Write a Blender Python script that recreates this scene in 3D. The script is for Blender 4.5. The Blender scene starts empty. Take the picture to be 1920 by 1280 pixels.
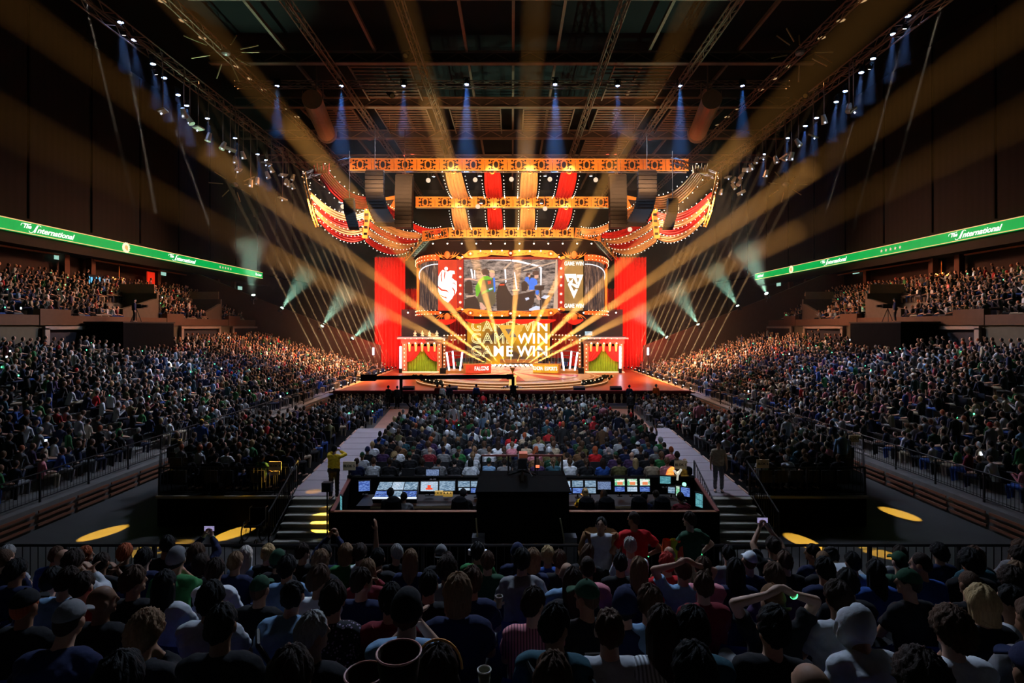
import bpy, bmesh, math, random
import numpy as np
from mathutils import Vector, Matrix, Euler, Quaternion

R = math.radians
rnd = random.Random(7)
SC = bpy.context.scene
COL = SC.collection

# ---------------------------------------------------------------- camera, world, exposure
CAM_Z = 6.7
F = 1000.0
cam_data = bpy.data.cameras.new('camera')
cam = bpy.data.objects.new('camera', cam_data)
COL.objects.link(cam)
SC.camera = cam
cam.location = (0, 0, CAM_Z)
cam.rotation_euler = (math.pi/2, 0, 0)
cam_data.sensor_width = 36
cam_data.lens = 36*F/1920
cam_data.shift_y = -28/1920
cam_data.clip_start = 0.05
cam_data.clip_end = 400
world = bpy.data.worlds.new('world')
SC.world = world
world.use_nodes = True
world.node_tree.nodes['Background'].inputs[0].default_value = (0.35, 0.45, 0.7, 1)
world.node_tree.nodes['Background'].inputs[1].default_value = 0.0
vs = SC.view_settings
vs.view_transform = 'Standard'
vs.look = 'None'
vs.exposure = 0.0
vs.gamma = 1.0
vs.use_curve_mapping = False
cy = SC.cycles
cy.max_bounces = 4
cy.diffuse_bounces = 2
cy.glossy_bounces = 2
cy.transmission_bounces = 3
cy.volume_bounces = 0
cy.transparent_max_bounces = 12
cy.sample_clamp_indirect = 3.0
cy.sample_clamp_direct = 60.0
cy.use_adaptive_sampling = True
cy.adaptive_threshold = 0.02
cy.caustics_reflective = False
cy.caustics_refractive = False

def W(px, py, Y):
    """point of the hall at depth Y that the camera sees at a photograph pixel"""
    return Vector(((px-960)/F*Y, Y, CAM_Z+(612-py)/F*Y))

def GX(px, py, z=0.0):
    """point on the level z below the horizon"""
    Y = (CAM_Z-z)*F/(py-612)
    return Vector(((px-960)/F*Y, Y, z))

# ---------------------------------------------------------------- added area washes in place of rig lamps
def aim(o, p, q):
    o.location = p
    o.rotation_euler = (Vector(q)-Vector(p)).to_track_quat('-Z', 'Y').to_euler()

def spot_light(p, q, power, color, deg, blend=.3, radius=.1, parent=None, name='spot_lamp'):
    l = bpy.data.lights.new(name, 'SPOT')
    l.energy = power; l.color = color; l.spot_size = R(deg); l.spot_blend = blend; l.shadow_soft_size = radius
    o = bpy.data.objects.new(name, l)
    COL.objects.link(o)
    aim(o, p, q)
    if parent is not None:
        o.parent = parent
        o.matrix_parent_inverse = Matrix.Translation(-parent.location)
    return o

def area_light(p, q, power, color, sx, sy, name='added_wash', spread=180):
    l = bpy.data.lights.new(name, 'AREA')
    l.energy = power; l.color = color; l.shape = 'RECTANGLE'; l.size = sx; l.size_y = sy; l.spread = R(spread)
    o = bpy.data.objects.new(name, l)
    COL.objects.link(o)
    aim(o, p, q)
    return o

# warm stage wash, added area lamps without fixtures
area_light((0, 50, 17), (0, 58, 1), 1500, (1, .55, .3), 20, 3, spread=110)
area_light((0, 62, 8), (0, 62, 1), 500, (1, .66, .45), 18, 6, spread=120)
area_light((0, 40, 14), (0, 60, 13), 1600, (1, .45, .18), 22, 2, spread=80)      # onto the gold scenery
area_light((0, 42, 18), (0, 52, 20.5), 1300, (1, .5, .22), 24, 1, spread=80)
for s in (-1, 1):
    area_light((s*13.5, 62, 3), (s*16, 70, 9), 650, (1, .12, .09), 3, 3, spread=100)   # red wash on the tall curtains
    area_light((s*15, 62, 15), (s*16, 70, 6), 450, (1, .16, .12), 3, 3, spread=100)
    area_light((s*9, 62, 6.5), (s*11.4, 66, 2.5), 170, (1, .8, .6), 4, 1, spread=120)
    area_light((s*13, 58, 14), (s*20, 56, 3), 2600, (1, .45, .22), 3, 2, spread=70)    # warm spill on the stands by the stage
    area_light((s*12, 50, 19), (s*24, 42, 3), 1500, (1, .6, .42), 2, 2, spread=80)
    area_light((s*8, 44, 24), (s*24, 31, 2), 850, (.55, .72, 1), 1.5, 1.5, spread=64)
    area_light((s*12, 56, 22), (s*34, 46, 9), 1000, (1, .42, .22), 3, 3, spread=60)
    area_light((s*17, 42, 16), (s*15, 52, 17), 1300, (1, .5, .25), 4, 2, spread=90)
    area_light((s*12, 52, 23), (s*12, 56, 29), 150, (1, .36, .15), 8, 3, spread=120)   # added up-light on the roof steel
area_light((0, 36, 25), (0, 29, 0), 1900, (.66, .76, 1), 4, 3, spread=84)
area_light((0, 6, 21), (0, 21, 1), 110, (.7, .8, 1), 2, 1, spread=36)           # added cool lamp to brighten the block signs
area_light((0, 20, 19), (0, 5.5, 2.5), 320, (.62, .76, 1), 3, 1, spread=62)            # added dim cool wash on the end block

# ---------------------------------------------------------------- materials
MATS = {}
def newmat(name):
    m = bpy.data.materials.new(name)
    m.use_nodes = True
    nt = m.node_tree
    nt.nodes.clear()
    out = nt.nodes.new('ShaderNodeOutputMaterial')
    return m, nt, out

def mat(name, col=(.5, .5, .5), rough=.7, metal=0., emit=0., noise=.15, scale=3., bump=0., sampling=None):
    if name in MATS: return MATS[name]
    m, nt, out = newmat(name)
    b = nt.nodes.new('ShaderNodeBsdfPrincipled')
    nt.links.new(b.outputs[0], out.inputs[0])
    b.inputs['Roughness'].default_value = rough
    b.inputs['Metallic'].default_value = metal
    b.inputs['Specular IOR Level'].default_value = .3 if rough < .95 else .03
    c = (*col, 1)
    if noise > 0:
        tc = nt.nodes.new('ShaderNodeTexCoord')
        n = nt.nodes.new('ShaderNodeTexNoise')
        n.inputs['Scale'].default_value = scale; n.inputs['Detail'].default_value = 4
        nt.links.new(tc.outputs['Object'], n.inputs['Vector'])
        r = nt.nodes.new('ShaderNodeMapRange')
        r.inputs['To Min'].default_value = 1-noise; r.inputs['To Max'].default_value = 1+noise
        nt.links.new(n.outputs['Fac'], r.inputs['Value'])
        mx = nt.nodes.new('ShaderNodeVectorMath'); mx.operation = 'SCALE'
        mx.inputs[0].default_value = col
        nt.links.new(r.outputs[0], mx.inputs['Scale'])
        nt.links.new(mx.outputs[0], b.inputs['Base Color'])
        if bump:
            bp = nt.nodes.new('ShaderNodeBump'); bp.inputs['Strength'].default_value = bump; bp.inputs['Distance'].default_value = .02
            nt.links.new(n.outputs['Fac'], bp.inputs['Height']); nt.links.new(bp.outputs[0], b.inputs['Normal'])
    else:
        b.inputs['Base Color'].default_value = c
    if emit:
        b.inputs['Emission Color'].default_value = c
        if emit >= .8:
            for l_ in list(b.inputs['Base Color'].links): nt.links.new(l_.from_socket, b.inputs['Emission Color']); nt.links.remove(l_)
            b.inputs['Base Color'].default_value = (.01, .01, .01, 1)
        b.inputs['Emission Strength'].default_value = emit
        m.cycles.emission_sampling = sampling or ('NONE' if emit > 1.5 else 'AUTO')
    MATS[name] = m
    return m

def objmat(name, rough=.85, strand=False, scale=30., amt=.3, bump=.4):
    """cloth, skin or hair that takes its colour from the object"""
    if name in MATS: return MATS[name]
    m, nt, out = newmat(name)
    b = nt.nodes.new('ShaderNodeBsdfPrincipled')
    nt.links.new(b.outputs[0], out.inputs[0])
    b.inputs['Roughness'].default_value = rough
    b.inputs['Specular IOR Level'].default_value = .25
    oi = nt.nodes.new('ShaderNodeObjectInfo')
    tc = nt.nodes.new('ShaderNodeTexCoord')
    mp = nt.nodes.new('ShaderNodeMapping')
    if strand: mp.inputs['Scale'].default_value = (1, 1, .12)
    n = nt.nodes.new('ShaderNodeTexNoise'); n.inputs['Scale'].default_value = scale; n.inputs['Detail'].default_value = 5
    nt.links.new(tc.outputs['Object'], mp.inputs[0]); nt.links.new(mp.outputs[0], n.inputs['Vector'])
    r = nt.nodes.new('ShaderNodeMapRange'); r.inputs['To Min'].default_value = 1-amt; r.inputs['To Max'].default_value = 1+amt
    nt.links.new(n.outputs['Fac'], r.inputs['Value'])
    mx = nt.nodes.new('ShaderNodeVectorMath'); mx.operation = 'SCALE'
    nt.links.new(oi.outputs['Color'], mx.inputs[0]); nt.links.new(r.outputs[0], mx.inputs['Scale'])
    nt.links.new(mx.outputs[0], b.inputs['Base Color'])
    bp = nt.nodes.new('ShaderNodeBump'); bp.inputs['Strength'].default_value = bump; bp.inputs['Distance'].default_value = .01
    nt.links.new(n.outputs['Fac'], bp.inputs['Height']); nt.links.new(bp.outputs[0], b.inputs['Normal'])
    MATS[name] = m
    return m

def vcolmat(name, emit=0., rough=.8):
    m, nt, out = newmat(name)
    b = nt.nodes.new('ShaderNodeBsdfPrincipled'); nt.links.new(b.outputs[0], out.inputs[0])
    b.inputs['Roughness'].default_value = rough
    a = nt.nodes.new('ShaderNodeAttribute'); a.attribute_name = 'Col'
    nt.links.new(a.outputs['Color'], b.inputs['Base Color'])
    MATS[name] = m
    return m

def haze_mat(d, aniso=.1):
    k = 'haze %g %g' % (d, aniso)
    if k in MATS: return MATS[k]
    m, nt, out = newmat(k)
    v = nt.nodes.new('ShaderNodeVolumeScatter'); v.inputs['Density'].default_value = d; v.inputs['Anisotropy'].default_value = aniso
    nt.links.new(v.outputs[0], out.inputs['Volume'])
    MATS[k] = m
    return m

M_black = mat('black cloth', (.006, .006, .007), .95)
M_dark = mat('dark metal', (.018, .017, .018), .55, .3)
M_steel = mat('roof steel', (.22, .14, .1), .55, .3)
M_rig = mat('rig aluminium', (.35, .33, .32), .4, .8)
M_gold = mat('gold scenery', (.8, .27, .04), .45, .25, bump=.3, scale=6)
M_goldl = mat('bright gold', (1, .55, .16), .35, .3)
M_red = mat('red velvet', (.7, .025, .018), .9, noise=.3)
M_redd = mat('dark red paint', (.16, .015, .02), .6)
M_cream = mat('cream satin', (.95, .62, .3), .6)
M_wood = mat('gold wood', (.62, .33, .12), .5, bump=.2)
M_conc = mat('concrete', (.16, .15, .14), .85, noise=.25, bump=.3)
M_brown = mat('brown parapet', (.1, .055, .035), .8)
M_white = mat('white paint', (.7, .68, .64), .6)
M_bulb = mat('warm bulb', (1, .6, .32), emit=5, noise=0)
M_bulbw = mat('white bulb', (1, .86, .72), emit=6, noise=0)
M_blue = mat('blue lens', (.35, .5, 1), emit=30, noise=0)
M_amber = mat('amber lens', (1, .75, .45), emit=25, noise=0)
M_green = mat('green lens', (.55, 1, .8), emit=20, noise=0)
M_tube = mat('white tube light', (.85, .82, 1), emit=5, noise=0)

# ---------------------------------------------------------------- mesh building
class MB:
    def __init__(s): s.v = []; s.f = []; s.mi = []
    def add(s, vs, fs, mi=0):
        o = len(s.v)
        s.v.extend([tuple(v) for v in vs]); s.f.extend([tuple(i+o for i in f) for f in fs]); s.mi.extend([mi]*len(fs))
        return s
    def box(s, c, size, rot=None, mi=0):
        c = Vector(c); hx, hy, hz = [a/2 for a in size]
        vs = [Vector((x*hx, y*hy, z*hz)) for z in (-1, 1) for y in (-1, 1) for x in (-1, 1)]
        if rot is not None: vs = [rot @ v for v in vs]
        return s.add([v+c for v in vs], [(0, 2, 3, 1), (4, 5, 7, 6), (0, 1, 5, 4), (2, 6, 7, 3), (0, 4, 6, 2), (1, 3, 7, 5)], mi)
    def lohi(s, lo, hi, mi=0):
        return s.box([(a+b)/2 for a, b in zip(lo, hi)], [abs(b-a) for a, b in zip(lo, hi)], None, mi)
    def tube(s, p, q, r1, r2=None, n=8, mi=0, cap=True):
        p = Vector(p); q = Vector(q); r2 = r1 if r2 is None else r2
        d = (q-p)
        if d.length < 1e-6: return s
        z = d.normalized(); x = z.orthogonal().normalized(); y = z.cross(x)
        vs = []
        for c, r in ((p, r1), (q, r2)):
            for i in range(n):
                a = 2*math.pi*i/n
                vs.append(c+x*(r*math.cos(a))+y*(r*math.sin(a)))
        fs = [(i, (i+1) % n, n+(i+1) % n, n+i) for i in range(n)]
        if cap: fs += [tuple(range(n))[::-1], tuple(range(n, 2*n))]
        return s.add(vs, fs, mi)
    def beam(s, p, q, w, h, mi=0):
        p = Vector(p); q = Vector(q); d = q-p; z = d.normalized()
        up = Vector((0, 0, 1)) if abs(z.z) < .95 else Vector((0, 1, 0))
        x = z.cross(up).normalized(); y = x.cross(z)
        vs = [c+x*(a*w/2)+y*(b*h/2) for c in (p, q) for b in (-1, 1) for a in (-1, 1)]
        return s.add(vs, [(0, 1, 3, 2), (4, 6, 7, 5), (0, 4, 5, 1), (2, 3, 7, 6), (0, 2, 6, 4), (1, 5, 7, 3)], mi)
    def path(s, pts, r, n=6, mi=0):
        for a, b in zip(pts, pts[1:]): s.tube(a, b, r, r, n, mi)
        return s
    def grid(s, rows, closed=False, mi=0):
        nr = len(rows); nc = len(rows[0]); vs = [p for r in rows for p in r]
        fs = [(i*nc+j, i*nc+(j+1) % nc, (i+1)*nc+(j+1) % nc, (i+1)*nc+j) for i in range(nr-1) for j in range(nc if closed else nc-1)]
        return s.add(vs, fs, mi)
    def lathe(s, prof, c=(0, 0, 0), n=16, mi=0):
        c = Vector(c)
        return s.grid([[c+Vector((r*math.cos(2*math.pi*i/n), r*math.sin(2*math.pi*i/n), z)) for i in range(n)] for r, z in prof], True, mi)
    def ell(s, c, r, n=10, m=6, mi=0):
        c = Vector(c); rows = []
        for j in range(m+1):
            t = math.pi*j/m
            rows.append([c+Vector((r[0]*math.sin(t)*math.cos(2*math.pi*i/n), r[1]*math.sin(t)*math.sin(2*math.pi*i/n), -r[2]*math.cos(t))) for i in range(n)])
        return s.grid(rows, True, mi)
    def octa(s, c, r, mi=0):
        c = Vector(c)
        return s.add([c+Vector(d)*r for d in ((1, 0, 0), (0, 1, 0), (-1, 0, 0), (0, -1, 0), (0, 0, 1), (0, 0, -1))],
                     [(0, 1, 4), (1, 2, 4), (2, 3, 4), (3, 0, 4), (1, 0, 5), (2, 1, 5), (3, 2, 5), (0, 3, 5)], mi)
    def prism(s, pts, n, depth, mi=0):
        """pts: 3d polygon, extruded along n by depth"""
        pts = [Vector(p) for p in pts]; n = Vector(n)*depth; k = len(pts)
        s.add(pts+[p+n for p in pts], [tuple(range(k)), tuple(range(k, 2*k))[::-1]]+[(i, i+k, (i+1) % k+k, (i+1) % k) for i in range(k)], mi)
        return s
    def mesh(s, name, mats, smooth=False):
        me = bpy.data.meshes.new(name)
        me.from_pydata(s.v, [], s.f)
        for m in (mats if isinstance(mats, (list, tuple)) else [mats]): me.materials.append(m)
        if any(s.mi): me.polygons.foreach_set('material_index', s.mi)
        if smooth: me.polygons.foreach_set('use_smooth', [True]*len(me.polygons))
        me.update()
        return me
    def build(s, name, mats, parent=None, smooth=False, kind=None):
        return put(name, s.mesh(name, mats, smooth), parent, kind=kind)

def put(name, mesh, parent=None, loc=None, kind=None, mw=None):
    o = bpy.data.objects.new(name, mesh)
    COL.objects.link(o)
    if parent is not None:
        o.parent = parent
        if mw is None and loc is None: o.matrix_parent_inverse = PINV(parent)
    if loc is not None: o.location = loc
    if mw is not None: o.matrix_local = mw
    if kind: o['kind'] = kind
    return o

def PINV(p):
    return WM(p).inverted()

def WM(o):
    m = Matrix.LocRotScale(o.location, o.rotation_euler, o.scale)
    if o.parent is not None:
        m = WM(o.parent) @ o.matrix_parent_inverse @ m
    return m

def empty(name, loc=(0, 0, 0), rz=0.):
    o = bpy.data.objects.new(name, None)
    COL.objects.link(o)
    o.location = loc; o.rotation_euler = (0, 0, rz)
    o.empty_display_size = .1
    return o

LABELS = {}
def tag(o, label, cat, group=None, kind=None):
    o['label'] = label; o['category'] = cat
    if group: o['group'] = group
    if kind: o['kind'] = kind
    return o

def struct(name, mb, m, smooth=False):
    o = mb.build(name, m, None, smooth); o['kind'] = 'structure'
    return o

def copy_tree(o, parent=None):
    c = o.copy(); COL.objects.link(c)
    if parent is not None: c.parent = parent
    for ch in list(o.children): copy_tree(ch, c)
    return c

ORD = ['first', 'second', 'third', 'fourth', 'fifth', 'sixth', 'seventh', 'eighth', 'ninth', 'tenth', 'eleventh', 'twelfth', 'thirteenth', 'fourteenth', 'fifteenth', 'sixteenth', 'seventeenth', 'eighteenth', 'nineteenth', 'twentieth']
def ordn(i):
    if i < 20: return ORD[i]
    t = ['twenty', 'thirty', 'forty', 'fifty', 'sixty', 'seventy', 'eighty', 'ninety'][(i+1)//10-2]
    r = (i+1) % 10
    return (t[:-1]+'ieth') if r == 0 else t+'-'+ORD[r-1]

def text_mesh(s, size, m, extrude=.01, shear=0., outline=0., align='CENTER', bold=0., spacing=1., sx=1.):
    c = bpy.data.curves.new('lettering', 'FONT')
    c.body = s; c.size = size; c.align_x = align; c.align_y = 'CENTER'; c.shear = shear; c.space_character = spacing
    c.resolution_u = 3
    if outline:
        c.fill_mode = 'NONE'; c.bevel_depth = outline; c.bevel_resolution = 0
    else:
        c.extrude = extrude; c.offset = bold
    o = bpy.data.objects.new('lettering', c)
    me = bpy.data.meshes.new_from_object(o)
    me.name = 'lettering'
    me.materials.clear(); me.materials.append(m)
    if sx != 1.:
        for v in me.vertices: v.co.x *= sx
    bpy.data.objects.remove(o)
    return me

FACE_CAM = Matrix.Rotation(math.pi/2, 4, 'X')      # lettering plane that faces the end block
def put_text(s, size, m, parent, loc, basis=FACE_CAM, **kw):
    me = text_mesh(s, size, m, **kw)
    o = bpy.data.objects.new('lettering', me); COL.objects.link(o)
    o.parent = parent
    o.matrix_local = PINV(parent) @ Matrix.Translation(Vector(loc)) @ basis
    return o

def flatpoly(mb, pts, Y, T, mi=0, d=.02):
    """an outline given in picture pixels of a flat screen that stands at depth Y"""
    P = [W(*T(x, y), Y) for x, y in pts]
    mb.prism(P, (0, 1, 0), d, mi)
# ================================================================= SETTING
def bowl_pt(t, d):
    """inner edge of the seating bowl, t<0 left side .. t>0 right; returns (x, y, outward normal, z0, slope)"""
    s = -1 if t < 0 else 1
    u = abs(t)
    L1 = 9.0; arc = 6.7*math.pi/2
    if u <= L1:
        return (s*u, 9.3-d, (0, -1), 0.0)
    if u <= L1+arc:
        a = (u-L1)/6.7
        return (s*(9+(6.7+d)*math.sin(a)), 16-(6.7+d)*math.cos(a), (s*math.sin(a), -math.cos(a)), min(1, a/(math.pi/2)*1.6))
    return (s*(15.7+d), 16+(u-L1-arc), (s, 0), 1.0)
ARC0 = 9+6.7*math.pi/2
def bowl_z(k, b):
    """floor height of row k; b 0 at the end block, 1 along the sides"""
    zf = 2.35+.27*k; zs = .8+.262*k
    return zf*(1-b)+zs*b
def bowl_d(k, b): return (1.9+.85*k)*(1-b)+(1.3+.8*k)*b
T_END = ARC0+46.
def bowl_strip(ts, f0, f1):
    return [f0(t) for t in ts], [f1(t) for t in ts]

m, nt, out = newmat('arena floor')
b_ = nt.nodes.new('ShaderNodeBsdfPrincipled'); nt.links.new(b_.outputs[0], out.inputs[0])
tc = nt.nodes.new('ShaderNodeTexCoord'); n1 = nt.nodes.new('ShaderNodeTexNoise'); n1.inputs['Scale'].default_value = .5; n1.inputs['Detail'].default_value = 8; n1.inputs['Distortion'].default_value = 1.
nt.links.new(tc.outputs['Object'], n1.inputs['Vector'])
cr = nt.nodes.new('ShaderNodeValToRGB'); cr.color_ramp.elements[0].color = (.03, .029, .028, 1); cr.color_ramp.elements[1].color = (.075, .072, .068, 1)
nt.links.new(n1.outputs['Fac'], cr.inputs[0]); nt.links.new(cr.outputs[0], b_.inputs['Base Color']); b_.inputs['Roughness'].default_value = .6
MATS['floor'] = m
struct('floor', MB().lohi((-40, -6, -.2), (40, 96, 0)), m)

m, nt, out = newmat('wall drape')
b_ = nt.nodes.new('ShaderNodeBsdfPrincipled'); nt.links.new(b_.outputs[0], out.inputs[0])
b_.inputs['Roughness'].default_value = .95
tc = nt.nodes.new('ShaderNodeTexCoord'); wv = nt.nodes.new('ShaderNodeTexWave'); wv.bands_direction = 'Y'; wv.inputs['Scale'].default_value = .5; wv.inputs['Distortion'].default_value = 1.
nt.links.new(tc.outputs['Object'], wv.inputs['Vector'])
cr = nt.nodes.new('ShaderNodeValToRGB'); cr.color_ramp.elements[0].color = (.006, .005, .0045, 1); cr.color_ramp.elements[1].color = (.009, .0075, .007, 1)
nt.links.new(wv.outputs['Fac'], cr.inputs[0]); nt.links.new(cr.outputs[0], b_.inputs['Base Color'])
M_drape = m
for s, nm in ((-1, 'left'), (1, 'right')):
    w = struct('wall_'+nm, MB().lohi((s*36.3, -6, 14.5), (s*37, 96, 31)).lohi((s*38.5, -6, 0), (s*39, 96, 14.6)), M_drape)
    for i in range(12):
        p = MB().box((s*36.25, 22+i*6, 22.8), (.12, .1, 16)).build('drape_seam', M_black, w)
struct('wall_back', MB().lohi((-39, 95, 0), (39, 96, 31)), M_drape)
struct('ceiling', MB().lohi((-39, -6, 31), (39, 96, 31.5)), mat('ceiling deck', (.005, .005, .006), .9))

# ---- seating bowl terraces
def ts_range(a, b, n): return [a+(b-a)*i/n for i in range(n+1)]
TS = ts_range(-T_END, -ARC0, 4)+ts_range(-ARC0, -9, 14)[1:]+ts_range(-9, 9, 4)[1:]+ts_range(9, ARC0, 14)[1:]+ts_range(ARC0, T_END, 4)[1:]
def bp(t, d, z): x, y, n, b = bowl_pt(t, d); return Vector((x, y, z))
def bb(t): return bowl_pt(t, 0)[3]
mb = MB()
NR = 16
rows = []
rows.append([bp(t, 0, 0) for t in TS])
rows.append([bp(t, 0, bowl_z(0, bb(t))-.05) for t in TS])
for k in range(NR):
    def dk(t, k=k): return bowl_d(k, bb(t))
    rows.append([bp(t, (dk(t)-.55) if k else (bowl_d(0, bb(t))-.55), bowl_z(k-1, bb(t)) if k else bowl_z(0, bb(t))-.05) for t in TS])
    rows.append([bp(t, dk(t)-.55, bowl_z(k, bb(t))) for t in TS])
rows.append([bp(t, bowl_d(NR, bb(t)), bowl_z(NR-1, bb(t))) for t in TS])
mb.grid(rows)
struct('floor_lower_tier', mb, M_conc)
# upper tiers
UP_X, UP_Z = 30.6, 7.0
for s, nm in ((-1, 'left'), (1, 'right')):
    mb = MB()
    for k in range(8):
        mb.lohi((s*(UP_X+.8*k), 10, 6.2), (s*(UP_X+.8*k+.8), 64, UP_Z+.42*k))
    mb.lohi((s*37, 10, 6.2), (s*39, 64, UP_Z+.42*7+.02))
    struct('floor_upper_tier_'+nm, mb, M_conc)
    # front wall of the upper tier: brown parapet and the dark wall below it
    mb = MB().lohi((s*30.3, 10, 6.8), (s*30.65, 64, 7.45))
    for y0 in (46.8, 34.2, 57):   # the raised ends beside each stair mouth
        mb.lohi((s*30.25, y0, 6.8), (s*30.7, y0+2.4, 7.85))
    struct('wall_%s_parapet' % nm, mb, M_brown)
    mb = MB().lohi((s*30.45, 10, 0), (s*30.8, 64, 6.8))
    struct('wall_%s_concourse' % nm, mb, mat('concourse wall', (.09, .085, .06), .8))
    # pale frames of the concourse mouths
    for i, (y0, y1) in enumerate(((24, 31.2), (34.4, 46.4), (48.6, 55.2), (57.5, 63.5))):
        mb = MB().lohi((s*30.1, y0, 6.5), (s*30.3, y1, 6.72)).lohi((s*30.1, y0, 4.2), (s*30.3, y0+.35, 6.6)).lohi((s*30.1, y1-.35, 4.6), (s*30.3, y1, 6.6))
        struct('trim_%d' % (i+1+(4 if s > 0 else 0)), mb, mat('pale frame', (.3, .25, .22), .6))
        struct('mouth_dark_%d' % (i+1+(4 if s > 0 else 0)), MB().lohi((s*30.35, y0+.35, 4.2), (s*30.44, y1-.35, 6.5)), mat('dark mouth', (.03, .03, .04), .8))  # dark sheet stands in for the shade inside the open mouth
    # end wall that slopes down towards the stage
    P = [Vector((s*16.6, 67, 0)), Vector((s*16.6, 67, 4.3)), Vector((s*30, 63, 10.0)), Vector((s*38, 61, 13.6)), Vector((s*38, 61, 0))]
    mb = MB().prism(P, (0, 1, 0), .5)
    struct('wall_%s_end' % nm, mb, mat('end wall brown', (.07, .036, .022), .85))
    # boxes at the back of the upper tier
    mb = MB().lohi((s*36.2, 8, 12.75), (s*38.6, 80, 13.4)).lohi((s*36.2, 8, 14.45), (s*38.6, 80, 14.6)).lohi((s*36.35, 8, 13.4), (s*38.6, 80, 14.5))
    struct('wall_%s_fascia' % nm, mb, mat('fascia', (.02, .018, .017), .8))
    mb = MB()
    for y in (30, 38.5, 44.8, 47.6, 56.5, 62, 68, 72):
        struct('column_'+nm, MB().box((s*37.6, y, 11.4), (.5, .5, 2.9)), mat('box column', (.11, .045, .028), .7))
    mb = MB().lohi((s*37.3, 24, 12.55), (s*37.5, 44, 12.68)).lohi((s*37.3, 47.6, 12.55), (s*37.5, 66, 12.68))
    struct('trim_%d' % (9 if s < 0 else 10), mb, mat('copper strip', (.3, .12, .06), .5))
    struct('wall_%s_box_back' % nm, MB().lohi((s*38.3, 8, 9.9), (s*38.5, 80, 12.8)), mat('box back', (.025, .012, .009), .8))

# ---- vomitory wedges and camera booths in the stands
for s in (-1, 1):
    sd = 'left' if s < 0 else 'right'
    for i, (y0, y1) in enumerate(((42.5, 46.8), (54, 57))):
        x0 = s*31
        P = [Vector((x0, y0, 7.0)), Vector((x0, y1, 7.0)), Vector((x0, y1, 9.2)), Vector((x0, y0, 8.1))]
        t = empty('stair_mouth', (s*32, (y0+y1)/2, 7.0))
        for PP in (P, [p+Vector((s*3, 0, .6)) for p in P]): MB().prism(PP, (s, 0, 0), .3).build('side_wall', mat('wedge concrete', (.09, .075, .06), .8), t)
        MB().lohi((s*31, y1-.25, 7), (s*34.2, y1, 9.6)).build('back_wall', mat('wedge concrete', (.09, .075, .06), .8), t)
        MB().lohi((s*31.2, y1-.3, 9.6), (s*34.2, y1-.25, 10.4)).build('glass_screen', mat('dim glass', (.2, .15, .1), .2), t)
        tag(t, '%s concrete stair mouth in the %s upper stand' % (('camera-side', 'stage-side')[i], sd), 'stair mouth', 'concrete stair mouths of the upper stands')
    t = empty('camera_booth', (s*29, 40.3, 4.8))
    MB().lohi((s*27.4, 37.6, 3.6), (s*30.1, 43.2, 6.95)).build('box', M_black, t)
    MB().lohi((s*27.35, 37.5, 6.95), (s*30.15, 43.3, 7.05)).build('top', M_dark, t)
    tag(t, 'tall black camera booth under the parapet of the %s stand' % sd, 'booth', 'black camera booths')
    t = empty('camera_tripod', (s*28.6, 40.6, 7.05))
    for a in range(3):
        MB().tube((s*28.6, 40.6, 8.1), (s*28.6+.4*math.cos(a*2.1), 40.6+.4*math.sin(a*2.1), 7.05), .025, n=5).build('leg', M_dark, t)
    MB().box((s*28.5, 40.6, 8.25), (.7, .3, .32)).tube((s*28.1, 40.6, 8.25), (s*27.75, 40.6, 8.25), .1, n=8).build('camera', M_dark, t)
    tag(t, 'broadcast camera on tripod on the %s black booth' % sd, 'camera')
    # chandelier and screens in the boxes
    for i, y in enumerate((33, 50.5) if s < 0 else (46.2, 33.5)):
        t = empty('chandelier', (s*37.2, y, 11.0))
        q = MB().tube((s*37.2, y, 12.4), (s*37.2, y, 11.3), .03)
        for a in range(8):
            q.tube((s*37.2, y, 11.3), (s*37.2+.35*math.cos(a*.785), y+.6*math.sin(a*.785), 11.05), .02, n=4)
        q.build('frame', M_gold, t)
        q = MB()
        for a in range(8): q.octa((s*37.2+.35*math.cos(a*.785), y+.6*math.sin(a*.785), 11.1+(a % 3)*.1), .06)
        q.build('bulb_ring', mat('box bulb', (1, .3 if s > 0 else .55, .15), emit=5, noise=0), t)
        tag(t, 'small lit chandelier in the %s boxes, %s of the two' % (sd, ('nearer', 'farther')[i] if s < 0 else ('farther', 'nearer')[i]), 'chandelier')
t = tag(empty('television', (-37, 47.8, 10.6)), 'blue-lit television in the left boxes above the upper stand', 'television')
MB().lohi((-37.2, 46.4, 10.2), (-37.1, 49.4, 11.3)).build('housing', M_dark, t)
mbx = MB()
for i in range(9): mbx.box((-37.05, 46.7+.3*i, 10.75+.1*math.sin(i*2.3)), (.02, .2, .5+.25*math.cos(i*1.7)))
mbx.build('screen', mat('tv blue', (.12, .5, .85), emit=1.3, noise=.6, scale=4), t)
t = tag(empty('banner', (-37.1, 54.8, 10.6)), 'narrow red lit banner at the left boxes', 'banner')
MB().lohi((-37.2, 54.3, 10.0), (-37.1, 55.4, 12.3)).build('cloth', mat('red banner', (.8, .03, .01), emit=.5), t)  # cloth glows by itself in place of light falling on it

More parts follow.
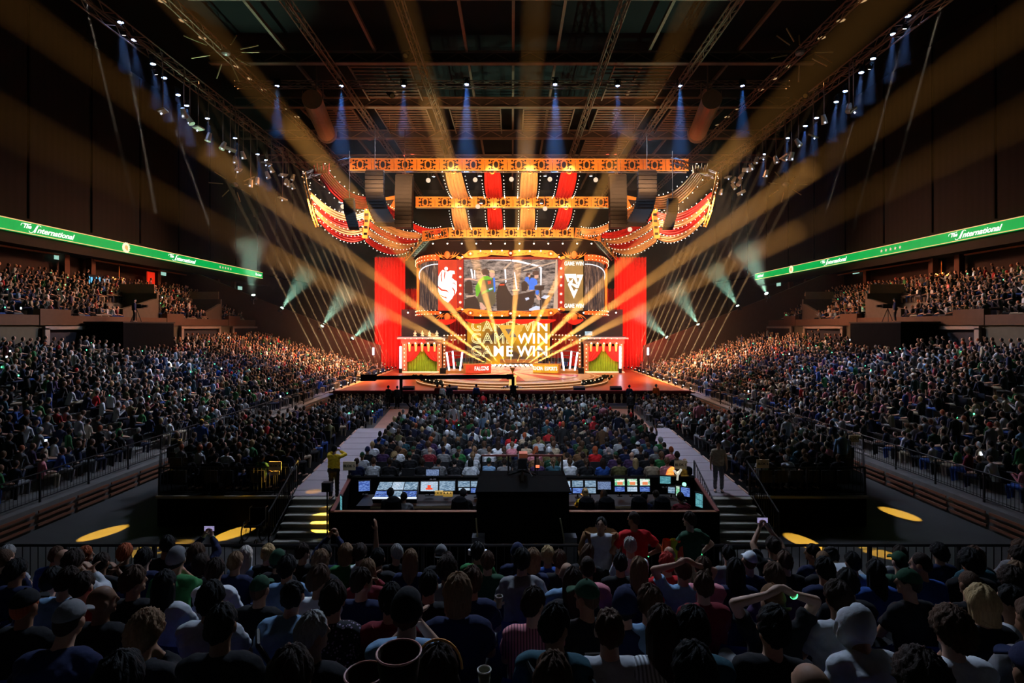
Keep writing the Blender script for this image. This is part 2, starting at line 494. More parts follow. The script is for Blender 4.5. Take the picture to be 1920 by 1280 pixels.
# ---- green ribbon screens
M_rib = mat('ribbon green', (.0, .36, .06), emit=1.15, noise=.12, scale=.8)
M_ribline = mat('ribbon line', (1, .62, .25), emit=1.1, noise=0)
M_ribtext = mat('ribbon lettering', (.95, 1, .9), emit=1.3, noise=0)
for s in (-1, 1):
    sd = 'left' if s < 0 else 'right'
    X = s*36.0; yend = 77.0 if s < 0 else 79.0
    t = tag(empty('ribbon_screen', (X, 50, 14.05)), 'long green ribbon screen with white script lettering on the %s wall' % sd, 'led screen', 'green ribbon screens')
    MB().lohi((X, 8, 13.6), (X+s*.3, yend, 14.5)).build('panel', M_rib, t)
    MB().lohi((X-s*.02, 8, 14.44), (X, yend, 14.5)).lohi((X-s*.02, 8, 13.6), (X, yend, 13.66)).build('border_line', M_ribline, t)
    xa = Vector((0, -s, 0)); na = Vector((-s, 0, 0))
    basis = Matrix((( xa.x, 0, na.x, 0), (xa.y, 0, na.y, 0), (0, 1, 0, 0), (0, 0, 0, 1)))
    def rt(txt, y, z, size, **kw):
        put_text(txt, size, M_ribtext, t, (X-s*.03, y, z), basis, extrude=.01, **kw)
    for yc in ((41.5, 58.3) if s < 0 else (41.5, 59.7)):
        f = -s
        rt('The', yc-f*1.95, 14.13, .42, shear=.4, bold=.012)
        rt('I', yc-f*1.32, 14.02, .85, shear=.5, bold=.01)
        rt('nternational', yc+f*.55, 13.99, .61, shear=.42, bold=.012, sx=1.12)
        q = MB()   # swash of the capital
        pts = [(-1.95, 13.84), (-1.9, 13.74), (-1.72, 13.72), (-1.56, 13.84), (-1.4, 14.1), (-1.24, 14.34), (-1.02, 14.36), (-.92, 14.3)]
        q.path([Vector((X-s*.035, yc+f*(a+.16), z)) for a, z in pts], .02, 5)
        q.path([Vector((X-s*.035, yc-f*(1.7+a), z)) for a, z in ((.75, 14.12), (.68, 14.28), (.4, 14.33), (.0, 14.3), (-.1, 14.36))], .02, 5)
        q.build('swash', M_ribtext, t)
    if s < 0: rt('The Inter', 75.6, 14.05, .5, shear=.42, bold=.01)
    else: rt('national', 77.3, 14.05, .56, shear=.42, bold=.01)
    yc = 49.7 if s < 0 else 68.7
    q = MB().tube((X-s*.06, yc, 14.05), (X, yc, 14.05), .43, n=24)
    for a in range(14): q.octa((X-s*.05, yc+.45*math.cos(a*.449), 14.05+.45*math.sin(a*.449)), .07)
    o = q.build('medallion', mat('medallion', (1, .85, .55), emit=1.2, noise=.3, scale=6), t)
    q = MB().tube((X-s*.08, yc, 14.08), (X, yc, 14.08), .2, n=12).tube((X-s*.08, yc-.1*s, 13.9), (X, yc-.1*s, 13.9), .12, n=10)
    q.build('medallion_relief', mat('medallion relief', (1, .6, .2), emit=.9, noise=0), o)
    yc = 67.0 if s < 0 else 50.7
    for i in range(5):
        q = MB(); c = Vector((X-s*.03, yc+(i-2)*.62, 14.05))
        P = [c+Vector((0, (.17 if j % 2 == 0 else .075)*math.sin(j*math.pi/5), (.17 if j % 2 == 0 else .075)*math.cos(j*math.pi/5))) for j in range(10)]
        q.prism(P, (s, 0, 0), .02); q.build('star', mat('ribbon star', (1, .6, .5), emit=1.0, noise=0), t)
# exit signs
for i, (px, py, X) in enumerate(((112, 482, -37.9), (305, 512, -37.9), (450, 540, -37.0), (1460, 533, 37.0), (1606, 502, 37.9), (1605, 509, 37.9), (1800, 474, 37.9))):
    if i == 4: continue
    Y = X/((px-960)/F); p = W(px, py, Y)
    t = tag(empty('exit_sign', p), '%s of the %s small green-white exit signs in the %s stand' % (('first', 'second', 'third', 'first', '', 'second', 'third')[i], 'three', 'left' if X < 0 else 'right'), 'exit sign', 'exit signs')
    MB().box(p, (.1, 1.0, .45)).build('sign_panel', mat('exit sign', (.45, .85, .7), emit=.7, noise=.3, scale=5), t)
    MB().box(p+Vector((0, 0, .27)), (.14, 1.1, .08)).build('housing', M_dark, t)

# ---- roof steel
def make_truss(name, p, q, w=.6, h=.6, r=.05, step=1.2, m=M_rig, label=None, cat='truss', group=None):
    p = Vector(p); q = Vector(q); d = q-p; L = d.length; z = d.normalized()
    up = Vector((0, 0, 1)); x = z.cross(up).normalized(); up = x.cross(z)
    t = empty(name, p)
    cs = [x*(a*w/2)+up*(b*h/2) for a, b in ((-1, -1), (1, -1), (1, 1), (-1, 1))]
    for c in cs: MB().tube(p+c, q+c, r, n=5).build('chord', m, t)
    n = max(2, int(L/step)); br = MB()
    for i in range(n):
        a = p+d*(i/n); b = p+d*((i+1)/n)
        for j in range(4):
            u, v = cs[j], cs[(j+1) % 4]
            if i % 2: u, v = v, u
            br.tube(a+u, b+v, r*.6, n=3, cap=False)
    br.build('lacing', m, t, kind='stuff')
    if label: tag(t, label, cat, group)
    return t
for i, (Y, w) in enumerate(((36, 22), (45, 25.5), (54, 28), (63, 32), (72, 34))):
    t = tag(empty('roof_girder', (0, Y, 29.3)), '%s crosswise roof girder over the hall, counted from the end block' % ordn(i), 'girder', 'crosswise roof girders')
    MB().box((0, Y, 28.9), (2*w, .5, .12)).build('lower_flange', M_steel, t)
    MB().box((0, Y, 29.8), (2*w, .5, .12)).build('upper_flange', M_steel, t)
    MB().box((0, Y, 29.35), (2*w, .08, .8)).build('web', mat('girder web', (.06, .045, .04), .7), t)
    q = MB()
    for x in range(int(-w)+1, int(w), 3): q.beam((x, Y-.05, 28.95), (x+1.5, Y-.05, 29.75), .08, .08).beam((x+1.5, Y-.05, 29.75), (x+3, Y-.05, 28.95), .08, .08)
    q.build('lacing', M_steel, t, kind='stuff')
for i, X in enumerate((-23, -15.2, -7.6, 7.6, 15.2, 23)):
    make_truss('roof_truss', (X, 26, 28.6), (X, 90, 28.6), .5, .5, .06, 1.3, M_steel, '%s lengthwise roof truss from the left wall' % ordn(i), 'truss', 'lengthwise roof trusses')
for i, X in enumerate((-3.8, 0.1, 3.8, -11.5, 11.5, -19, 19)):
    t = MB().box((X, 58, 29.9), (.22, 64, .3)).build('roof_joist', M_steel)
    tag(t, 'thin lengthwise roof joist, %s' % ('left of centre', 'on the centre line', 'right of centre', 'in the second bay from left', 'in the second bay from right', 'in the outer bay at left', 'in the outer bay at right')[i], 'joist', 'lengthwise roof joists')
n_c = 0
for i, (x, y) in enumerate(((-11.4, 49), (11.4, 49), (-11.4, 58), (11.4, 58), (-3.8, 58), (3.8, 58), (-11.4, 67), (11.4, 67), (-19, 58), (19, 58))):
    t = tag(empty('slatted_catwalk', (x, y, 29)), 'slatted roof catwalk panel in the %s bay %s' % ({-11.4: 'inner left', 11.4: 'inner right', -3.8: 'left middle', 3.8: 'right middle', -19: 'outer left', 19: 'outer right'}[x], {49: 'nearest the end block', 58: 'above the front of the stage', 67: 'above the back of the stage'}[y]), 'catwalk', 'slatted catwalks in the roof')
    for k in range(10):
        MB().box((x, y-3+k*.66, 29.1), (5.2, .16, .1)).build('slat', M_steel, t)
    for hx in (-2.6, 2.6):
        for hy in (-3, 3): MB().tube((x+hx, y+hy, 29.05), (x+hx, y+hy, 31.05), .03, n=4).build('hanger', M_steel, t)
    MB().box((x-2.6, y, 29.0), (.12, 7, .2)).box((x+2.6, y, 29.0), (.12, 7, .2)).build('rail', M_steel, t)
for i, s in enumerate((-1, 1)):
    a = W(960+s*375, 198, 46); b = W(960+s*348, 236, 54)
    a.z = b.z = 26.3
    t = tag(empty('air_duct', a), 'large round air duct hanging in the roof at %s' % ('left' if s < 0 else 'right'), 'duct', 'round air ducts')
    MB().tube(a, b, .85, n=20).build('pipe', mat('duct metal', (.5, .26, .14), .5, .4), t, smooth=False)
    MB().tube(b, b+Vector((0, .3, 0)), 1.0, n=20).build('flange', M_steel, t)
    MB().beam(a+Vector((0, 1, .8)), a+Vector((0, 1, 4.75)), .1, .1).beam(b+Vector((0, -1, .8)), b+Vector((0, -1, 4.75)), .1, .1).build('hanger', M_steel, t)
# radial tube fixtures under the roof
def star(c, L, n, nm, lab):
    t = tag(empty('radial_fixture', c), lab, 'light fixture', 'radial tube fixtures')
    MB().ell(c, (.35, .35, .25)).build('hub', M_rig, t)
    for i in range(n):
        a = 2*math.pi*i/n+.02; d = Vector((math.cos(a), .5*math.sin(a*1.7), math.sin(a)*.7))
        MB().tube(c+d*L*.45, c+d*L, .05, n=6).build('arm_tube', mat('brass tube', (.5, .36, .2), .5, .3), t)
star(W(423, 98, 40), 2.5, 9, 0, 'large radial tube fixture at the left end of a roof girder')
star(W(1500, 98, 40), 2.5, 9, 0, 'large radial tube fixture at the right end of a roof girder')
star(W(440, 346, 55), 2.2, 8, 0, 'small radial tube fixture on the left wall by the lamp truss')
star(W(1474, 346, 55), 2.2, 8, 0, 'small radial tube fixture on the right wall by the lamp truss')
# ================================================================= STAGE
SZ = 1.06
m, nt, out = newmat('stage floor red')
b_ = nt.nodes.new('ShaderNodeBsdfPrincipled'); nt.links.new(b_.outputs[0], out.inputs[0])
b_.inputs['Roughness'].default_value = .3
tc = nt.nodes.new('ShaderNodeTexCoord'); n1 = nt.nodes.new('ShaderNodeTexNoise'); n1.inputs['Scale'].default_value = .8; n1.inputs['Detail'].default_value = 6
nt.links.new(tc.outputs['Object'], n1.inputs['Vector'])
cr = nt.nodes.new('ShaderNodeValToRGB'); cr.color_ramp.elements[0].color = (.4, .1, .04, 1); cr.color_ramp.elements[1].color = (.62, .2, .09, 1)
nt.links.new(n1.outputs['Fac'], cr.inputs[0]); nt.links.new(cr.outputs[0], b_.inputs['Base Color'])
struct('floor_stage', MB().lohi((-15.2, 46, 0), (15.2, 74, SZ)), m)

# balustrade along the stage front
t = tag(empty('stage_balustrade', (0, 45.7, 0)), 'long dark red balustrade with pale gold balusters along the stage front', 'balustrade')
MB().lohi((-15.3, 45.5, .98), (15.3, 45.9, 1.22)).build('top_rail', M_redd, t)
MB().lohi((-15.3, 45.72, .1), (15.3, 45.9, .98)).build('back_panel', mat('balustrade back', (.05, .006, .01), .7), t)
MB().lohi((-15.3, 45.3, 0), (15.3, 45.72, .14)).build('base_rail', mat('grey kerb', (.25, .22, .25), .7), t)
prof = [(.02, 0), (.1, .02), (.06, .1), (.05, .16), (.1, .34), (.12, .42), (.08, .58), (.05, .66), (.09, .74), (.02, .78)]
bal = MB().lathe(prof, n=8).mesh('baluster', mat('baluster gold', (.8, .62, .4), .4, emit=0), True)
for i in range(49): put('baluster', bal, t, mw=Matrix.Translation((-15.0+i*.625, -.12, .16)))

# the round stage with its sunburst
m, nt, out = newmat('sunburst floor')
b_ = nt.nodes.new('ShaderNodeBsdfPrincipled'); nt.links.new(b_.outputs[0], out.inputs[0]); b_.inputs['Roughness'].default_value = .4
tc = nt.nodes.new('ShaderNodeTexCoord'); sx = nt.nodes.new('ShaderNodeSeparateXYZ'); nt.links.new(tc.outputs['Object'], sx.inputs[0])
sb = nt.nodes.new('ShaderNodeMath'); sb.operation = 'SUBTRACT'; sb.inputs[1].default_value = 59.5; nt.links.new(sx.outputs['Y'], sb.inputs[0])
at = nt.nodes.new('ShaderNodeMath'); at.operation = 'ARCTAN2'; nt.links.new(sb.outputs[0], at.inputs[0]); nt.links.new(sx.outputs['X'], at.inputs[1])
ml = nt.nodes.new('ShaderNodeMath'); ml.operation = 'MULTIPLY'; ml.inputs[1].default_value = 13; nt.links.new(at.outputs[0], ml.inputs[0])
sn = nt.nodes.new('ShaderNodeMath'); sn.operation = 'SINE'; nt.links.new(ml.outputs[0], sn.inputs[0])
gt = nt.nodes.new('ShaderNodeMath'); gt.operation = 'GREATER_THAN'; gt.inputs[1].default_value = 0; nt.links.new(sn.outputs[0], gt.inputs[0])
mx = nt.nodes.new('ShaderNodeMix'); mx.data_type = 'RGBA'; mx.inputs[6].default_value = (.62, .06, .045, 1); mx.inputs[7].default_value = (.85, .66, .42, 1)
nt.links.new(gt.outputs[0], mx.inputs[0]); nt.links.new(mx.outputs[2], b_.inputs['Base Color'])
M_sun = m
t = tag(empty('round_stage', (0, 56, SZ)), 'round stepped stage with red and cream sunburst floor', 'stage')
MB().lathe([(9.9, SZ), (9.9, 1.3), (9.2, 1.3)], (0, 56, 0), 56).build('lower_step', M_wood, t)
MB().lathe([(9.2, 1.3), (9.2, 1.45), (8.6, 1.45)], (0, 56, 0), 56).build('middle_step', M_wood, t)
MB().lathe([(8.6, 1.45), (8.6, 1.62), (8.2, 1.62)], (0, 56, 0), 56).build('upper_step', M_wood, t)
MB().lathe([(8.2, 1.62), (6.2, 1.62), (4.2, 1.625), (.01, 1.63)], (0, 56, 0), 56).build('floor_disc', mat('cream boards', (.85, .6, .38), .4), t)
MB().lathe([(6.9, 1.66), (3, 1.665), (.01, 1.67)], (0, 56, 0), 56).build('sunburst', M_sun, t)
for r, z in ((9.93, 1.27), (9.23, 1.42), (8.63, 1.59)):
    MB().lathe([(r, z), (r+.03, z+.03), (r, z+.05)], (0, 56, 0), 56).build('step_light_strip', mat('strip light', (1, .6, .3), emit=1.2, noise=0), t)
t = tag(empty('back_riser', (0, 63.5, 1.6)), 'low curved riser with a glowing white-pink front below the video wall', 'riser')
P = [Vector((4.2*math.sin(a), 66.5-4.2*math.cos(a), 1.6)) for a in [R(-70+i*10) for i in range(15)]]
MB().prism(P, (0, 0, 1), .5).build('body', mat('riser face', (1, .72, .6), emit=.3, noise=.1), t)  # glow in the face colour stands in for the bulb row's light
q = MB()
for i in range(41):
    a = R(-42+i*2.1); q.octa((4.3*math.sin(a), 66.5-4.3*math.cos(a), 2.14), .075)
q.build('light_row', M_bulbw, t, kind='stuff')
MB().lohi((-1.5, 67.5, 2.1), (4.6, 69.5, 2.5)).build('back_step', M_wood, t)

# low flower beds on the steps, pit seats
for i, (x, y) in enumerate(((-8.3, 49.8), (8.4, 49.8))):
    t = tag(empty('flower_bed', (x, y, 1.3)), 'dark flower bed with small lamps on the stage step at %s' % ('left', 'right')[i], 'flower bed')
    q = MB(); rr = random.Random(i)
    for k in range(60):
        a = rr.uniform(-.9, .9); px = x+a*2.2; py = 56-math.sqrt(max(1, 9.4**2-px*px))+rr.uniform(-.2, .3)
        q.ell((px, py, 1.35+rr.random()*.3), (.17, .17, .15), 5, 3)
    q.build('foliage', mat('dark leaves', (.03, .035, .02), .9), t, kind='stuff')
    q = MB()
    for k in range(9): px = x-2+.5*k; q.octa((px, 56-math.sqrt(max(1, 9.5**2-px*px)), 1.6), .05)
    q.build('bulb_row', M_bulb, t, kind='stuff')
t = tag(empty('flower_pile', (0, 46.6, SZ)), 'pile of white flowers in front of the trophy stand', 'flowers')
q = MB(); rr = random.Random(4)
for k in range(160):
    a = rr.uniform(-1, 1); q.ell((a*1.35, 46.7+rr.uniform(-.3, .3), SZ+.05+rr.random()*.42*(1-a*a)), (.09, .09, .08), 5, 3, rr.random() < .25)
q.build('blossoms', [mat('white blossom', (.75, .68, .72), .8), mat('leaf', (.06, .07, .05), .9)], t, kind='stuff')
t = tag(empty('trophy_stand', (.05, 47.4, SZ)), 'gold-lit trophy stand at the centre of the stage front', 'trophy stand')
MB().lathe([(.5, SZ), (.5, SZ+.15), (.34, SZ+.25), (.3, SZ+1.1), (.42, SZ+1.2), (.42, SZ+1.3), (.01, SZ+1.3)], (.05, 47.4, 0), 12).build('pedestal', mat('glowing gold', (1, .6, .15), emit=1.2, noise=.2), t)  # pedestal glow stands in for the gold-white light on it
MB().lathe([(.12, SZ+1.3), (.05, SZ+1.4), (.06, SZ+1.6), (.24, SZ+1.95), (.2, SZ+2.0), (.01, SZ+1.7)], (.05, 47.4, 0), 12).build('trophy', M_goldl, t, smooth=True)
for i, (px, py) in enumerate(((766, 726), (847, 729), (1086, 730), (1155, 727))):
    p = W(px, py, 46.6); p.z = SZ
    t = tag(empty('monitor_wedge', p), '%s black stage monitor wedge from the left at the stage front' % ORD[i], 'speaker', 'stage monitor wedges')
    a = p+Vector((-.5, -.25, 0)); MB().prism([a, a+Vector((0, .6, 0)), a+Vector((0, .5, .42)), a+Vector((0, .1, .3))], (1, 0, 0), 1.0).build('cabinet', M_dark, t)
    MB().prism([a+Vector((.06, -.0, .08)), a+Vector((.06, .08, .28)), a+Vector((.94, .08, .28)), a+Vector((.94, 0, .08))], (0, -1, .3), .02).build('grille', M_black, t)

# LED helper: lettering on led faces
M_ledred = mat('led red', (.95, .06, .02), emit=1.0, noise=.45, scale=1.6)
M_ledor = mat('led orange', (1, .42, .02), emit=1.0, noise=.6, scale=1.2)
M_ledbr = mat('led brown', (.24, .13, .06), emit=1.0, noise=.5, scale=.7)
M_ledwh = mat('led white', (1, .97, .85), emit=1.5, noise=0)
M_ledcr = mat('led cream', (1, .9, .6), emit=1.1, noise=.1)
M_ledye = mat('led yellow', (1, .72, .12), emit=1.3, noise=.2, scale=.6)

# ---- player booths
def player_booth(s):
    sd = 'left' if s < 0 else 'right'
    x0 = s*6.3; Y0 = 57.5
    t = tag(empty('player_booth', (x0, Y0, 1.67)), 'glass player booth with curved %s screen front at the %s of the round stage' % ('red' if s < 0 else 'amber', sd), 'player booth')
    # curved desk front: arc from the outer side to the middle
    c = Vector((s*5.1, 62.0, 0)); r = 5.2
    a0, a1 = (R(-1), R(33)) if s < 0 else (R(-33), R(1))
    n = 12
    arc = [Vector((c.x+r*math.sin(a0+(a1-a0)*i/n), c.y-r*math.cos(a0+(a1-a0)*i/n), 0)) for i in range(n+1)]
    arc2 = [Vector((c.x+(r-.5)*math.sin(a0+(a1-a0)*i/n), c.y-(r-.5)*math.cos(a0+(a1-a0)*i/n), 0)) for i in range(n+1)]
    up = lambda P, z: [p+Vector((0, 0, z)) for p in P]
    MB().grid([up(arc, 1.65), up(arc, 2.72), up(arc2, 2.72), up(arc2, 1.65)]).build('desk', M_wood, t)
    arc3 = [c+(p-c)*1.006 for p in arc]
    k0 = 1 if s < 0 else 0; k1 = n+1 if s < 0 else n
    MB().grid([up(arc3[k0:k1], 1.75), up(arc3[k0:k1], 2.64)]).build('led_front', M_ledred if s < 0 else M_ledor, t)
    MB().grid([up([c+(p-c)*1.012 for p in arc], 2.68), up([c+(p-c)*1.012 for p in arc], 2.76)]).build('edge_strip', M_cream, t)
    word = 'FALCONS' if s < 0 else 'TUNDRA ESPORTS'
    ang0 = (R(13) if s < 0 else R(-32)); da = (R(2.6) if s < 0 else R(2.15))
    for i, ch in enumerate(word):
        if ch == ' ': continue
        a = ang0+da*i
        me = text_mesh(ch, .6 if s < 0 else .56, M_ledwh, extrude=.004, bold=.012, sx=.66)
        p = Vector((c.x+(r+.08)*math.sin(a), c.y-(r+.08)*math.cos(a), 2.2))
        o = bpy.data.objects.new('letter', me); COL.objects.link(o); o.parent = t
        o.matrix_local = PINV(t) @ Matrix.Translation(p) @ Matrix.Rotation(a, 4, 'Z') @ FACE_CAM
    # outer block with the side screen
    MB().lohi((s*7.1, 57.2, 1.6), (s*5.2, 60.0, 1.98)).build('floor_block', M_wood, t)
    MB().lohi((s*7.75, 57.4, 1.3), (s*7.1, 58.6, 2.2)).build('side_case', M_dark, t)
    MB().lohi((s*7.85, 57.3, 1.2), (s*7.75, 58.7, 2.25)).build('case_trim', M_goldl, t)
    # slanted white tubes, posts, roof frame
    for xb, xt, y in ((6.75, 7.05, 57.4), (5.6, 5.35, 57.4), (6.5, 6.7, 60.0)):
        MB().beam((s*xb, y, 1.95), (s*xt, y, 3.95), .16, .16).build('light_tube', M_tube, t)
    MB().beam((s*7.0, 57.4, 3.6), (s*5.4, 57.4, 3.6), .08, .08).beam((s*5.35, 57.4, 3.95), (s*3.0, 59.0, 3.95), .08, .08).beam((s*7.05, 57.4, 3.9), (s*6.7, 60, 3.95), .08, .08)\
        .beam((s*6.7, 60, 3.95), (s*2.8, 61.6, 3.95), .08, .08).beam((s*3.0, 59.0, 3.95), (s*2.8, 61.6, 3.95), .08, .08).build('roof_frame', M_rig, t)
    for i in range(8):
        f = i/7; p = Vector((s*(5.3-2.3*f), 57.45+1.55*f, 0))
        MB().beam(p+Vector((0, 0, 2.7)), p+Vector((0, 0, 3.95)), .05, .05).build('glass_post', M_rig, t)
    q = MB().prism([Vector((s*5.3, 57.5, 2.75)), Vector((s*3.0, 59.0, 2.75)), Vector((s*3.0, 59.0, 3.9)), Vector((s*5.3, 57.5, 3.9))], (0, 1, 0), .02)
    gm, gnt, gout = newmat('booth glass')
    tr = gnt.nodes.new('ShaderNodeBsdfTransparent'); gl = gnt.nodes.new('ShaderNodeBsdfGlossy'); gl.inputs['Roughness'].default_value = .05
    mxs = gnt.nodes.new('ShaderNodeMixShader'); mxs.inputs[0].default_value = .12
    gnt.links.new(tr.outputs[0], mxs.inputs[1]); gnt.links.new(gl.outputs[0], mxs.inputs[2]); gnt.links.new(mxs.outputs[0], gout.inputs[0])
    q.build('glass_pane', gm, t)
    for i in range(5):
        p = Vector((s*(6.0-.68*i), 58.9+.35*i, 0))
        u = tag(empty('gaming_monitor', p+Vector((0, 0, 2.5))), '%s dark monitor from the middle in the %s player booth' % (ORD[4-i], sd), 'monitor', 'player monitors')
        MB().box(p+Vector((0, 0, 2.98)), (.62, .05, .38)).build('screen', M_dark, u)
        MB().box(p+Vector((0, 0, 2.72)), (.06, .06, .3)).box(p+Vector((0, 0, 2.58)), (.3, .2, .03)).build('stand', M_dark, u)
        u = tag(empty('gaming_chair', p+Vector((0, 1.0, 1.67))), '%s gaming chair from the middle in the %s player booth' % (ORD[4-i], sd), 'chair', 'player chairs')
        c2 = p+Vector((0, 1.0, 0))
        MB().box(c2+Vector((0, 0, 2.15)), (.5, .5, .1)).build('seat', M_dark, u)
        MB().lathe([(.05, -.4), (.28, -.35), (.3, 0), (.22, .4), (.1, .5), (.01, .5)], c2+Vector((0, .25, 2.65)), 8).build('backrest', M_dark, u)
        MB().tube(c2+Vector((0, 0, 1.67)), c2+Vector((0, 0, 2.1)), .04).box(c2+Vector((0, 0, 1.72)), (.6, .08, .06)).box(c2+Vector((0, 0, 1.72)), (.08, .6, .06)).build('base', M_dark, u)
    return t
player_booth(-1); player_booth(1)

# ---- pleated cloths
def pleat_mesh(w, z0, z1, pleats, depth, m, name='cloth', taper=0., nz=10, lean=0., thick=.03):
    nx = pleats*6; rows = []
    for j in range(nz+1):
        f = j/nz; z = z0+(z1-z0)*f; row = []
        for i in range(nx+1):
            u = i/nx
            x = (u-.5)*w*(1-taper*(1-f)*.5)+lean*(1-f)
            y = depth*math.sin(u*pleats*2*math.pi+.6*math.sin(u*9+f*2))*(1.1-.3*f)
            row.append(Vector((x, y, z)))
        rows.append(row)
    q = MB().grid(rows)
    return q
def tall_curtain(x, y, w, z0, z1, lab, pleats=9, lean=0., group=None):
    t = tag(empty('stage_curtain', (x, y, z0)), lab, 'curtain', group)
    q = pleat_mesh(w, 0, z1-z0, pleats, .38, M_red, lean=lean)
    o = q.build('cloth', M_red, None, smooth=True)
    o.parent = t; o.matrix_parent_inverse = Matrix()
    MB().box((x, y, z1+.05), (w+.2, .2, .2)).build('header_rail', M_dark, t)
    return t
tall_curtain(W(731, 600, 70).x, 70, 4.1, 1.1, 15.8, 'tall outer red stage curtain on the left', 10)
tall_curtain(W(1182, 600, 70).x, 70, 4.1, 1.1, 15.8, 'tall outer red stage curtain on the right', 10)
tall_curtain(W(773, 600, 73).x, 73, 2.6, 1.1, 11.9, 'shorter inner red curtain behind the left tall curtain', 6)
tall_curtain(W(1141, 600, 73).x, 73, 2.6, 1.1, 11.9, 'shorter inner red curtain behind the right tall curtain', 6)
tall_curtain(W(866, 600, 75).x, 75, 3.4, 1.1, 8.6, 'red curtain beside the video wall, left', 8)
tall_curtain(W(1050, 600, 75).x, 75, 3.4, 1.1, 8.6, 'red curtain beside the video wall, right', 8)

# ---- curtained portals left and right
M_yg = mat('chartreuse curtain', (.3, .48, .02), .8, noise=.35, scale=2)
def swag_piece(t, name, A, B, H, drop, m, n=16, k=10, side=1):
    """a drape gathered at one side: hangs from the line A-B and is tied low at the side"""
    rows = []
    for j in range(k+1):
        v = j/k; row = []
        for i in range(n+1):
            u = i/n
            top = A.lerp(B, u)
            low = A+Vector((0, 0, -H))
            sag = top.lerp(low+Vector(((B.x-A.x)*.06*u, 0, 0)), v*(1-.0*u))
            sag.z -= drop*math.sin(math.pi*v)*u*.55
            sag.y += .07*math.sin(u*26+v*2)-.1
            row.append(sag)
        rows.append(row)
    return MB().grid(rows).build(name, m, t, smooth=True)
def portal(cx, y, w, z0, z1, s, lab, pelmets=5, depth=.6):
    t = tag(empty('curtained_portal', (cx, y, z0)), lab, 'portal')
    L, Rr = cx-w/2, cx+w/2
    for x in (L, Rr): MB().lohi((x-.28, y-.3, z0), (x+.28, y+.2, z1)).build('pillar', mat('portal brown', (.45, .16, .07), .6), t)
    MB().lohi((L-.4, y-.35, z1), (Rr+.4, y+.3, z1+.55)).build('lintel_board', mat('portal dark', (.2, .08, .05), .7), t)
    MB().lohi((L-.8, y-.8, z1+.55), (Rr+.8, y+2, z1+.75)).build('roof_slab', mat('slab grey', (.4, .33, .33), .5), t)
    q = pleat_mesh(w-.5, z0, z1-.6, 12, .1, M_yg, nz=6)
    q.v = [(a+cx, b+y+.45, c) for a, b, c in q.v]
    q.build('green_curtain', M_yg, t, smooth=True)
    zt = z1-.35
    swag_piece(t, 'red_drape', Vector((L+.25, y, zt)), Vector((cx+.05, y, zt)), 1.9, .9, M_red)
    swag_piece(t, 'red_drape', Vector((Rr-.25, y, zt)), Vector((cx-.05, y, zt)), 1.9, .9, M_red)
    for i in range(pelmets):
        x = L+.6+(w-1.2)*i/(pelmets-1)
        MB().lathe([(.01, -.95), (.12, -.9), (.16, -.35), (.2, -.1), (.24, 0), (.01, .02)], (x, y-.15, z1-.05), 8).build('gold_tassel', mat('tassel gold', (1, .5, .15), .4, emit=.15, noise=0), t)  # faint glow mixed into the tassel gold in place of light
        MB().octa((x, y-.45, z1+.05), .13).build('lamp', M_bulb, t)
    q = MB()
    n = int((z1-z0)/.5)
    for i in range(n):
        for x in (L, Rr): q.octa((x, y-.36, z0+.4+i*.5), .075)
    for i in range(int(w/.7)): q.octa((L+.2+i*.7, y-.85, z1+.62), .07)
    q.build('bulb_string', M_bulb, t, kind='stuff')
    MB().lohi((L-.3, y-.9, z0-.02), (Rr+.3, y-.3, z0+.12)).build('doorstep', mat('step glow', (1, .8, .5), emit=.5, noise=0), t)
    MB().ell((cx, y-.4, z1+.3), (.5, .12, .28)).build('red_ornament', mat('red plate', (.9, .03, .02), emit=.25, noise=0), t)  # ornament's red carries a little glow of its own as painted light
    return t
portal(-11.1, 66, 4.3, SZ, 4.6, -1, 'curtained portal with yellow-green curtain at the left of the stage')
portal(11.3, 66, 4.3, SZ, 4.6, 1, 'curtained portal with yellow-green curtain at the right of the stage')
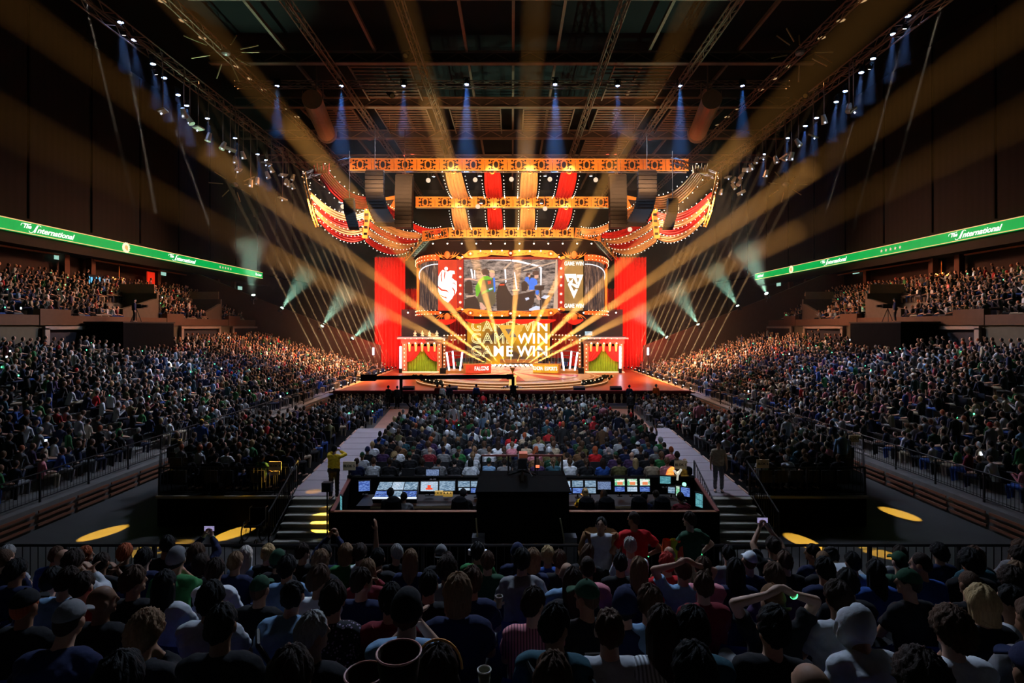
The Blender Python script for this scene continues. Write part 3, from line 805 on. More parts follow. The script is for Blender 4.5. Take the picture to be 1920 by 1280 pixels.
for s in (-1, 1):
    t = tag(empty('festooned_side_frame', (s*7.2, 70, 2)), 'receding red and gold frame with bulbs behind the %s player booth' % ('left', 'right')[s > 0], 'scenery')
    A = Vector((s*8.6, 68, SZ)); B = Vector((s*5.6, 73.5, SZ))
    MB().beam(A, A+Vector((0, 0, 4.1)), .4, .4).build('pillar', mat('portal brown', (.45, .16, .07), .6), t)
    MB().beam(A+Vector((0, 0, 4.2)), B+Vector((0, 0, 4.2)), .3, .6).build('lintel_board', M_gold, t)
    q = MB(); rows = []
    for j in range(9):
        rows.append([A.lerp(B, u/40)+Vector((.15*math.sin(u*1.3), .1*math.sin(u*1.1), 3.9-j*.42)) for u in range(41)])
    q.grid(rows).build('red_drape', M_red, t, smooth=True)
    q = MB()
    for i in range(9):
        p = A.lerp(B, i/8); q.octa(p+Vector((0, -.4, 4.5)), .09).octa(p+Vector((0, -.3, 3.9)), .08)
        q.octa(A+Vector((0, -.3, .4+i*.45)), .08)
    q.build('bulb_string', M_bulb, t, kind='stuff')
    for i in range(5):
        p = A.lerp(B, (i+.5)/5); MB().lathe([(.01, -.8), (.1, -.7), (.16, -.1), (.2, 0)], p+Vector((0, -.3, 4.1)), 6).build('gold_tassel', M_goldl, t)
    # casters' platform on top of the portal
    t = tag(empty('upper_platform', (s*10.9, 66.5, 5.3)), 'dark platform above the %s portal with a %s desk' % (('left', 'right')[s > 0], 'long'), 'platform')
    MB().lohi((s*8.2, 65.2, 5.35), (s*14, 68.5, 5.5)).build('deck', M_dark, t)
    MB().lohi((s*8.2, 68.4, 5.4), (s*14.2, 68.6, 8.9)).build('back_panel', mat('platform back', (.03, .028, .036), .7), t)
    MB().lohi((s*8.6, 65.25, 5.35), (s*13.9, 65.2, 5.42)).build('edge_strip', mat('edge light', (.8, .6, .6), emit=.7, noise=0), t)
    for i in range(4):
        p = Vector((s*(9.0+i*1.35), 67, 8.5))
        u = tag(empty('platform_lamp', p), '%s small white lamp from the outside over the %s platform' % (ORD[3-i], ('left', 'right')[s > 0]), 'lamp', 'small lamps over the platforms')
        MB().tube(p+Vector((0, 0, .25)), p, .1, .14).build('housing', M_dark, u)
        MB().octa(p-Vector((0, .1, .05)), .13).build('lens', M_bulbw, u)
        MB().tube(p+Vector((0, 0, .25)), p+Vector((0, 0, .7)), .02).build('hanger', M_dark, u)
        spot_light(p-Vector((0, 0, .1)), p+Vector((0, .3, -3)), 60, (.8, .85, 1), 50, parent=u)
    # vertical white light tube beside the portal
    x = W(751 if s < 0 else 1163, 660, 65).x
    t = tag(empty('light_tube', (x, 65, SZ)), 'upright white light tube beside the %s portal' % ('left', 'right')[s > 0], 'light tube', 'upright white light tubes')
    MB().tube((x, 65, 1.6), (x, 65, 4.3), .13).build('tube', M_tube, t)
    MB().tube((x, 65, 1.06), (x, 65, 1.6), .2).build('foot', M_dark, t)
    x = W(700 if s < 0 else 1215, 660, 66).x
    t = tag(empty('light_tube', (x, 66, SZ)), 'short white light tube at the %s end of the stage behind the stand' % ('left', 'right')[s > 0], 'light tube', 'upright white light tubes')
    MB().tube((x, 66, 3.2), (x, 66, 4.1), .12).build('tube', M_tube, t)
    MB().tube((x, 66, .6), (x, 66, 3.2), .06).build('foot', M_dark, t)
for i in range(4):
    p = Vector((-12.0+i*.9, 66, 5.5))
    t = tag(empty('trophy', p), '%s small pale figure from the left on the left platform' % ORD[i], 'figurine', 'pale figures on the left platform')
    MB().lathe([(.22, 0), (.22, .08), (.1, .15), (.22, .36), (.15, .46), (.04, .55)], p, 8).build('body', mat('pale figure', (.9, .75, .5), .5, emit=.25), t)  # light on the figure is put into its colour as a faint glow
    MB().ell(p+Vector((0, 0, .62)), (.08, .08, .08), 6, 4).build('head', mat('pale figure', (.9, .75, .5)), t)
t = tag(empty('caster_screen', (9.3, 65.8, 5.5)), 'small lit screen on the right platform', 'screen')
MB().lohi((9.0, 65.8, 5.6), (9.9, 65.85, 6.1)).build('panel', mat('caster screen', (.45, .65, .75), emit=.9, noise=.6, scale=6), t)
MB().lohi((8.95, 65.86, 5.5), (9.95, 65.95, 6.15)).build('housing', M_dark, t)

# ---- rear video wall with GAME WIN
t = tag(empty('video_wall', (0, 72, 1.6)), 'amber and brown video wall behind the stage reading GAME WIN three times', 'led screen')
YV = 72
p0 = W(876, 668, YV); p1 = W(1031, 598, YV)
m, nt, out = newmat('video wall picture')
em = nt.nodes.new('ShaderNodeEmission'); nt.links.new(em.outputs[0], out.inputs[0])
tc = nt.nodes.new('ShaderNodeTexCoord'); n1 = nt.nodes.new('ShaderNodeTexNoise'); n1.inputs['Scale'].default_value = .22; n1.inputs['Detail'].default_value = 2
mp = nt.nodes.new('ShaderNodeMapping'); mp.inputs['Location'].default_value = (3.1, 0, 2.2)
nt.links.new(tc.outputs['Object'], mp.inputs[0]); nt.links.new(mp.outputs[0], n1.inputs['Vector'])
cr = nt.nodes.new('ShaderNodeValToRGB'); cr.color_ramp.elements[0].color = (.11, .055, .03, 1); cr.color_ramp.elements[0].position = .42
cr.color_ramp.elements[1].color = (1, .42, .01, 1); cr.color_ramp.elements[1].position = .62
nt.links.new(n1.outputs['Fac'], cr.inputs[0]); nt.links.new(cr.outputs[0], em.inputs[0]); em.inputs[1].default_value = 1.0
MB().lohi((p0.x, YV, 1.6), (p1.x, YV+.2, p1.z)).build('screen', m, t)
MB().lohi((p0.x-.3, YV-.05, 1.6), (p0.x, YV+.3, p1.z)).lohi((p1.x, YV-.05, 1.6), (p1.x+.3, YV+.3, p1.z)).build('frame', M_redd, t)
M_line = mat('letter line', (1, .8, .35), emit=1.3, noise=0)
def vtext(txt, px, py, hpx, filled, col=None):
    c = W(px, py, YV); size = hpx/F*YV/.70
    if filled: put_text(txt, size, M_ledwh, t, (c.x, YV-.06, c.z), extrude=.01, bold=.05)
    else: put_text(txt, size, M_line, t, (c.x, YV-.05, c.z), outline=.05)
for py in (611, 635, 658):
    pass
for y_, row in ((612, (('G', 893, 0), ('A', 914, 0), ('M', 936, 0), ('E', 955, 0), ('W', 983, 0), ('I', 1000, 0), ('N', 1017, 1))),
                (635, (('G', 893, 0), ('A', 914, 0), ('M', 936, 0), ('E', 955, 0), ('W', 984, 1), ('I', 1001, 1), ('N', 1017, 1))),
                (659, (('G', 893, 0), ('A', 914, 0), ('M', 935, 1), ('E', 955, 1), ('W', 984, 1), ('I', 1001, 1), ('N', 1017, 1)))):
    for ch, px, fl in row: vtext(ch, px, y_, 19, fl)
c2 = lambda x, y: (740+x*440/1920, 600+y*293.3/1280)
q = MB(); flatpoly(q, [(848, 40), (1062, 40), (955, 225)], YV-.1, c2, d=.03)
q.build('triangle_emblem', mat('emblem amber', (1, .5, .06), emit=1.0, noise=.2), t)
q = MB(); flatpoly(q, [(905, 72), (958, 72), (932, 118)], YV-.14, c2, d=.03); flatpoly(q, [(965, 84), (1000, 140), (940, 140)], YV-.14, c2, d=.03)
q.build('emblem_cutout', mat('emblem dark', (.25, .2, .18), emit=.6), t)

# ---- hanging screen cluster
YC = 58
c1 = lambda x, y: (780+x*.09375, 465+y*.09375)       # the left half, seen large
cR = lambda x, y: (960+x*.09375, 465+y*.09375)
t = tag(empty('main_screen', (0, YC, 11)), 'large main screen showing two players in a booth, framed in gold scrollwork', 'led screen')
a = W(870, 583, YC); b = W(1046, 483, YC)
m, nt, out = newmat('main picture')
em = nt.nodes.new('ShaderNodeEmission'); nt.links.new(em.outputs[0], out.inputs[0]); em.inputs[1].default_value = 1.25
tc = nt.nodes.new('ShaderNodeTexCoord'); mp = nt.nodes.new('ShaderNodeMapping'); mp.inputs['Scale'].default_value = (.5, 1, 1.6)
n1 = nt.nodes.new('ShaderNodeTexNoise'); n1.inputs['Scale'].default_value = 2.2; n1.inputs['Detail'].default_value = 8; n1.inputs['Roughness'].default_value = .75
nt.links.new(tc.outputs['Object'], mp.inputs[0]); nt.links.new(mp.outputs[0], n1.inputs['Vector'])
cr = nt.nodes.new('ShaderNodeValToRGB'); cr.color_ramp.elements[0].color = (.05, .035, .03, 1); cr.color_ramp.elements[0].position = .4
cr.color_ramp.elements[1].color = (.7, .5, .4, 1); cr.color_ramp.elements[1].position = .72
nt.links.new(n1.outputs['Fac'], cr.inputs[0]); nt.links.new(cr.outputs[0], em.inputs[0])
MB().lohi((a.x, YC, a.z), (b.x, YC+.3, b.z)).build('screen', m, t)
def led(name, col, e=1.0): return mat('led '+name, col, emit=e, noise=.15, scale=2)
pics = [
 ('light_arc', led('light', (1, .95, 1), 1.3), [(c1, [(980, 205), (1300, 190), (1880, 215), (1920, 260), (1700, 245), (1200, 225)]), (cR, [(0, 225), (130, 245), (560, 350), (600, 400), (590, 740), (565, 740), (560, 405), (500, 370), (130, 285), (0, 268)]),
   (c1, [(1085, 420), (1120, 415), (1150, 600), (1120, 610)]), (c1, [(1765, 420), (1800, 420), (1810, 680), (1785, 700)]), (cR, [(40, 480), (60, 480), (110, 820), (80, 830)]), (c1, [(1160, 440), (1180, 440), (1190, 610), (1170, 610)])]),
 ('rail', led('tan', (.75, .5, .35), .9), [(c1, [(1740, 410), (1900, 270), (1920, 290), (1780, 430)]), (cR, [(50, 420), (700, 200), (740, 200), (90, 430)]), (cR, [(220, 440), (870, 260), (870, 290), (240, 460)]), (cR, [(875, 200), (905, 200), (915, 1250), (825, 1250)]),
   (c1, [(1000, 945), (1180, 935), (1180, 970), (1010, 985)]), (cR, [(0, 830), (150, 815), (150, 850), (0, 860)]), (c1, [(1230, 560), (1660, 590), (1660, 605), (1230, 580)]), (c1, [(1580, 640), (1920, 600), (1920, 620), (1580, 660)])]),
 ('chair_picture', led('black', (.03, .02, .02), 1), [(c1, [(970, 1020), (1050, 990), (1180, 960), (1250, 1050), (1290, 1250), (965, 1250)]), (c1, [(1640, 760), (1700, 690), (1780, 700), (1850, 850), (1920, 950), (1920, 1250), (1620, 1250), (1600, 950)]),
   (cR, [(0, 950), (460, 850), (440, 1100), (340, 1250), (0, 1250)]), (cR, [(185, 700), (240, 660), (300, 690), (325, 800), (280, 860), (190, 860)]), (cR, [(450, 760), (640, 750), (640, 830), (590, 850), (590, 1250), (560, 1250), (560, 850), (450, 820)]), (cR, [(590, 1000), (780, 960), (760, 1080), (600, 1200)]), (c1, [(975, 670), (1110, 660), (1140, 900), (975, 910)])]),
 ('player_jersey', led('green', (.16, .55, .03), 1), [(c1, [(1350, 560), (1440, 555), (1560, 640), (1590, 900), (1500, 960), (1330, 1000), (1200, 960), (1185, 780), (1260, 640)])]),
 ('jersey_back', led('olive', (.13, .11, .06), 1), [(c1, [(1330, 640), (1540, 620), (1580, 800), (1600, 1080), (1440, 1250), (1300, 1200), (1220, 1000), (1290, 850)])]),
 ('jersey_stripe', led('green2', (.05, .4, .08), 1), [(c1, [(1330, 870), (1550, 770), (1550, 830), (1310, 930)])]),
 ('skin_picture', led('skin', (.85, .45, .32), 1), [(c1, [(1470, 460), (1560, 440), (1580, 540), (1530, 590), (1470, 560)]), (c1, [(1300, 480), (1340, 450), (1400, 560), (1330, 560)]), (c1, [(965, 610), (1070, 590), (1260, 650), (1220, 660), (1060, 630), (970, 650)]), (c1, [(1270, 1080), (1320, 1090), (1410, 1200), (1340, 1250), (1290, 1190)]),
   (cR, [(450, 540), (530, 530), (530, 590), (450, 610)]), (cR, [(320, 520), (370, 520), (365, 575), (320, 580)]), (cR, [(370, 800), (430, 800), (410, 850), (360, 850)]), (cR, [(470, 930), (540, 960), (580, 1030), (520, 1040)])]),
 ('hair_picture', led('hair', (.1, .05, .04), 1), [(c1, [(1310, 440), (1400, 400), (1460, 450), (1450, 530), (1340, 540), (1310, 490)]), (cR, [(410, 490), (450, 450), (530, 460), (540, 530), (450, 545), (410, 520)]), (cR, [(280, 520), (310, 495), (360, 505), (360, 530), (285, 560)])]),
 ('blond_hair_picture', led('blond', (.9, .6, .3), 1), [(c1, [(1460, 450), (1520, 430), (1580, 470), (1570, 500), (1470, 480)])]),
 ('blue_jersey', led('blue', (.03, .2, .85), 1.1), [(cR, [(380, 590), (440, 600), (500, 640), (510, 720), (450, 760), (450, 830), (340, 840), (345, 660)]), (cR, [(270, 580), (330, 575), (345, 620), (340, 740), (300, 680), (250, 650)]), (cR, [(470, 850), (530, 840), (540, 900), (510, 940), (470, 910)]), (c1, [(1540, 590), (1580, 590), (1590, 860), (1560, 890)])]),
 ('paper_picture', led('pale', (.75, .8, 1), 1), [(cR, [(580, 990), (650, 940), (760, 950), (680, 1020)]), (cR, [(340, 1220), (480, 1150), (560, 1170), (550, 1250), (345, 1250)]), (cR, [(260, 1000), (330, 980), (350, 1020), (280, 1050)]), (c1, [(1455, 810), (1530, 795), (1530, 820), (1460, 840)])]),
 ('red_emblem', led('redspot', (.9, .08, .03), 1), [(c1, [(1430, 660), (1500, 655), (1500, 710), (1440, 730)]), (c1, [(1670, 720), (1770, 715), (1770, 745), (1670, 750)])]),
]
for k, (nm, mm, polys) in enumerate(pics):
    for T, P in polys:
        q = MB(); flatpoly(q, P, YC-.03-.012*k, T, d=.01); q.build(nm, mm, t)
# scroll frames above and below
def scroll_frame(t, flip):
    T = (lambda x, y: c1(x, y)) if not flip else (lambda x, y: (780+x*.09375, 465+1400*.09375-y*.09375+.5))
    TR = (lambda x, y: (960+(960-(x-960))*.09375-.0, T(x, y)[1]))
    outline = [(910, 120), (960, 130), (1060, 50), (1200, 42), (1930, 42), (1930, 165), (1750, 150), (1500, 130), (1420, 165), (1200, 185), (1050, 200), (960, 185), (930, 205), (870, 240), (860, 215), (800, 200), (820, 150), (890, 175), (960, 160)]
    for TT in (T, lambda x, y: (957.5*2-T(x, y)[0], T(x, y)[1])):
        q = MB(); flatpoly(q, outline, YC-.35, TT, d=.25); q.build('scrollwork', M_gold, t)
        q = MB()
        for cx_, cy_, rr in ((1090, 110, 52), (1880, 100, 38)):
            c = W(*TT(cx_, cy_), YC-.4)
            for a in range(12): q.tube(c+Vector((rr*.0054*math.cos(a*.5236), 0, rr*.0045*math.sin(a*.5236))), c+Vector((rr*.0054*math.cos(a*.5236+.5236), 0, rr*.0045*math.sin(a*.5236+.5236))), .05, n=4)
        for i in range(10):
            c = W(*TT(1230+i*62, 105+8*math.sin(i*2)), YC-.38)
            q.tube(c, c+Vector((.22*math.cos(i), 0, .1*math.sin(i*1.3))), .045, n=4)
        q.build('scroll_relief', mat('relief brown', (.25, .07, .02), .6), t)
        q = MB()
        for cx_, cy_ in ((1090, 110), (925, 180), (1290, 55), (1510, 60), (1720, 50), (1900, 100)): q.octa(W(*TT(cx_, cy_), YC-.5), .11)
        q.build('bulb_row', M_bulb, t)
scroll_frame(t, False); scroll_frame(t, True)
MB().lohi((a.x-.3, YC-.1, b.z-.2), (b.x+.3, YC+.3, b.z+.1)).lohi((a.x-.3, YC-.1, a.z-.35), (b.x+.3, YC+.3, a.z)).build('inner_frame', M_redd, t)
for s in (-1, 1):
    # pillar with five lamps
    u = tag(empty('lamp_pillar', (s*5.5, YC, 11)), 'dark red pillar with five round lamps at the %s of the main screen' % ('left', 'right')[s > 0], 'pillar', 'lamp pillars')
    x0, x1 = (857, 869) if s < 0 else (1046, 1058)
    A = W(x0, 584, YC); B = W(x1, 486, YC)
    MB().lohi((A.x, YC-.15, A.z), (B.x, YC+.3, B.z)).build('board', mat('pillar red', (.22, .01, .015), .6), u)
    for i in range(5):
        c = W((x0+x1)/2, 503+i*15.9, YC-.2)
        MB().tube(c+Vector((0, .1, 0)), c, .17, n=12).build('lamp', mat('red lamp', (1, .12, .06), emit=2.5, noise=0), u)
        MB().tube(c, c-Vector((0, .02, 0)), .09, n=10).build('lamp_core', M_bulbw, u)
    # side banner screens
    u = tag(empty('side_screen', (s*7, YC, 11)), 'red side screen with white bird emblem left of the main screen' if s < 0 else 'gold side screen with white triangle emblem reading GAME WIN', 'led screen')
    x0, x1 = (821.5, 856.5) if s < 0 else (1058.5, 1093.5)
    A = W(x0, 582, YC); B = W(x1, 487, YC)
    MB().lohi((A.x, YC-.05, A.z), (B.x, YC+.3, B.z)).build('screen', mat('falcon red', (.9, .035, .01), emit=.9, noise=.4, scale=.6) if s < 0 else mat('side gold', (.5, .26, .07), emit=.8, noise=.8, scale=.7), u)
    if s < 0:
        q = MB()
        wing = [(640, 1090), (560, 1040), (480, 950), (445, 860), (438, 700), (450, 560), (490, 480), (530, 430), (575, 450), (640, 470), (680, 445), (770, 455), (778, 515), (730, 520), (715, 590), (760, 630), (815, 665), (818, 850), (780, 930), (755, 940), (720, 1010)]
        flatpoly(q, wing, YC-.1, c1, d=.02)
        q.build('bird_emblem', M_ledwh, u)
        q = MB()
        for P in ([(532, 428), (512, 560), (528, 695), (500, 640), (494, 540)], [(572, 450), (558, 560), (572, 640), (578, 560), (592, 490)], [(438, 755), (520, 822), (620, 842), (660, 892), (600, 862), (500, 850), (445, 795)],
                  [(474, 925), (560, 968), (602, 972), (622, 1012), (560, 990), (480, 950)], [(690, 690), (760, 705), (812, 762), (770, 692)], [(714, 784), (758, 860), (762, 935), (782, 925), (778, 845), (742, 792)]):
            flatpoly(q, P, YC-.13, c1, d=.02)
        q.build('emblem_cutout', M_ledred, u)
        q = MB().tube(W(*c1(603, 410), YC-.1), W(*c1(603, 410), YC-.12), .2, n=14); q.build('emblem_dot', M_ledwh, u)
    else:
        q = MB()
        for P in ([(1052, 515), (1280, 515), (1285, 560), (1320, 700), (1290, 725), (1230, 605), (1130, 595), (1150, 660), (1110, 680)],
                  [(1295, 530), (1425, 530), (1330, 800), (1290, 800), (1190, 735), (1200, 700), (1310, 735), (1345, 600), (1300, 590)],
                  [(1225, 605), (1200, 730), (1180, 745), (1240, 860), (1275, 815), (1318, 825), (1237, 1010), (1115, 720), (1150, 670)]):
            flatpoly(q, P, YC-.1, cR, d=.02)
        q.build('triangle_emblem', M_ledwh, u)
        for py in (494.5, 573.5):
            c = W(1076, py, YC)
            put_text('GAME WIN', .62, M_ledwh, u, (c.x, YC-.1, c.z), extrude=.01, sx=.68, bold=.012)
    # crest above the side screen: curled leaves
    cx = (A.x+B.x)/2
    for zc, fl in ((B.z+.15, 1), (A.z-.35, -1)):
        q = MB()
        q.ell((cx, YC-.3, zc+.35*fl), (.33, .12, .42), 10, 6)
        q.build('crest_boss', mat('boss orange', (.9, .22, .05), .4), u)
        q = MB()
        for d in (-1, 1):
            for k in range(5):
                L = 1.25-.16*k; a0 = .05+.28*k
                pts = []
                for j in range(6):
                    f = j/5; pts.append((cx+d*(.25+L*f*math.cos(a0+f*.5)), zc+fl*(.05+L*.75*f*math.sin(a0+f*.6))))
                up_ = [Vector((x, YC-.3, z+.1*(1-j/5)+.01)) for j, (x, z) in enumerate(pts)]
                dn_ = [Vector((x, YC-.3, z-.1*(1-j/5)-.01)) for j, (x, z) in enumerate(pts)]
                q.prism(up_+dn_[::-1], (0, 1, 0), .12)
        q.build('crest_leaves', M_gold, u)
    # curved outer screens
    u = tag(empty('curved_side_screen', (s*9, YC+1, 11)), 'curved mirror-like outer screen at the %s end of the hanging cluster' % ('left', 'right')[s > 0], 'led screen')
    c = Vector((s*8.0, YC+2.3, 0)); r = 2.3
    n = 12; rowsz = (8.5, 13.9)
    c = Vector((s*7.8, 68, 0))
    arc = [Vector((s*(7.9+3.5*math.sin(R(7*i))), 68.2-10*math.cos(R(7*i)), 0)) for i in range(n+1)]
    mm, nt, out = newmat('streak screen %d' % s)
    em = nt.nodes.new('ShaderNodeEmission'); nt.links.new(em.outputs[0], out.inputs[0]); em.inputs[1].default_value = .9
    tc = nt.nodes.new('ShaderNodeTexCoord'); mp = nt.nodes.new('ShaderNodeMapping'); mp.inputs['Scale'].default_value = (2.6, 2.6, .35); mp.inputs['Rotation'].default_value = (0, .25*s, 0)
    n1 = nt.nodes.new('ShaderNodeTexNoise'); n1.inputs['Scale'].default_value = 1.6; n1.inputs['Detail'].default_value = 6; n1.inputs['Roughness'].default_value = .7
    nt.links.new(tc.outputs['Object'], mp.inputs[0]); nt.links.new(mp.outputs[0], n1.inputs['Vector'])
    cr = nt.nodes.new('ShaderNodeValToRGB'); e = cr.color_ramp.elements
    e[0].color = (.06, .04, .04, 1); e[0].position = .45; e[1].color = (.95, .75, .65, 1); e[1].position = .75
    x_ = e.new(.58); x_.color = (.3, .15, .09, 1)
    nt.links.new(n1.outputs['Fac'], cr.inputs[0]); nt.links.new(cr.outputs[0], em.inputs[0])
    MB().grid([[p+Vector((0, 0, z)) for p in arc] for z in rowsz]).build('screen', mm, u)
    P = [p+Vector((0, -.03, 13.2-.0*i)) for i, p in enumerate(arc)]
    q = MB()
    for i in range(n):
        f0, f1 = i/n, (i+1)/n
        q.tube(arc[i]+Vector((s*.06, -.1, 13.5-1.2*f0*f0)), arc[i+1]+Vector((s*.06, -.1, 13.5-1.2*f1*f1)), .06, n=4)
    q.build('light_streak', led('light', (1, .95, 1), 1.3), u)
    arcO = [p+Vector((s*.35, -.5, 0)) for p in arc]
    for z, dz in ((14.0, .5), (8.5, -.5)):
        MB().grid([[p+Vector((0, 0, z-.12)) for p in arcO], [p+Vector((0, 0, z+dz)) for p in arcO], [p+Vector((0, 0, z+dz)) for p in arc], [p+Vector((0, 0, z-.12)) for p in arc]]).build('rim', mat('rim orange', (.9, .16, .03), .4, emit=.12, noise=.2), u)  # rim orange has a weak painted-in glow, it is no lamp
        q = MB()
        for k in range(2):
            for i in range(n+1): q.octa(arcO[i]+Vector((s*.05, -.08, z-.05+dz*.8*k)), .05)
        q.build('bulb_string', M_bulb, u, kind='stuff')
    e_ = arcO[-1]
    MB().lohi((e_.x-.15, e_.y-.2, 8.6), (e_.x+.15, e_.y+.3, 14)).build('end_strip', M_gold, u)
# red valance under the cluster
t = tag(empty('red_valance', (0, YC-.3, 8)), 'scalloped red valance hanging under the main screen', 'valance')
q = MB()
for i, (xa, xb, dp) in enumerate(((820, 855, 8), (872, 912, 6), (912, 957, 7), (957, 1002, 7), (1002, 1042, 6), (1060, 1094, 8))):
    rows = []
    for j in range(5):
        row = []
        for k in range(13):
            u = k/12; x = xa+(xb-xa)*u; p = W(x, 598.5, YC-.35)
            p.z -= (j/4)*(.12+dp/F*YC*math.sin(math.pi*u)); p.y += .05*math.sin(u*20)
            row.append(p)
        rows.append(row)
    MB().grid(rows).build('scallop', M_red, t, smooth=True)
# ================================================================= FLOWN SCENERY
V3 = Vector
def filigree(w=2.0, h=1.1):
    """one gold panel of the truss cover, local x along, z up, faces -y"""
    q = MB(); q.box((0, 0, 0), (w-.04, .06, h))
    D = -.045
    def disc(x, z, r, rz=None, n=10):
        rz = rz or r
        q.prism([Vector((x+r*math.cos(2*math.pi*i/n), D, z+rz*math.sin(2*math.pi*i/n))) for i in range(n)], (0, 1, 0), .02, 1)  # dark pieces painted in for the shade of the cut openings
    disc(0, 0, .2, .3, 12)
    for sx_ in (-1, 1):
        for sz_ in (-1, 1):
            disc(sx_*.58, sz_*.36, .09, .09, 8)
            P = [(.2, .42), (.42, .38), (.46, .25), (.36, .2), (.5, .1), (.68, .04), (.72, .0), (.3, .0), (.28, .1), (.34, .3), (.18, .36)]
            P = [Vector((sx_*x, D, sz_*z)) for x, z in P]
            q.prism(P, (0, 1, 0), .02, 1)
    for sz_ in (-1, 1): q.box((0, -.05, sz_*(h/2-.03)), (w, .08, .06), None, 2)
    return q
M_fdark = mat('filigree dark', (.02, .012, .01), .9)  # dark colour for shade in the panel openings, also the inlays
FIL = filigree().mesh('filigree_panel', [M_gold, M_fdark, M_goldl])
def gold_truss(name, A, B, n, lab, group='gold filigree trusses'):
    A = Vector(A); B = Vector(B); d = B-A; L = d.length
    t = tag(empty(name, (A+B)/2), lab, 'truss', group)
    ux = d.normalized(); uy = Vector((0, 0, 1)).cross(ux).normalized(); uz = ux.cross(uy)
    for i in range(n):
        c = A+d*((i+.5)/n)
        M = Matrix((( ux.x, uy.x, uz.x, c.x), (ux.y, uy.y, uz.y, c.y), (ux.z, uy.z, uz.z, c.z), (0, 0, 0, 1)))
        o = bpy.data.objects.new('filigree_panel', FIL); COL.objects.link(o); o.parent = t
        o.matrix_local = PINV(t) @ M @ Matrix.Scale(L/n/2.0, 4, (1, 0, 0))
    off = uy*.6
    q = MB()
    for z in (-.5, .5): q.tube(A+off+uz*z, B+off+uz*z, .06, n=5)
    q.build('rear_chord', M_rig, t)
    br = MB()
    for i in range(int(L/1.0)):
        a = A+d*(i/int(L/1.0)); b = A+d*((i+1)/int(L/1.0))
        br.tube(a+off+uz*.5, b+off-uz*.5, .03, n=3).tube(a+uy*.05+uz*.5, b+off+uz*.5, .03, n=3).tube(a+uy*.05-uz*.5, b+off-uz*.5, .03, n=3)
    br.build('lacing', M_rig, t, kind='stuff')
    return t
GT = []
GT.append(gold_truss('gold_truss', W(654, 308.5, 48.5), W(1291, 309.5, 48.5), 15, 'widest and highest gold filigree truss, in front of the flown drapes'))
GT.append(gold_truss('gold_truss', W(779, 379, 55), W(1145, 379, 55), 10, 'middle gold filigree truss behind the first row of drapes'))
GT.append(gold_truss('gold_truss', W(841, 436, 60), W(1076, 436, 60), 7, 'lower gold filigree truss, front side above the hanging screens'))
for s in (-1, 1):
    X = lambda p: 960+s*(p-960) if s > 0 else p
    mx_ = lambda px: px if s < 0 else 1918-px
    p1 = W(mx_(840), 436, 60); p2 = W(mx_(793), 443, 57); p3 = W(mx_(762), 480, 66)
    GT.append(gold_truss('gold_truss', p2 if s < 0 else p1, p1 if s < 0 else p2, 2, 'short slanting gold truss section at the %s of the lower truss' % ('left', 'right')[s > 0]))
    GT.append(gold_truss('gold_truss', p3 if s < 0 else p2, p2 if s < 0 else p3, 4, 'gold truss arm running back from the %s corner of the lower truss' % ('left', 'right')[s > 0]))
t = tag(empty('screen_canopy', (0, 62, 16.4)), 'dark canopy with a row of small lamps above the hanging screens', 'canopy')
MB().prism([W(800, 452, 60.6), W(1118, 452, 60.6), W(1150, 478, 66), W(768, 478, 66)], (0, 0, 1), .15).build('underside', mat('canopy dark', (.04, .02, .015), .8), t)
for i in range(12):
    c = W(812+i*27, 456, 60.3)
    MB().tube(c+Vector((0, .1, .35)), c, .1, .13, 8).build('lamp_housing', M_dark, t)
    MB().octa(c-Vector((0, .06, .05)), .1).build('lamp_lens', M_bulbw, t)

# ---- flown drapes between the trusses
def drape(A, B, w, sag, m, name, lab, group, bulbs=True, hook=True, wd=(1, 0, 0), pinch=.12, nb=11, ribs=5, M_end=None, cat='drape'):
    A = Vector(A); B = Vector(B); wd = Vector(wd).normalized()
    t = tag(empty(name, (A+B)/2), lab, cat, group)
    n = 20; k = ribs*6; rows = []
    d = (B-A); nrm = wd.cross(d).normalized()
    def ctr(f): return A.lerp(B, f)+Vector((0, 0, -sag*4*f*(1-f)))
    for i in range(n+1):
        f = i/n; c = ctr(f); ww = w*(1-pinch*abs(2*f-1)**3)
        row = []
        for j in range(k+1):
            v = j/k-.5
            row.append(c+wd*(ww*v)+nrm*(w*.05*math.sin(v*ribs*2*math.pi)))
        rows.append(row)
    MB().grid(rows).build('cloth', m, t, smooth=True)
    if bulbs:
        q = MB()
        for i in range(nb+1):
            f = i/nb; c = ctr(f)
            for sg in (-1, 1): q.octa(c+wd*(sg*w*.62), .042)
        q.build('bulb_string', M_bulbw, t, kind='stuff')
    if hook:
        q = MB(); c = A-Vector((0, .1, 0))
        for a in range(10): q.tube(c+Vector((.22*math.cos(a*.628), 0, .22*math.sin(a*.628))), c+Vector((.22*math.cos((a+1)*.628), 0, .22*math.sin((a+1)*.628))), .05, n=4)
        q.tube(c+Vector((0, 0, .2)), c+Vector((0, 0, .6)), .04, n=4)
        q.build('gold_hook', M_gold, t)
        spot_light(A+Vector((0, -1.6, .1)), A.lerp(B, .35)-Vector((0, 0, .3)), 420, (1, .8, .55), 70, .8, .15, parent=t)  # added spot without a fixture brightens the top of the drape
    return t
M_cr2 = mat('cream satin warm', (.9, .5, .2), .6, noise=.2)
cols = (('cream', M_cr2), ('red', M_red), ('cream', M_cr2), ('red', M_red))
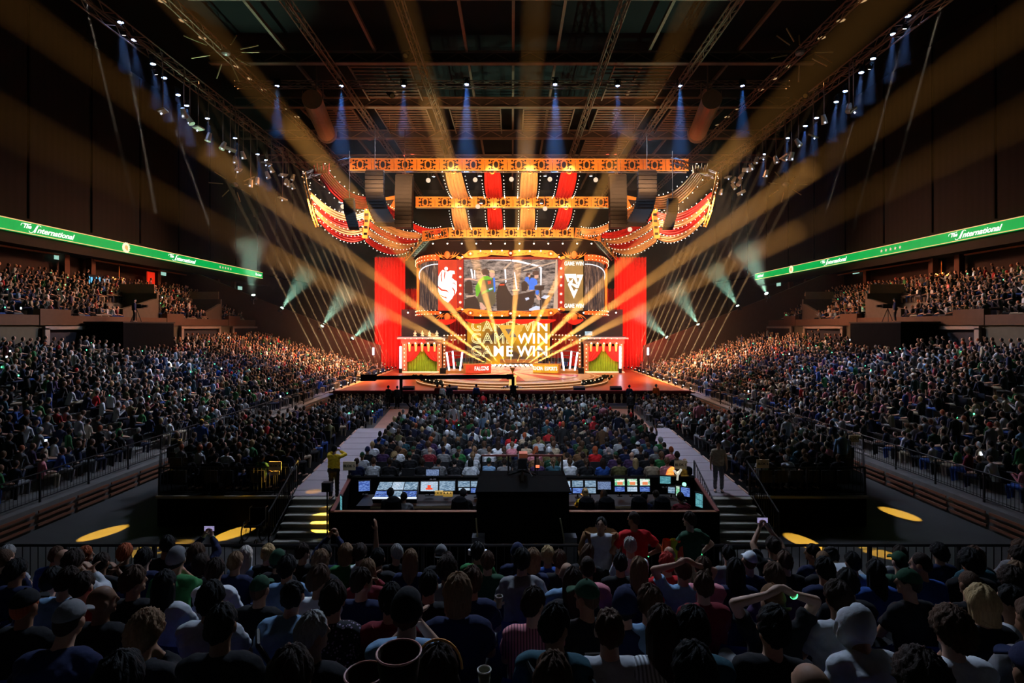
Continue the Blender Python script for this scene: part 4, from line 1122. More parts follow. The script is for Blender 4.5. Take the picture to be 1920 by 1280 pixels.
for i, (nm, m) in enumerate(cols):
    xa = (850, 923, 993, 1067)[i]; xb = (866, 928, 989, 1054)[i]; xc = (859, 927, 990, 1061)[i]; xd = (868, 930, 988, 1047)[i]
    drape(W(xa, 322, 49), W(xb, 371, 54.8), 1.65, .5, m, 'flown_drape', '%s pleated drape from the left in the upper row, %s' % (ORD[i], nm), 'flown pleated drapes')
    drape(W(xc, 389, 55.4), W(xd, 430, 59.8), 1.6, .4, m, 'flown_drape', '%s pleated drape from the left in the lower row, %s' % (ORD[i], nm), 'flown pleated drapes')
# side swags
rn = random.Random(3)
for s in (-1, 1):
    sd = ('left', 'right')[s > 0]
    mx_ = lambda px: px if s < 0 else 1916-px
    mA = M_red if s < 0 else M_cr2; mB = M_cr2 if s < 0 else M_red
    nA, nB = ('red', 'cream') if s < 0 else ('cream', 'red')
    drape(W(mx_(604), 322, 42), W(mx_(700), 376, 46), 1.1, 1.0, mA, 'side_swag', 'broad %s swag sweeping from the high %s corner' % (nA, sd), 'side swags with bulbs', wd=(.35, 0, 1) if s < 0 else (-.35, 0, 1), hook=False, ribs=6, pinch=-.0, cat='swag')
    # crown-like tuft at the upper end
    u = tag(empty('swag_crown', W(mx_(604), 318, 42)), 'gathered %s tuft at the top of the broad %s swag' % (nA, sd), 'ornament')
    q = MB(); c = W(mx_(603), 320, 41.9)
    for k in range(6): q.tube(c+Vector((-.5+.2*k, 0, -.2)), c+Vector((-.6+.24*k, 0, .45+.15*(k % 2))), .12, .02, 5)
    q.build('cloth', mA, u)
    post = W(mx_(688), 415, 50)
    for k in range(4):
        m = (mB, mA)[k % 2]; nm = (nB, nA)[k % 2]
        a = W(mx_(582+4*k), 364+14*k, 42+.5*k); b = W(mx_(689-2*k), 399+15*k, 50)
        drape(a, b, .62, 1.05-.08*k, m, 'side_swag', '%s swag of four from the top, %s, in the outer %s bay' % (ORD[k], nm, sd), 'side swags with bulbs', wd=(0, 0, 1), hook=False, ribs=3, nb=13, pinch=.3, cat='swag')
        a = W(mx_(691-2*k), 402+15*k, 50); b = W(mx_(792-9*k), 440+8.5*k, 58+1.5*k)
        drape(a, b, .7, .7, m, 'side_swag', '%s swag of four from the top, %s, in the inner %s bay' % (ORD[k], nm, sd), 'side swags with bulbs', wd=(0, 0, 1), hook=False, ribs=3, nb=13, pinch=.2, cat='swag')
    # inner ribbon pieces behind the line arrays
    drape(W(mx_(708), 372, 50), W(mx_(750), 408, 54), 1.3, .5, mA, 'side_swag', '%s swag piece seen between the line arrays at %s' % (nA, sd), 'side swags with bulbs', wd=(0, 0, 1), hook=False, ribs=4, cat='swag')
    drape(W(mx_(775), 424, 56), W(mx_(826), 432, 59), .7, .35, mA, 'side_swag', 'small %s swag at the end of the lower truss, %s' % (nA, sd), 'side swags with bulbs', wd=(0, 0, 1), hook=False, ribs=4, cat='swag')
    u = tag(empty('gold_post', post), 'upright gold post between the two swag bays at %s' % sd, 'post')
    MB().beam(W(mx_(690), 382, 49.7), W(mx_(684), 447, 49.7), .5, .3).build('shaft', M_gold, u)
    for k in range(5): MB().box(W(mx_(689-k), 390+k*12, 49.5), (.3, .1, .22)).build('inlay', M_fdark, u)
    MB().box(W(mx_(690), 380, 49.7), (.6, .5, .3)).build('capital', M_goldl, u)
    # outer curved frame with bulbs
    pts = [W(mx_(572), 322, 41), W(mx_(575), 345, 41), W(mx_(582), 372, 41.5), W(mx_(588), 398, 42), W(mx_(597), 424, 43)]
    u = tag(empty('curved_edge_truss', pts[2]), 'curved outer edge truss of the flown scenery at %s' % sd, 'truss')
    MB().path(pts, .06).path([p+Vector((.3*s, .3, 0)) for p in pts], .06).build('chord', M_gold, u)
    q = MB()
    for a, b in zip(pts, pts[1:]):
        for f in (0, .33, .66):
            c = a.lerp(b, f); e = a.lerp(b, f+.33); q.tube(c, e+Vector((.3*s, .3, 0)), .03, n=3)
    q.build('lacing', M_rig, u, kind='stuff')
    q = MB()
    for k in range(22):
        f = k/22*4; i0 = int(f); c = pts[i0].lerp(pts[i0+1], f-i0); q.octa(c+Vector((rn.uniform(-.3, .3), 0, rn.uniform(-.2, .2))), .04)
    q.build('bulb_string', M_bulb, u, kind='stuff')
    make_truss('corner_truss', W(mx_(572), 330, 41), W(mx_(654), 300, 48.5), .4, .4, .04, .9, M_steel, 'thin truss joining the wide gold truss and the outer %s swags' % sd, 'truss')
    # orange patterned panel behind the arrays
    u = tag(empty('gold_side_panel', W(mx_(735), 385, 56)), 'gold panel glimpsed between the line arrays at %s' % sd, 'panel')
    MB().prism([W(mx_(712), 372, 56), W(mx_(742), 366, 56), W(mx_(748), 395, 56), W(mx_(720), 396, 56)], (0, 1, 0), .15).build('board', M_gold, u)
    MB().prism([W(mx_(718), 376, 55.9), W(mx_(738), 374, 55.9), W(mx_(730), 388, 55.9)], (0, 1, 0), .1).build('inlay', M_fdark, u)

    # line arrays
    def line_array(pts, w, lab, n, thick=.55, top=True):
        t = tag(empty('line_array', pts[0]), lab, 'speaker', 'hanging line arrays')
        L = len(pts)-1
        for i in range(n):
            f = (i+.5)/n*L; i0 = min(int(f), L-1); c = pts[i0].lerp(pts[i0+1], f-i0); d = (pts[i0+1]-pts[i0])
            ang = math.atan2(-d.y, -d.z)
            hgt = sum((pts[j+1]-pts[j]).length for j in range(L))/n
            MB().box(c, (w, thick, hgt*.92), Matrix.Rotation(-ang, 3, 'X')).box(c+Vector((0, -thick/2, 0)), (w*.8, .06, hgt*.5), Matrix.Rotation(-ang, 3, 'X')).build('cabinet', M_dark, t)
        MB().beam(pts[0]+Vector((-w/2, 0, .1)), pts[0]+Vector((w/2, 0, .1)), .15, .15).tube(pts[0]+Vector((0, 0, .1)), pts[0]+Vector((0, 0, 4)), .03).build('bumper', M_steel, t)
        return t
    line_array([W(mx_(703), 322, 44), W(mx_(703), 365, 44), W(mx_(710), 395, 43.6), W(mx_(724), 420, 42.8)], 1.5, 'long curved main line array at %s of the stage' % sd, 16)
    line_array([W(mx_(759), 330, 46), W(mx_(758), 375, 46), W(mx_(757), 428, 46)], 1.45, 'long straight line array, inner one at %s' % sd, 14, .9)
    line_array([W(mx_(655), 376, 43), W(mx_(656), 400, 43), W(mx_(664), 428, 42.4)], .8, 'short curved outer line array at %s' % sd, 12)

# round festoon globes hanging under the wide truss
for i, (px, py) in enumerate(((803, 338), (891, 337), (959, 336), (1031, 336), (1117, 337), (1022, 391), (643, 372), (643, 387), (643, 400), (1269, 376), (1269, 391), (737, 414), (1181, 430), (896, 387))):
    c = W(px, py, 50)
    t = tag(empty('globe_lamp', c), 'round globe lamp hanging in the scenery, %s' % ('1st below the wide truss from left', '2nd below the wide truss from left', '3rd below the wide truss from left', '4th below the wide truss from left', '5th below the wide truss from left', 'below the middle truss at right of centre', 'top one of three at left', 'middle one of three at left', 'bottom one of three at left', 'upper one at right', 'lower one at right', 'by the left line arrays', 'by the right line arrays', 'below the middle truss left of centre')[i], 'lamp', 'globe lamps in the scenery')
    MB().ell(c, (.22, .22, .22), 12, 8).build('globe', mat('globe glass', (1, .72, .5), emit=1.0, noise=0), t)
    MB().tube(c+Vector((0, 0, .22)), c+Vector((0, 0, 1.2)), .03, n=5).build('hanger', M_dark, t)

# ================================================================= LAMPS AND THEIR BEAMS
HEADS = {}
def head_meshes(r=.18, lens=None):
    k = (round(r, 2), lens.name)
    if k in HEADS: return HEADS[k]
    body = MB().lathe([(.01, -2.2*r), (.7*r, -2.1*r), (.95*r, -1.2*r), (r, 0), (.85*r, .05*r)], n=12).mesh('head', M_dark, True)
    ln = MB().lathe([(.82*r, .02*r), (.5*r, .06*r), (.01, .08*r)], n=12).mesh('lens', lens)
    yoke = MB().box((-1.2*r, 0, -1.4*r), (.2*r, .6*r, 2.2*r)).box((1.2*r, 0, -1.4*r), (.2*r, .6*r, 2.2*r)).box((0, 0, -2.6*r), (2.6*r, .7*r, .3*r)).mesh('yoke', M_dark)
    HEADS[k] = (body, ln, yoke)
    return HEADS[k]
def reach(p, d):
    """how far a beam goes before it meets the roof or a side wall"""
    L = 200.
    if d.z > 1e-4: L = min(L, (30.8-p.z)/d.z)
    if abs(d.x) > 1e-4: L = min(L, (36-p.x*math.copysign(1, d.x))/abs(d.x))
    if d.y < -1e-4: L = min(L, (p.y-2)/-d.y)
    return L
def beam_lamp(p, q, lab, group, col, power, half_deg, lens, r=.18, L=None, haze=.02, blend=.35, name='moving_light', light=True, beam=True, cat='spotlight', pipe=None, r0=None, aniso=.1):
    p = Vector(p); q = Vector(q); d = (q-p); L = L or d.length; d.normalize()
    t = tag(empty(name, p), lab, cat, group)
    M = Matrix.Translation(p) @ d.to_track_quat('Z', 'Y').to_matrix().to_4x4()
    ML = PINV(t) @ M
    body, ln, yoke = head_meshes(r, lens)
    for nm, me in (('head', body), ('lens', ln), ('yoke', yoke)):
        o = bpy.data.objects.new(nm, me); COL.objects.link(o); o.parent = t; o.matrix_local = ML
    if light:
        l = spot_light(p+d*(r*.2), q+d, power, col, 2*half_deg, blend, r*.5 if r0 is None else r0, parent=t)
    if beam:
        a = math.tan(R(half_deg)); n = 14
        cuts = ((0, .3, 1.), (.3, .58, .55), (.58, 1., .13)) if L > 12 else ((0, 1, 1.),)  # added haze cone shapes the beam, thinned in steps so it fades
        for f0, f1, k in cuts:
            l0 = max(r*.22, L*f0+(.01 if f0 else 0)); l1 = L*f1; m_ = MB()
            m_.lathe([(.001, l0), (r*.58+l0*a*1.03, l0), (r*.58+l1*a*1.03, l1), (.001, l1)], n=n)
            o = bpy.data.objects.new('light_beam', m_.mesh('light_beam', haze_mat(round(haze*k, 5), aniso))); COL.objects.link(o); o.parent = t; o.matrix_local = ML
    if pipe:
        MB().tube(p-d*(2.2*r), Vector(pipe), .04, n=5).build('mount', M_dark, t)
    return t
PW = 1.0
AM = (1, .44, .09)
# nine wide beams from the back of the stage floor
fan = [((918, 684), (560, 505)), ((929, 684), (470, 345)), ((938, 684), (600, 300)), ((947, 684), (820, 240)), ((957, 684), (992, 200)),
       ((967, 684), (1230, 150)), ((976, 684), (1330, 330)), ((986, 684), (1440, 372)), ((996, 684), (1420, 470))]
for i, (a, b) in enumerate(fan):
    P = W(*a, 62); Q = W(*b, 30)
    beam_lamp(P, Q, '%s amber beam lamp from left on the riser behind the stage' % ORD[i], 'amber beam lamps on the back riser', AM, 4200000*PW*(.75 if 2 < i < 6 else 1), 1.05, M_amber, .13, L=reach(P, (Q-P).normalized())-.3, haze=.013, pipe=P+Vector((0, .2, -.3)))
# thin parallel beams from the side rails
for s in (-1, 1):
    sd = ('left', 'right')[s > 0]
    N = 13
    for i in range(N):
        Y = 46.5+i*2.1; P = Vector((s*15.6, Y, 1.35))
        px = 960+P.x*F/Y; py = 612-(P.z-CAM_Z)*F/Y
        Q = W(px+s*(215-i*5), py-420, Y-7)
        beam_lamp(P, Q, '%s small beam lamp from the near end on the %s side rail' % (ORD[i], sd), 'small beam lamps on the side rails', (1, .6, .26), 1700000*PW, .34, M_bulbw, .09, L=(Q-P).length, haze=.014, pipe=P-Vector((0, 0, .5)))
    for i in range(6):
        P = Vector((s*(16.6-.55*i), 68.6, 1.6)); px = 960+P.x*F/68.6
        Q = W((700+i*14) if s < 0 else (1214-i*14), 380, 69.2)
        beam_lamp(P, Q, '%s thin red beam lamp below the tall %s curtain, from outside' % (ORD[i], sd), 'thin red beam lamps', (1, .16, .1), 900000*PW, .5, mat('red lens', (1, .2, .15), emit=12, noise=0), .09, L=(Q-P).length*.8, haze=.014)
    # green uplights on the end wall and parapets
    GP = (((475, 553), (472, 515), 50), ((529, 577), (570, 520), 60), ((604, 611), (640, 560), 61), ((661, 634), (700, 600), 66)) if s < 0 else (((1437, 550), (1420, 512), 50), ((1383, 573), (1345, 515), 60), ((1309, 608), (1270, 545), 61), ((1250, 632), (1215, 600), 66))
    for i, (a, b, Y) in enumerate(GP):
        P = W(*a, Y); Q = W(*b, Y-1)
        beam_lamp(P, Q, '%s green uplight on the %s stand wall, counted towards the stage' % (ORD[i], sd), 'green uplights on the stand walls', (.5, 1, .7), 12000*PW, 16, M_green, .2, L=5.5, haze=.02, blend=.8, pipe=P-Vector((0, 0, .8)))
    # side lamp truss with blue downlights
    TA = Vector((s*25.5, 24, 26.2)); TB = Vector((s*25.5, 76, 26.2))
    make_truss('lamp_truss', TA, TB, .7, .7, .06, 1.4, M_steel, 'long lamp truss under the roof along the %s side' % sd, 'truss')
    BL = ((226, 42), (252, 75), (287, 120), (308, 146), (334, 178), (350, 198), (389, 222), (441, 259), (483, 289), (499, 300)) if s < 0 else ((1702, 30), (1675, 64), (1637, 110), (1615, 136), (1585, 171), (1568, 191), (1531, 221), (1510, 236), (1477, 259), (1433, 289))
    for i, (px, py) in enumerate(BL):
        Y = abs(25.5/((px-960)/F)); P = W(px, py, Y)
        beam_lamp(P, P+Vector((-s*.6, 0, -6)), '%s blue downlight from the near end on the %s lamp truss' % (ORD[i], sd), 'blue downlights on the side trusses', (.18, .38, 1), 4000, 9, M_blue, .2, L=3.2, haze=.02, blend=.9, pipe=P+Vector((0, 0, .5)))
    # white blue lamps nearer the stage
    CL = ((305, 208), (345, 213), (356, 226), (372, 240), (391, 258), (418, 274), (432, 280), (441, 300), (456, 292), (447, 318), (470, 344), (482, 340), (500, 306), (509, 318), (502, 329), (531, 328), (541, 345), (549, 333), (530, 372), (536, 341), (549, 350)) if s < 0 else ((1600, 206), (1592, 203), (1545, 225), (1525, 255), (1497, 268), (1473, 295), (1472, 292), (1484, 294), (1455, 300), (1430, 295), (1418, 301), (1409, 313), (1400, 318), (1390, 330), (1376, 338), (1365, 332), (1376, 350), (1386, 343), (1390, 361), (1352, 360), (1436, 326))
    for i, (px, py) in enumerate(CL):
        Y = min(66, abs(24.5/((px-960)/F))); P = W(px, py, Y)
        u = tag(empty('hanging_lamp', P), '%s clustered lamp below the %s lamp truss, counted towards the stage' % (ordn(i), sd), 'lamp', 'clustered lamps below the side trusses')
        k = i % 3
        rot = Euler((rn.uniform(-.7, .7), rn.uniform(-.5, .5), rn.uniform(0, 3))).to_matrix()
        if k == 0: MB().box(P, (.9, .5, .12), rot).build('reflector', mat('pale reflector', (.8, .75, .6), .35, .3), u)
        else: MB().tube(P+rot @ Vector((0, 0, .4)), P-rot @ Vector((0, 0, .3)), .16, .24, 10).build('housing', mat('pale reflector', (.8, .75, .6)), u)
        MB().octa(P-Vector((0, .15, .25)), .1).build('lens', mat('dim white lens', (.75, .8, 1), emit=1.4, noise=0), u)
        MB().path([P, V3((P.x, P.y, 25.86)), V3((s*25.5, P.y, 25.86))], .04, 4).build('hanger', M_steel, u)
    # long faint beams from the roof sides into the stands
    for i, (a, b) in enumerate((((232, 66), (292, 400)), ((293, 140), (392, 420)), ((150, -40), (262, 430))) if s < 0 else (((1696, 54), (1600, 430)), ((1630, 130), (1550, 390)), ((1775, -30), (1655, 420)))):
        Y = abs(25/((a[0]-960)/F)); P = W(*a, Y); Q = W(*b, Y+4)
        beam_lamp(P, Q, '%s narrow pale beam lamp on the %s lamp truss, pointing down' % (ORD[i], sd), 'narrow pale beam lamps', (1, .85, .62), 420000*PW, .5, M_bulbw if i < 2 else M_amber, .13, L=(Q-P).length, haze=.012)
# row of blue downlights over the front of the stage
BT = make_truss('lamp_truss', (-25, 48.3, 28.6), (25, 48.3, 28.6), .5, .5, .05, 1.3, M_steel, 'crosswise lamp truss carrying the row of blue downlights', 'truss')
for i, (px, pw) in enumerate(((520, .5), (640, 1), (757, .45), (875, 2.2), (1041, 2.4), (1158, .45), (1275, 1), (1392, .5))):
    P = W(px, 158+(3 if i not in (3, 4) else 0), 48)
    beam_lamp(P, P+Vector((0, 0, -8)), '%s blue downlight from left in the crosswise row' % ORD[i], 'blue downlights in the crosswise row', (.08, .32, 1), 22000*pw, 10, M_blue, .22, L=3+3.2*min(1.4, pw), haze=.016, blend=.9, pipe=P+Vector((0, 0, .5)))
# small down lamps in the scenery
for i, (px, py, Y) in enumerate(((813, 331, 50), (899, 330, 50), (1022, 330, 50), (1108, 330, 50), (902, 381, 54.5), (1015, 381, 54.5), (640, 364, 46), (640, 380, 46), (735, 407, 54), (1274, 368, 46))):
    P = W(px, py, Y)
    beam_lamp(P, P+Vector((0, 0, -3)), 'small blue-white down lamp in the flown scenery, %s from the left' % ordn((2, 4, 6, 8, 5, 7, 0, 1, 3, 9)[i]), 'small down lamps in the scenery', (.55, .7, 1), 120, 18, mat('cool lens', (.7, .82, 1), emit=8, noise=0), .17, L=1.6, haze=.04, blend=.9, pipe=P+Vector((0, 0, .5)))
# tight yellow spots on the arena floor
for i, (px, py, z, hd, pw, src) in enumerate(((193, 999, 0, .8, 4.5, (-22, -4.5, 13.5)), (297, 1027, 0, .6, 5, (22, 40, 24)), (440, 999, 0, .8, 4.5, (-19.5, -4, 13.5)), (608, 992, .3, .8, 3, (-12, 23, 27)), (1687, 963, 0, .8, 4.5, (19.5, -4, 13.8)),
                                   (1506, 1015, 0, .8, 4.5, (15.2, -5, 13.5)), (1650, 1037, 0, .5, 4, (-9, 40, 24)), (1098, 925, 2.1, .7, .8, (6, 24, 27)), (366, 795, 2.6, .5, 1.4, (-8, 40, 27)), (1277, 871, 2.2, .7, .9, (9, 4, 26)), (607, 850, 2.2, .5, .3, (-3, 30, 27)))):
    Q = GX(px, py, z); P = Vector(src)
    beam_lamp(P, Q, '%s tight yellow spotlight high under the roof' % ordn(i), 'tight yellow spotlights', (1, .55, .06), 150000*pw, hd, mat('off lens', (.3, .25, .1), .2), .2, beam=False, blend=.12, r0=.03)
# ================================================================= FLOOR: PLATFORMS, STAIRS, MIXING AREA
PZ = 1.0
M_plat = mat('platform black', (.005, .005, .005), .95)
M_aisle = mat('aisle boards', (.3, .26, .28), .75, noise=.2, scale=1.2)
M_aisle2 = mat('aisle boards far', (.4, .22, .16), .75, noise=.25, scale=1.2)
def aisle_x(Y, side, edge):
    """edge 0 inner, 1 outer"""
    if side < 0: a, b = ((-5.8, -7.2), (-7.5, -9.75))[edge]
    else: a, b = ((6.4, 7.3), (8.0, 9.6))[edge]
    return a+(b-a)*(Y-18)/(42.4-18)
t = tag(empty('seating_platform', (0, 24, 0)), 'black raised platform carrying the central rows behind the mixing area', 'platform')
P = [Vector((aisle_x(16.6, -1, 0), 16.6, 0)), Vector((aisle_x(16.6, 1, 0), 16.6, 0)), Vector((aisle_x(29.5, 1, 0), 29.5, 0)), Vector((aisle_x(29.5, -1, 0), 29.5, 0))]
MB().prism(P, (0, 0, 1), PZ).build('deck', M_plat, t)
for s in (-1, 1):
    sd = ('left', 'right')[s > 0]
    t = tag(empty('seating_platform', (s*11, 22, 0)), 'black raised platform with railings carrying the %s floor rows' % sd, 'platform')
    xo = s*11.9; xi0 = aisle_x(18, s, 1); xi1 = aisle_x(29.5, s, 1)
    P = [Vector((xi0, 17.9, 0)), Vector((xo, 17.9, 0)), Vector((s*13.6, 20.5, 0)), Vector((s*14.2, 29.5, 0)), Vector((xi1, 29.5, 0))]
    MB().prism(P, (0, 0, 1), PZ).build('deck', M_plat, t)
    MB().beam(P[0]+Vector((0, -.05, PZ)), P[1]+Vector((0, -.05, PZ)), .1, .08).build('edge_strip', mat('edge grey', (.3, .27, .2), .5), t)
    # aisle ramp
    t = tag(empty('aisle_walkway', (s*7.5, 24, 0)), 'grey boarded walkway of the %s aisle, raised above the floor' % sd, 'walkway')
    P = [Vector((aisle_x(17.9, s, 0), 17.9, PZ-.12)), Vector((aisle_x(17.9, s, 1), 17.9, PZ-.12)), Vector((aisle_x(29.8, s, 1), 29.8, PZ-.12)), Vector((aisle_x(29.8, s, 0), 29.8, PZ-.12))]
    MB().prism(P, (0, 0, 1), .14).build('deck', M_aisle, t)
    MB().prism([p-Vector((0, -.05, PZ-.14)) for p in P], (0, 0, 1), PZ-.14).build('skirt', M_plat, t)
    q = MB()
    for k in range(9):
        Y = 18.5+k*1.25; q.lohi((aisle_x(Y, s, 0), Y, PZ+.02), (aisle_x(Y, s, 1), Y+.02, PZ+.024))
    q.build('board_joint', M_black, t)
    q = MB()
    for e in (0, 1):
        for k in range(8):
            Y = 18+k*1.45; q.beam((aisle_x(Y, s, e), Y, PZ+.04), (aisle_x(Y+1.0, s, e), Y+1.0, PZ+.04), .05, .04)
    q.build('edge_marking', mat('edge marking', (.55, .35, .25), .6), t)
    P = [Vector((aisle_x(30, s, 0), 30, .02)), Vector((aisle_x(30, s, 1), 30, .02)), Vector((aisle_x(43, s, 1), 43, .02)), Vector((aisle_x(43, s, 0), 43, .02))]
    tag(MB().prism(P, (0, 0, 1), .04).build('aisle_carpet', M_aisle2), 'brown-red floor strip of the %s aisle before the stage' % sd, 'carpet')
    # stairs
    x0, x1 = (-7.25, -5.45) if s < 0 else (6.35, 7.95)
    t = tag(empty('staircase', ((x0+x1)/2, 17, 0)), 'short staircase of six steps up to the %s aisle' % sd, 'staircase')
    for k in range(6):
        MB().lohi((x0, 16.2+k*.29, 0), (x1, 16.2+(k+1)*.29+.02, (k+1)*PZ/6-.03)).build('riser', mat('stair green-grey', (.2, .19, .15), .7), t)
        MB().lohi((x0-.02, 16.17+k*.29, (k+1)*PZ/6-.03), (x1+.02, 16.2+(k+1)*.29, (k+1)*PZ/6)).build('tread', mat('stair tread', (.34, .33, .27), .6), t)
    MB().prism([Vector((x0-.06, 16.1, 0)), Vector((x0-.06, 16.1, .1)), Vector((x0-.06, 17.9, 1.0)), Vector((x0-.06, 17.9, 0))], (1, 0, 0), .04).build('stringer', M_dark, t)
    for e, x in enumerate((x0-.1, x1+.1)):
        u = tag(empty('stair_railing', (x, 17, .5)), 'barred railing on the %s side of the %s staircase' % ('outer' if (e == 0) == (s < 0) else 'inner', sd), 'railing')
        a = Vector((x, 16.1, .25)); b = Vector((x, 18.3, 1.25)); h = Vector((0, 0, .85))
        MB().tube(a+h, b+h, .025).tube(a, b, .02).tube(a-Vector((0, 0, .2)), a+h, .025).tube(b, b+h, .025).build('rail', M_rig if (s < 0 and e == 1) else M_dark, u)
        for k in range(1, 14): MB().tube(a.lerp(b, k/14), a.lerp(b, k/14)+h, .012, n=5).build('bar', M_rig if (s < 0 and e == 1) else M_dark, u)

def railing(name, pts, h, lab, step=.13, posts=2.0, m=M_dark, group=None, infill=True, r=.02):
    t = tag(empty(name, pts[0]), lab, 'railing', group)
    q = MB(); H = Vector((0, 0, h)); q.path([p+H for p in pts], r*1.3, 6); q.build('top_rail', m, t)
    if infill:
        q = MB(); q.path([p+Vector((0, 0, .12)) for p in pts], r, 5); q.build('bottom_rail', m, t)
    q = MB()
    for a, b in zip(pts, pts[1:]):
        L = (b-a).length; n = max(1, int(L/step))
        if infill:
            for i in range(n): c = a.lerp(b, i/n); q.tube(c+Vector((0, 0, .12)), c+H, .009, n=3, cap=False)
    if infill: q.build('bars', m, t, kind='stuff')
    L = 0; k = 0
    for a, b in zip(pts, pts[1:]):
        n = max(1, int((b-a).length/posts+.5))
        for i in range(n):
            c = a.lerp(b, i/n); MB().beam(c, c+H, .05, .05).build('post', m, t)
    return t
# front rail of the end block
pts = [bp(tt, .35, 1.95) for tt in ts_range(-ARC0*.98, -9, 12)]+[bp(9*i/3, .35, 1.95) for i in range(-2, 4)]+[bp(tt, .35, 1.95) for tt in ts_range(9, ARC0*.98, 12)[1:]]
for i, p in enumerate(pts):
    b = bb(-1)  # level eases down into the side stands
for p in pts:
    pass
def ease(tt): return 1.95*(1-bb(tt))+.75*bb(tt)
T1 = ts_range(-ARC0, -9, 12)+ts_range(-9, 9, 6)[1:]+ts_range(9, ARC0, 12)[1:]
railing('front_railing', [bp(tt, .35, ease(tt)) for tt in T1], 1.08, 'long black barred railing in front of the end block rows')
for s in (-1, 1):
    sd = ('left', 'right')[s > 0]
    railing('stand_railing', [bp(s*tt, .3, .75) for tt in ts_range(ARC0, ARC0+27, 13)], 1.0, 'long black barred railing along the foot of the %s stand' % sd, posts=1.6)
    t = tag(empty('stand_plinth', (s*15.6, 30, 0)), 'dark stepped front of the %s stand with three lit orange-brown boards' % sd, 'plinth')
    for k in range(3):
        for j in range(18):
            a = bp(s*(ARC0+j*1.6), -.04-.02*k, .14+.22*k); b = bp(s*(ARC0+j*1.6+1.45), -.04-.02*k, .14+.22*k)
            MB().beam(a, b, .05, .085).build('board', mat('orange board', (.22, .085, .045), .6), t)
    for k in range(3):
        for j in range(10):
            a = bp(s*(ARC0-j*.95), -.04-.02*k, .14+.3*k); b = bp(s*(ARC0-j*.95-.85), -.04-.02*k, .14+.3*k)
            MB().beam(a, b, .05, .1).build('board', mat('orange board', (.22, .085, .045), .6), t)
    # red-draped rail of the stand beside the stage
    t = tag(empty('draped_rail', (s*15.5, 58, 0)), 'red-draped rail with balusters on the %s stand beside the stage' % sd, 'rail')
    MB().lohi((s*15.3, 45.9, .95), (s*15.75, 76, 1.08)).build('top_rail', mat('tan rail', (.8, .5, .25), .5), t)  # top rail in an even tan
    q = MB(); rows = []
    for j in range(4): rows.append([Vector((s*(15.3-.03*math.sin(i*1.4)), 46+i*.25, .95-.2*j)) for i in range(120)])
    q.grid(rows).build('red_cloth', M_red, t, smooth=True)
    for i in range(30): put('baluster', bal, t, mw=Matrix.Translation((-s*.12, -12+i*.9, .02)) @ Matrix.Scale(.5, 4, (0, 0, 1)))
    MB().lohi((s*15.35, 46, 0), (s*15.7, 76, .36)).build('base', M_redd, t)
    # floor platform rails
    xo = s*11.9
    railing('platform_railing', [Vector((aisle_x(18.2, s, 1), 18.0, PZ)), Vector((xo, 18.0, PZ)), Vector((s*13.5, 20.5, PZ)), Vector((s*14.1, 29, PZ))], .95, 'black barred railing around the raised %s floor rows' % sd)
    # side wall hatch lights and aisles steps with light nosings
    for k, T in enumerate((ARC0+9, ARC0+19, ARC0+30, ARC0+41)):
        t = tag(empty('stand_stairs', bp(s*T, 6, 2)), '%s aisle stairs from the camera in the %s stand' % (ordn(k), sd), 'stairs', 'aisle stairs in the stands')
        for j in range(NR-1):
            z = bowl_z(j, 1); d = bowl_d(j, 1)-.55
            x, y, n, b = bowl_pt(s*T, d)
            MB().lohi((x-s*.02, y-.55, z-.18), (x+s*.38, y+.55, z-.17+.01)).lohi((x-s*.05, y-.55, z-.02), (x+s*.02, y+.55, z+.01)).build('step', mat('step edge', (.42, .38, .36), .6), t)
# camera-side vom block at the left bottom, wheelchair
t = tag(empty('wheelchair', GX(478, 1010)), 'parked wheelchair beside the left staircase', 'wheelchair')
c = GX(478, 1012); 
def ring(q, c, r, tr, ax='X', n=18):
    P = [c+(Vector((0, r*math.cos(2*math.pi*i/n), r*math.sin(2*math.pi*i/n))) if ax == 'X' else Vector((r*math.cos(2*math.pi*i/n), r*math.sin(2*math.pi*i/n), 0))) for i in range(n+1)]
    return q.path(P, tr, 5)
for dx in (-.28, .28):
    w = ring(MB(), c+Vector((dx, 0, .31)), .3, .02).build('wheel', M_dark, t)
    q = MB()
    for a in range(12): q.tube(c+Vector((dx, 0, .31)), c+Vector((dx, .29*math.cos(a*.5236), .31+.29*math.sin(a*.5236))), .004, n=3)
    q.build('spokes', M_rig, w)
    ring(MB(), c+Vector((dx*.8, -.42, .09)), .08, .02, n=10).build('caster', M_dark, t)
MB().box(c+Vector((0, -.05, .5)), (.46, .42, .05)).build('seat', M_black, t)
MB().box(c+Vector((0, .18, .74)), (.46, .04, .42)).build('backrest', M_black, t)
MB().tube(c+Vector((-.25, .18, .3)), c+Vector((-.25, .2, .96)), .014).tube(c+Vector((.25, .18, .3)), c+Vector((.25, .2, .96)), .014).tube(c+Vector((-.25, .2, .96)), c+Vector((-.25, .32, .96)), .014).tube(c+Vector((.25, .2, .96)), c+Vector((.25, .32, .96)), .014)\
    .tube(c+Vector((-.25, -.3, .48)), c+Vector((-.25, -.42, .15)), .014).tube(c+Vector((.25, -.3, .48)), c+Vector((.25, -.42, .15)), .014).build('frame', M_rig, t)

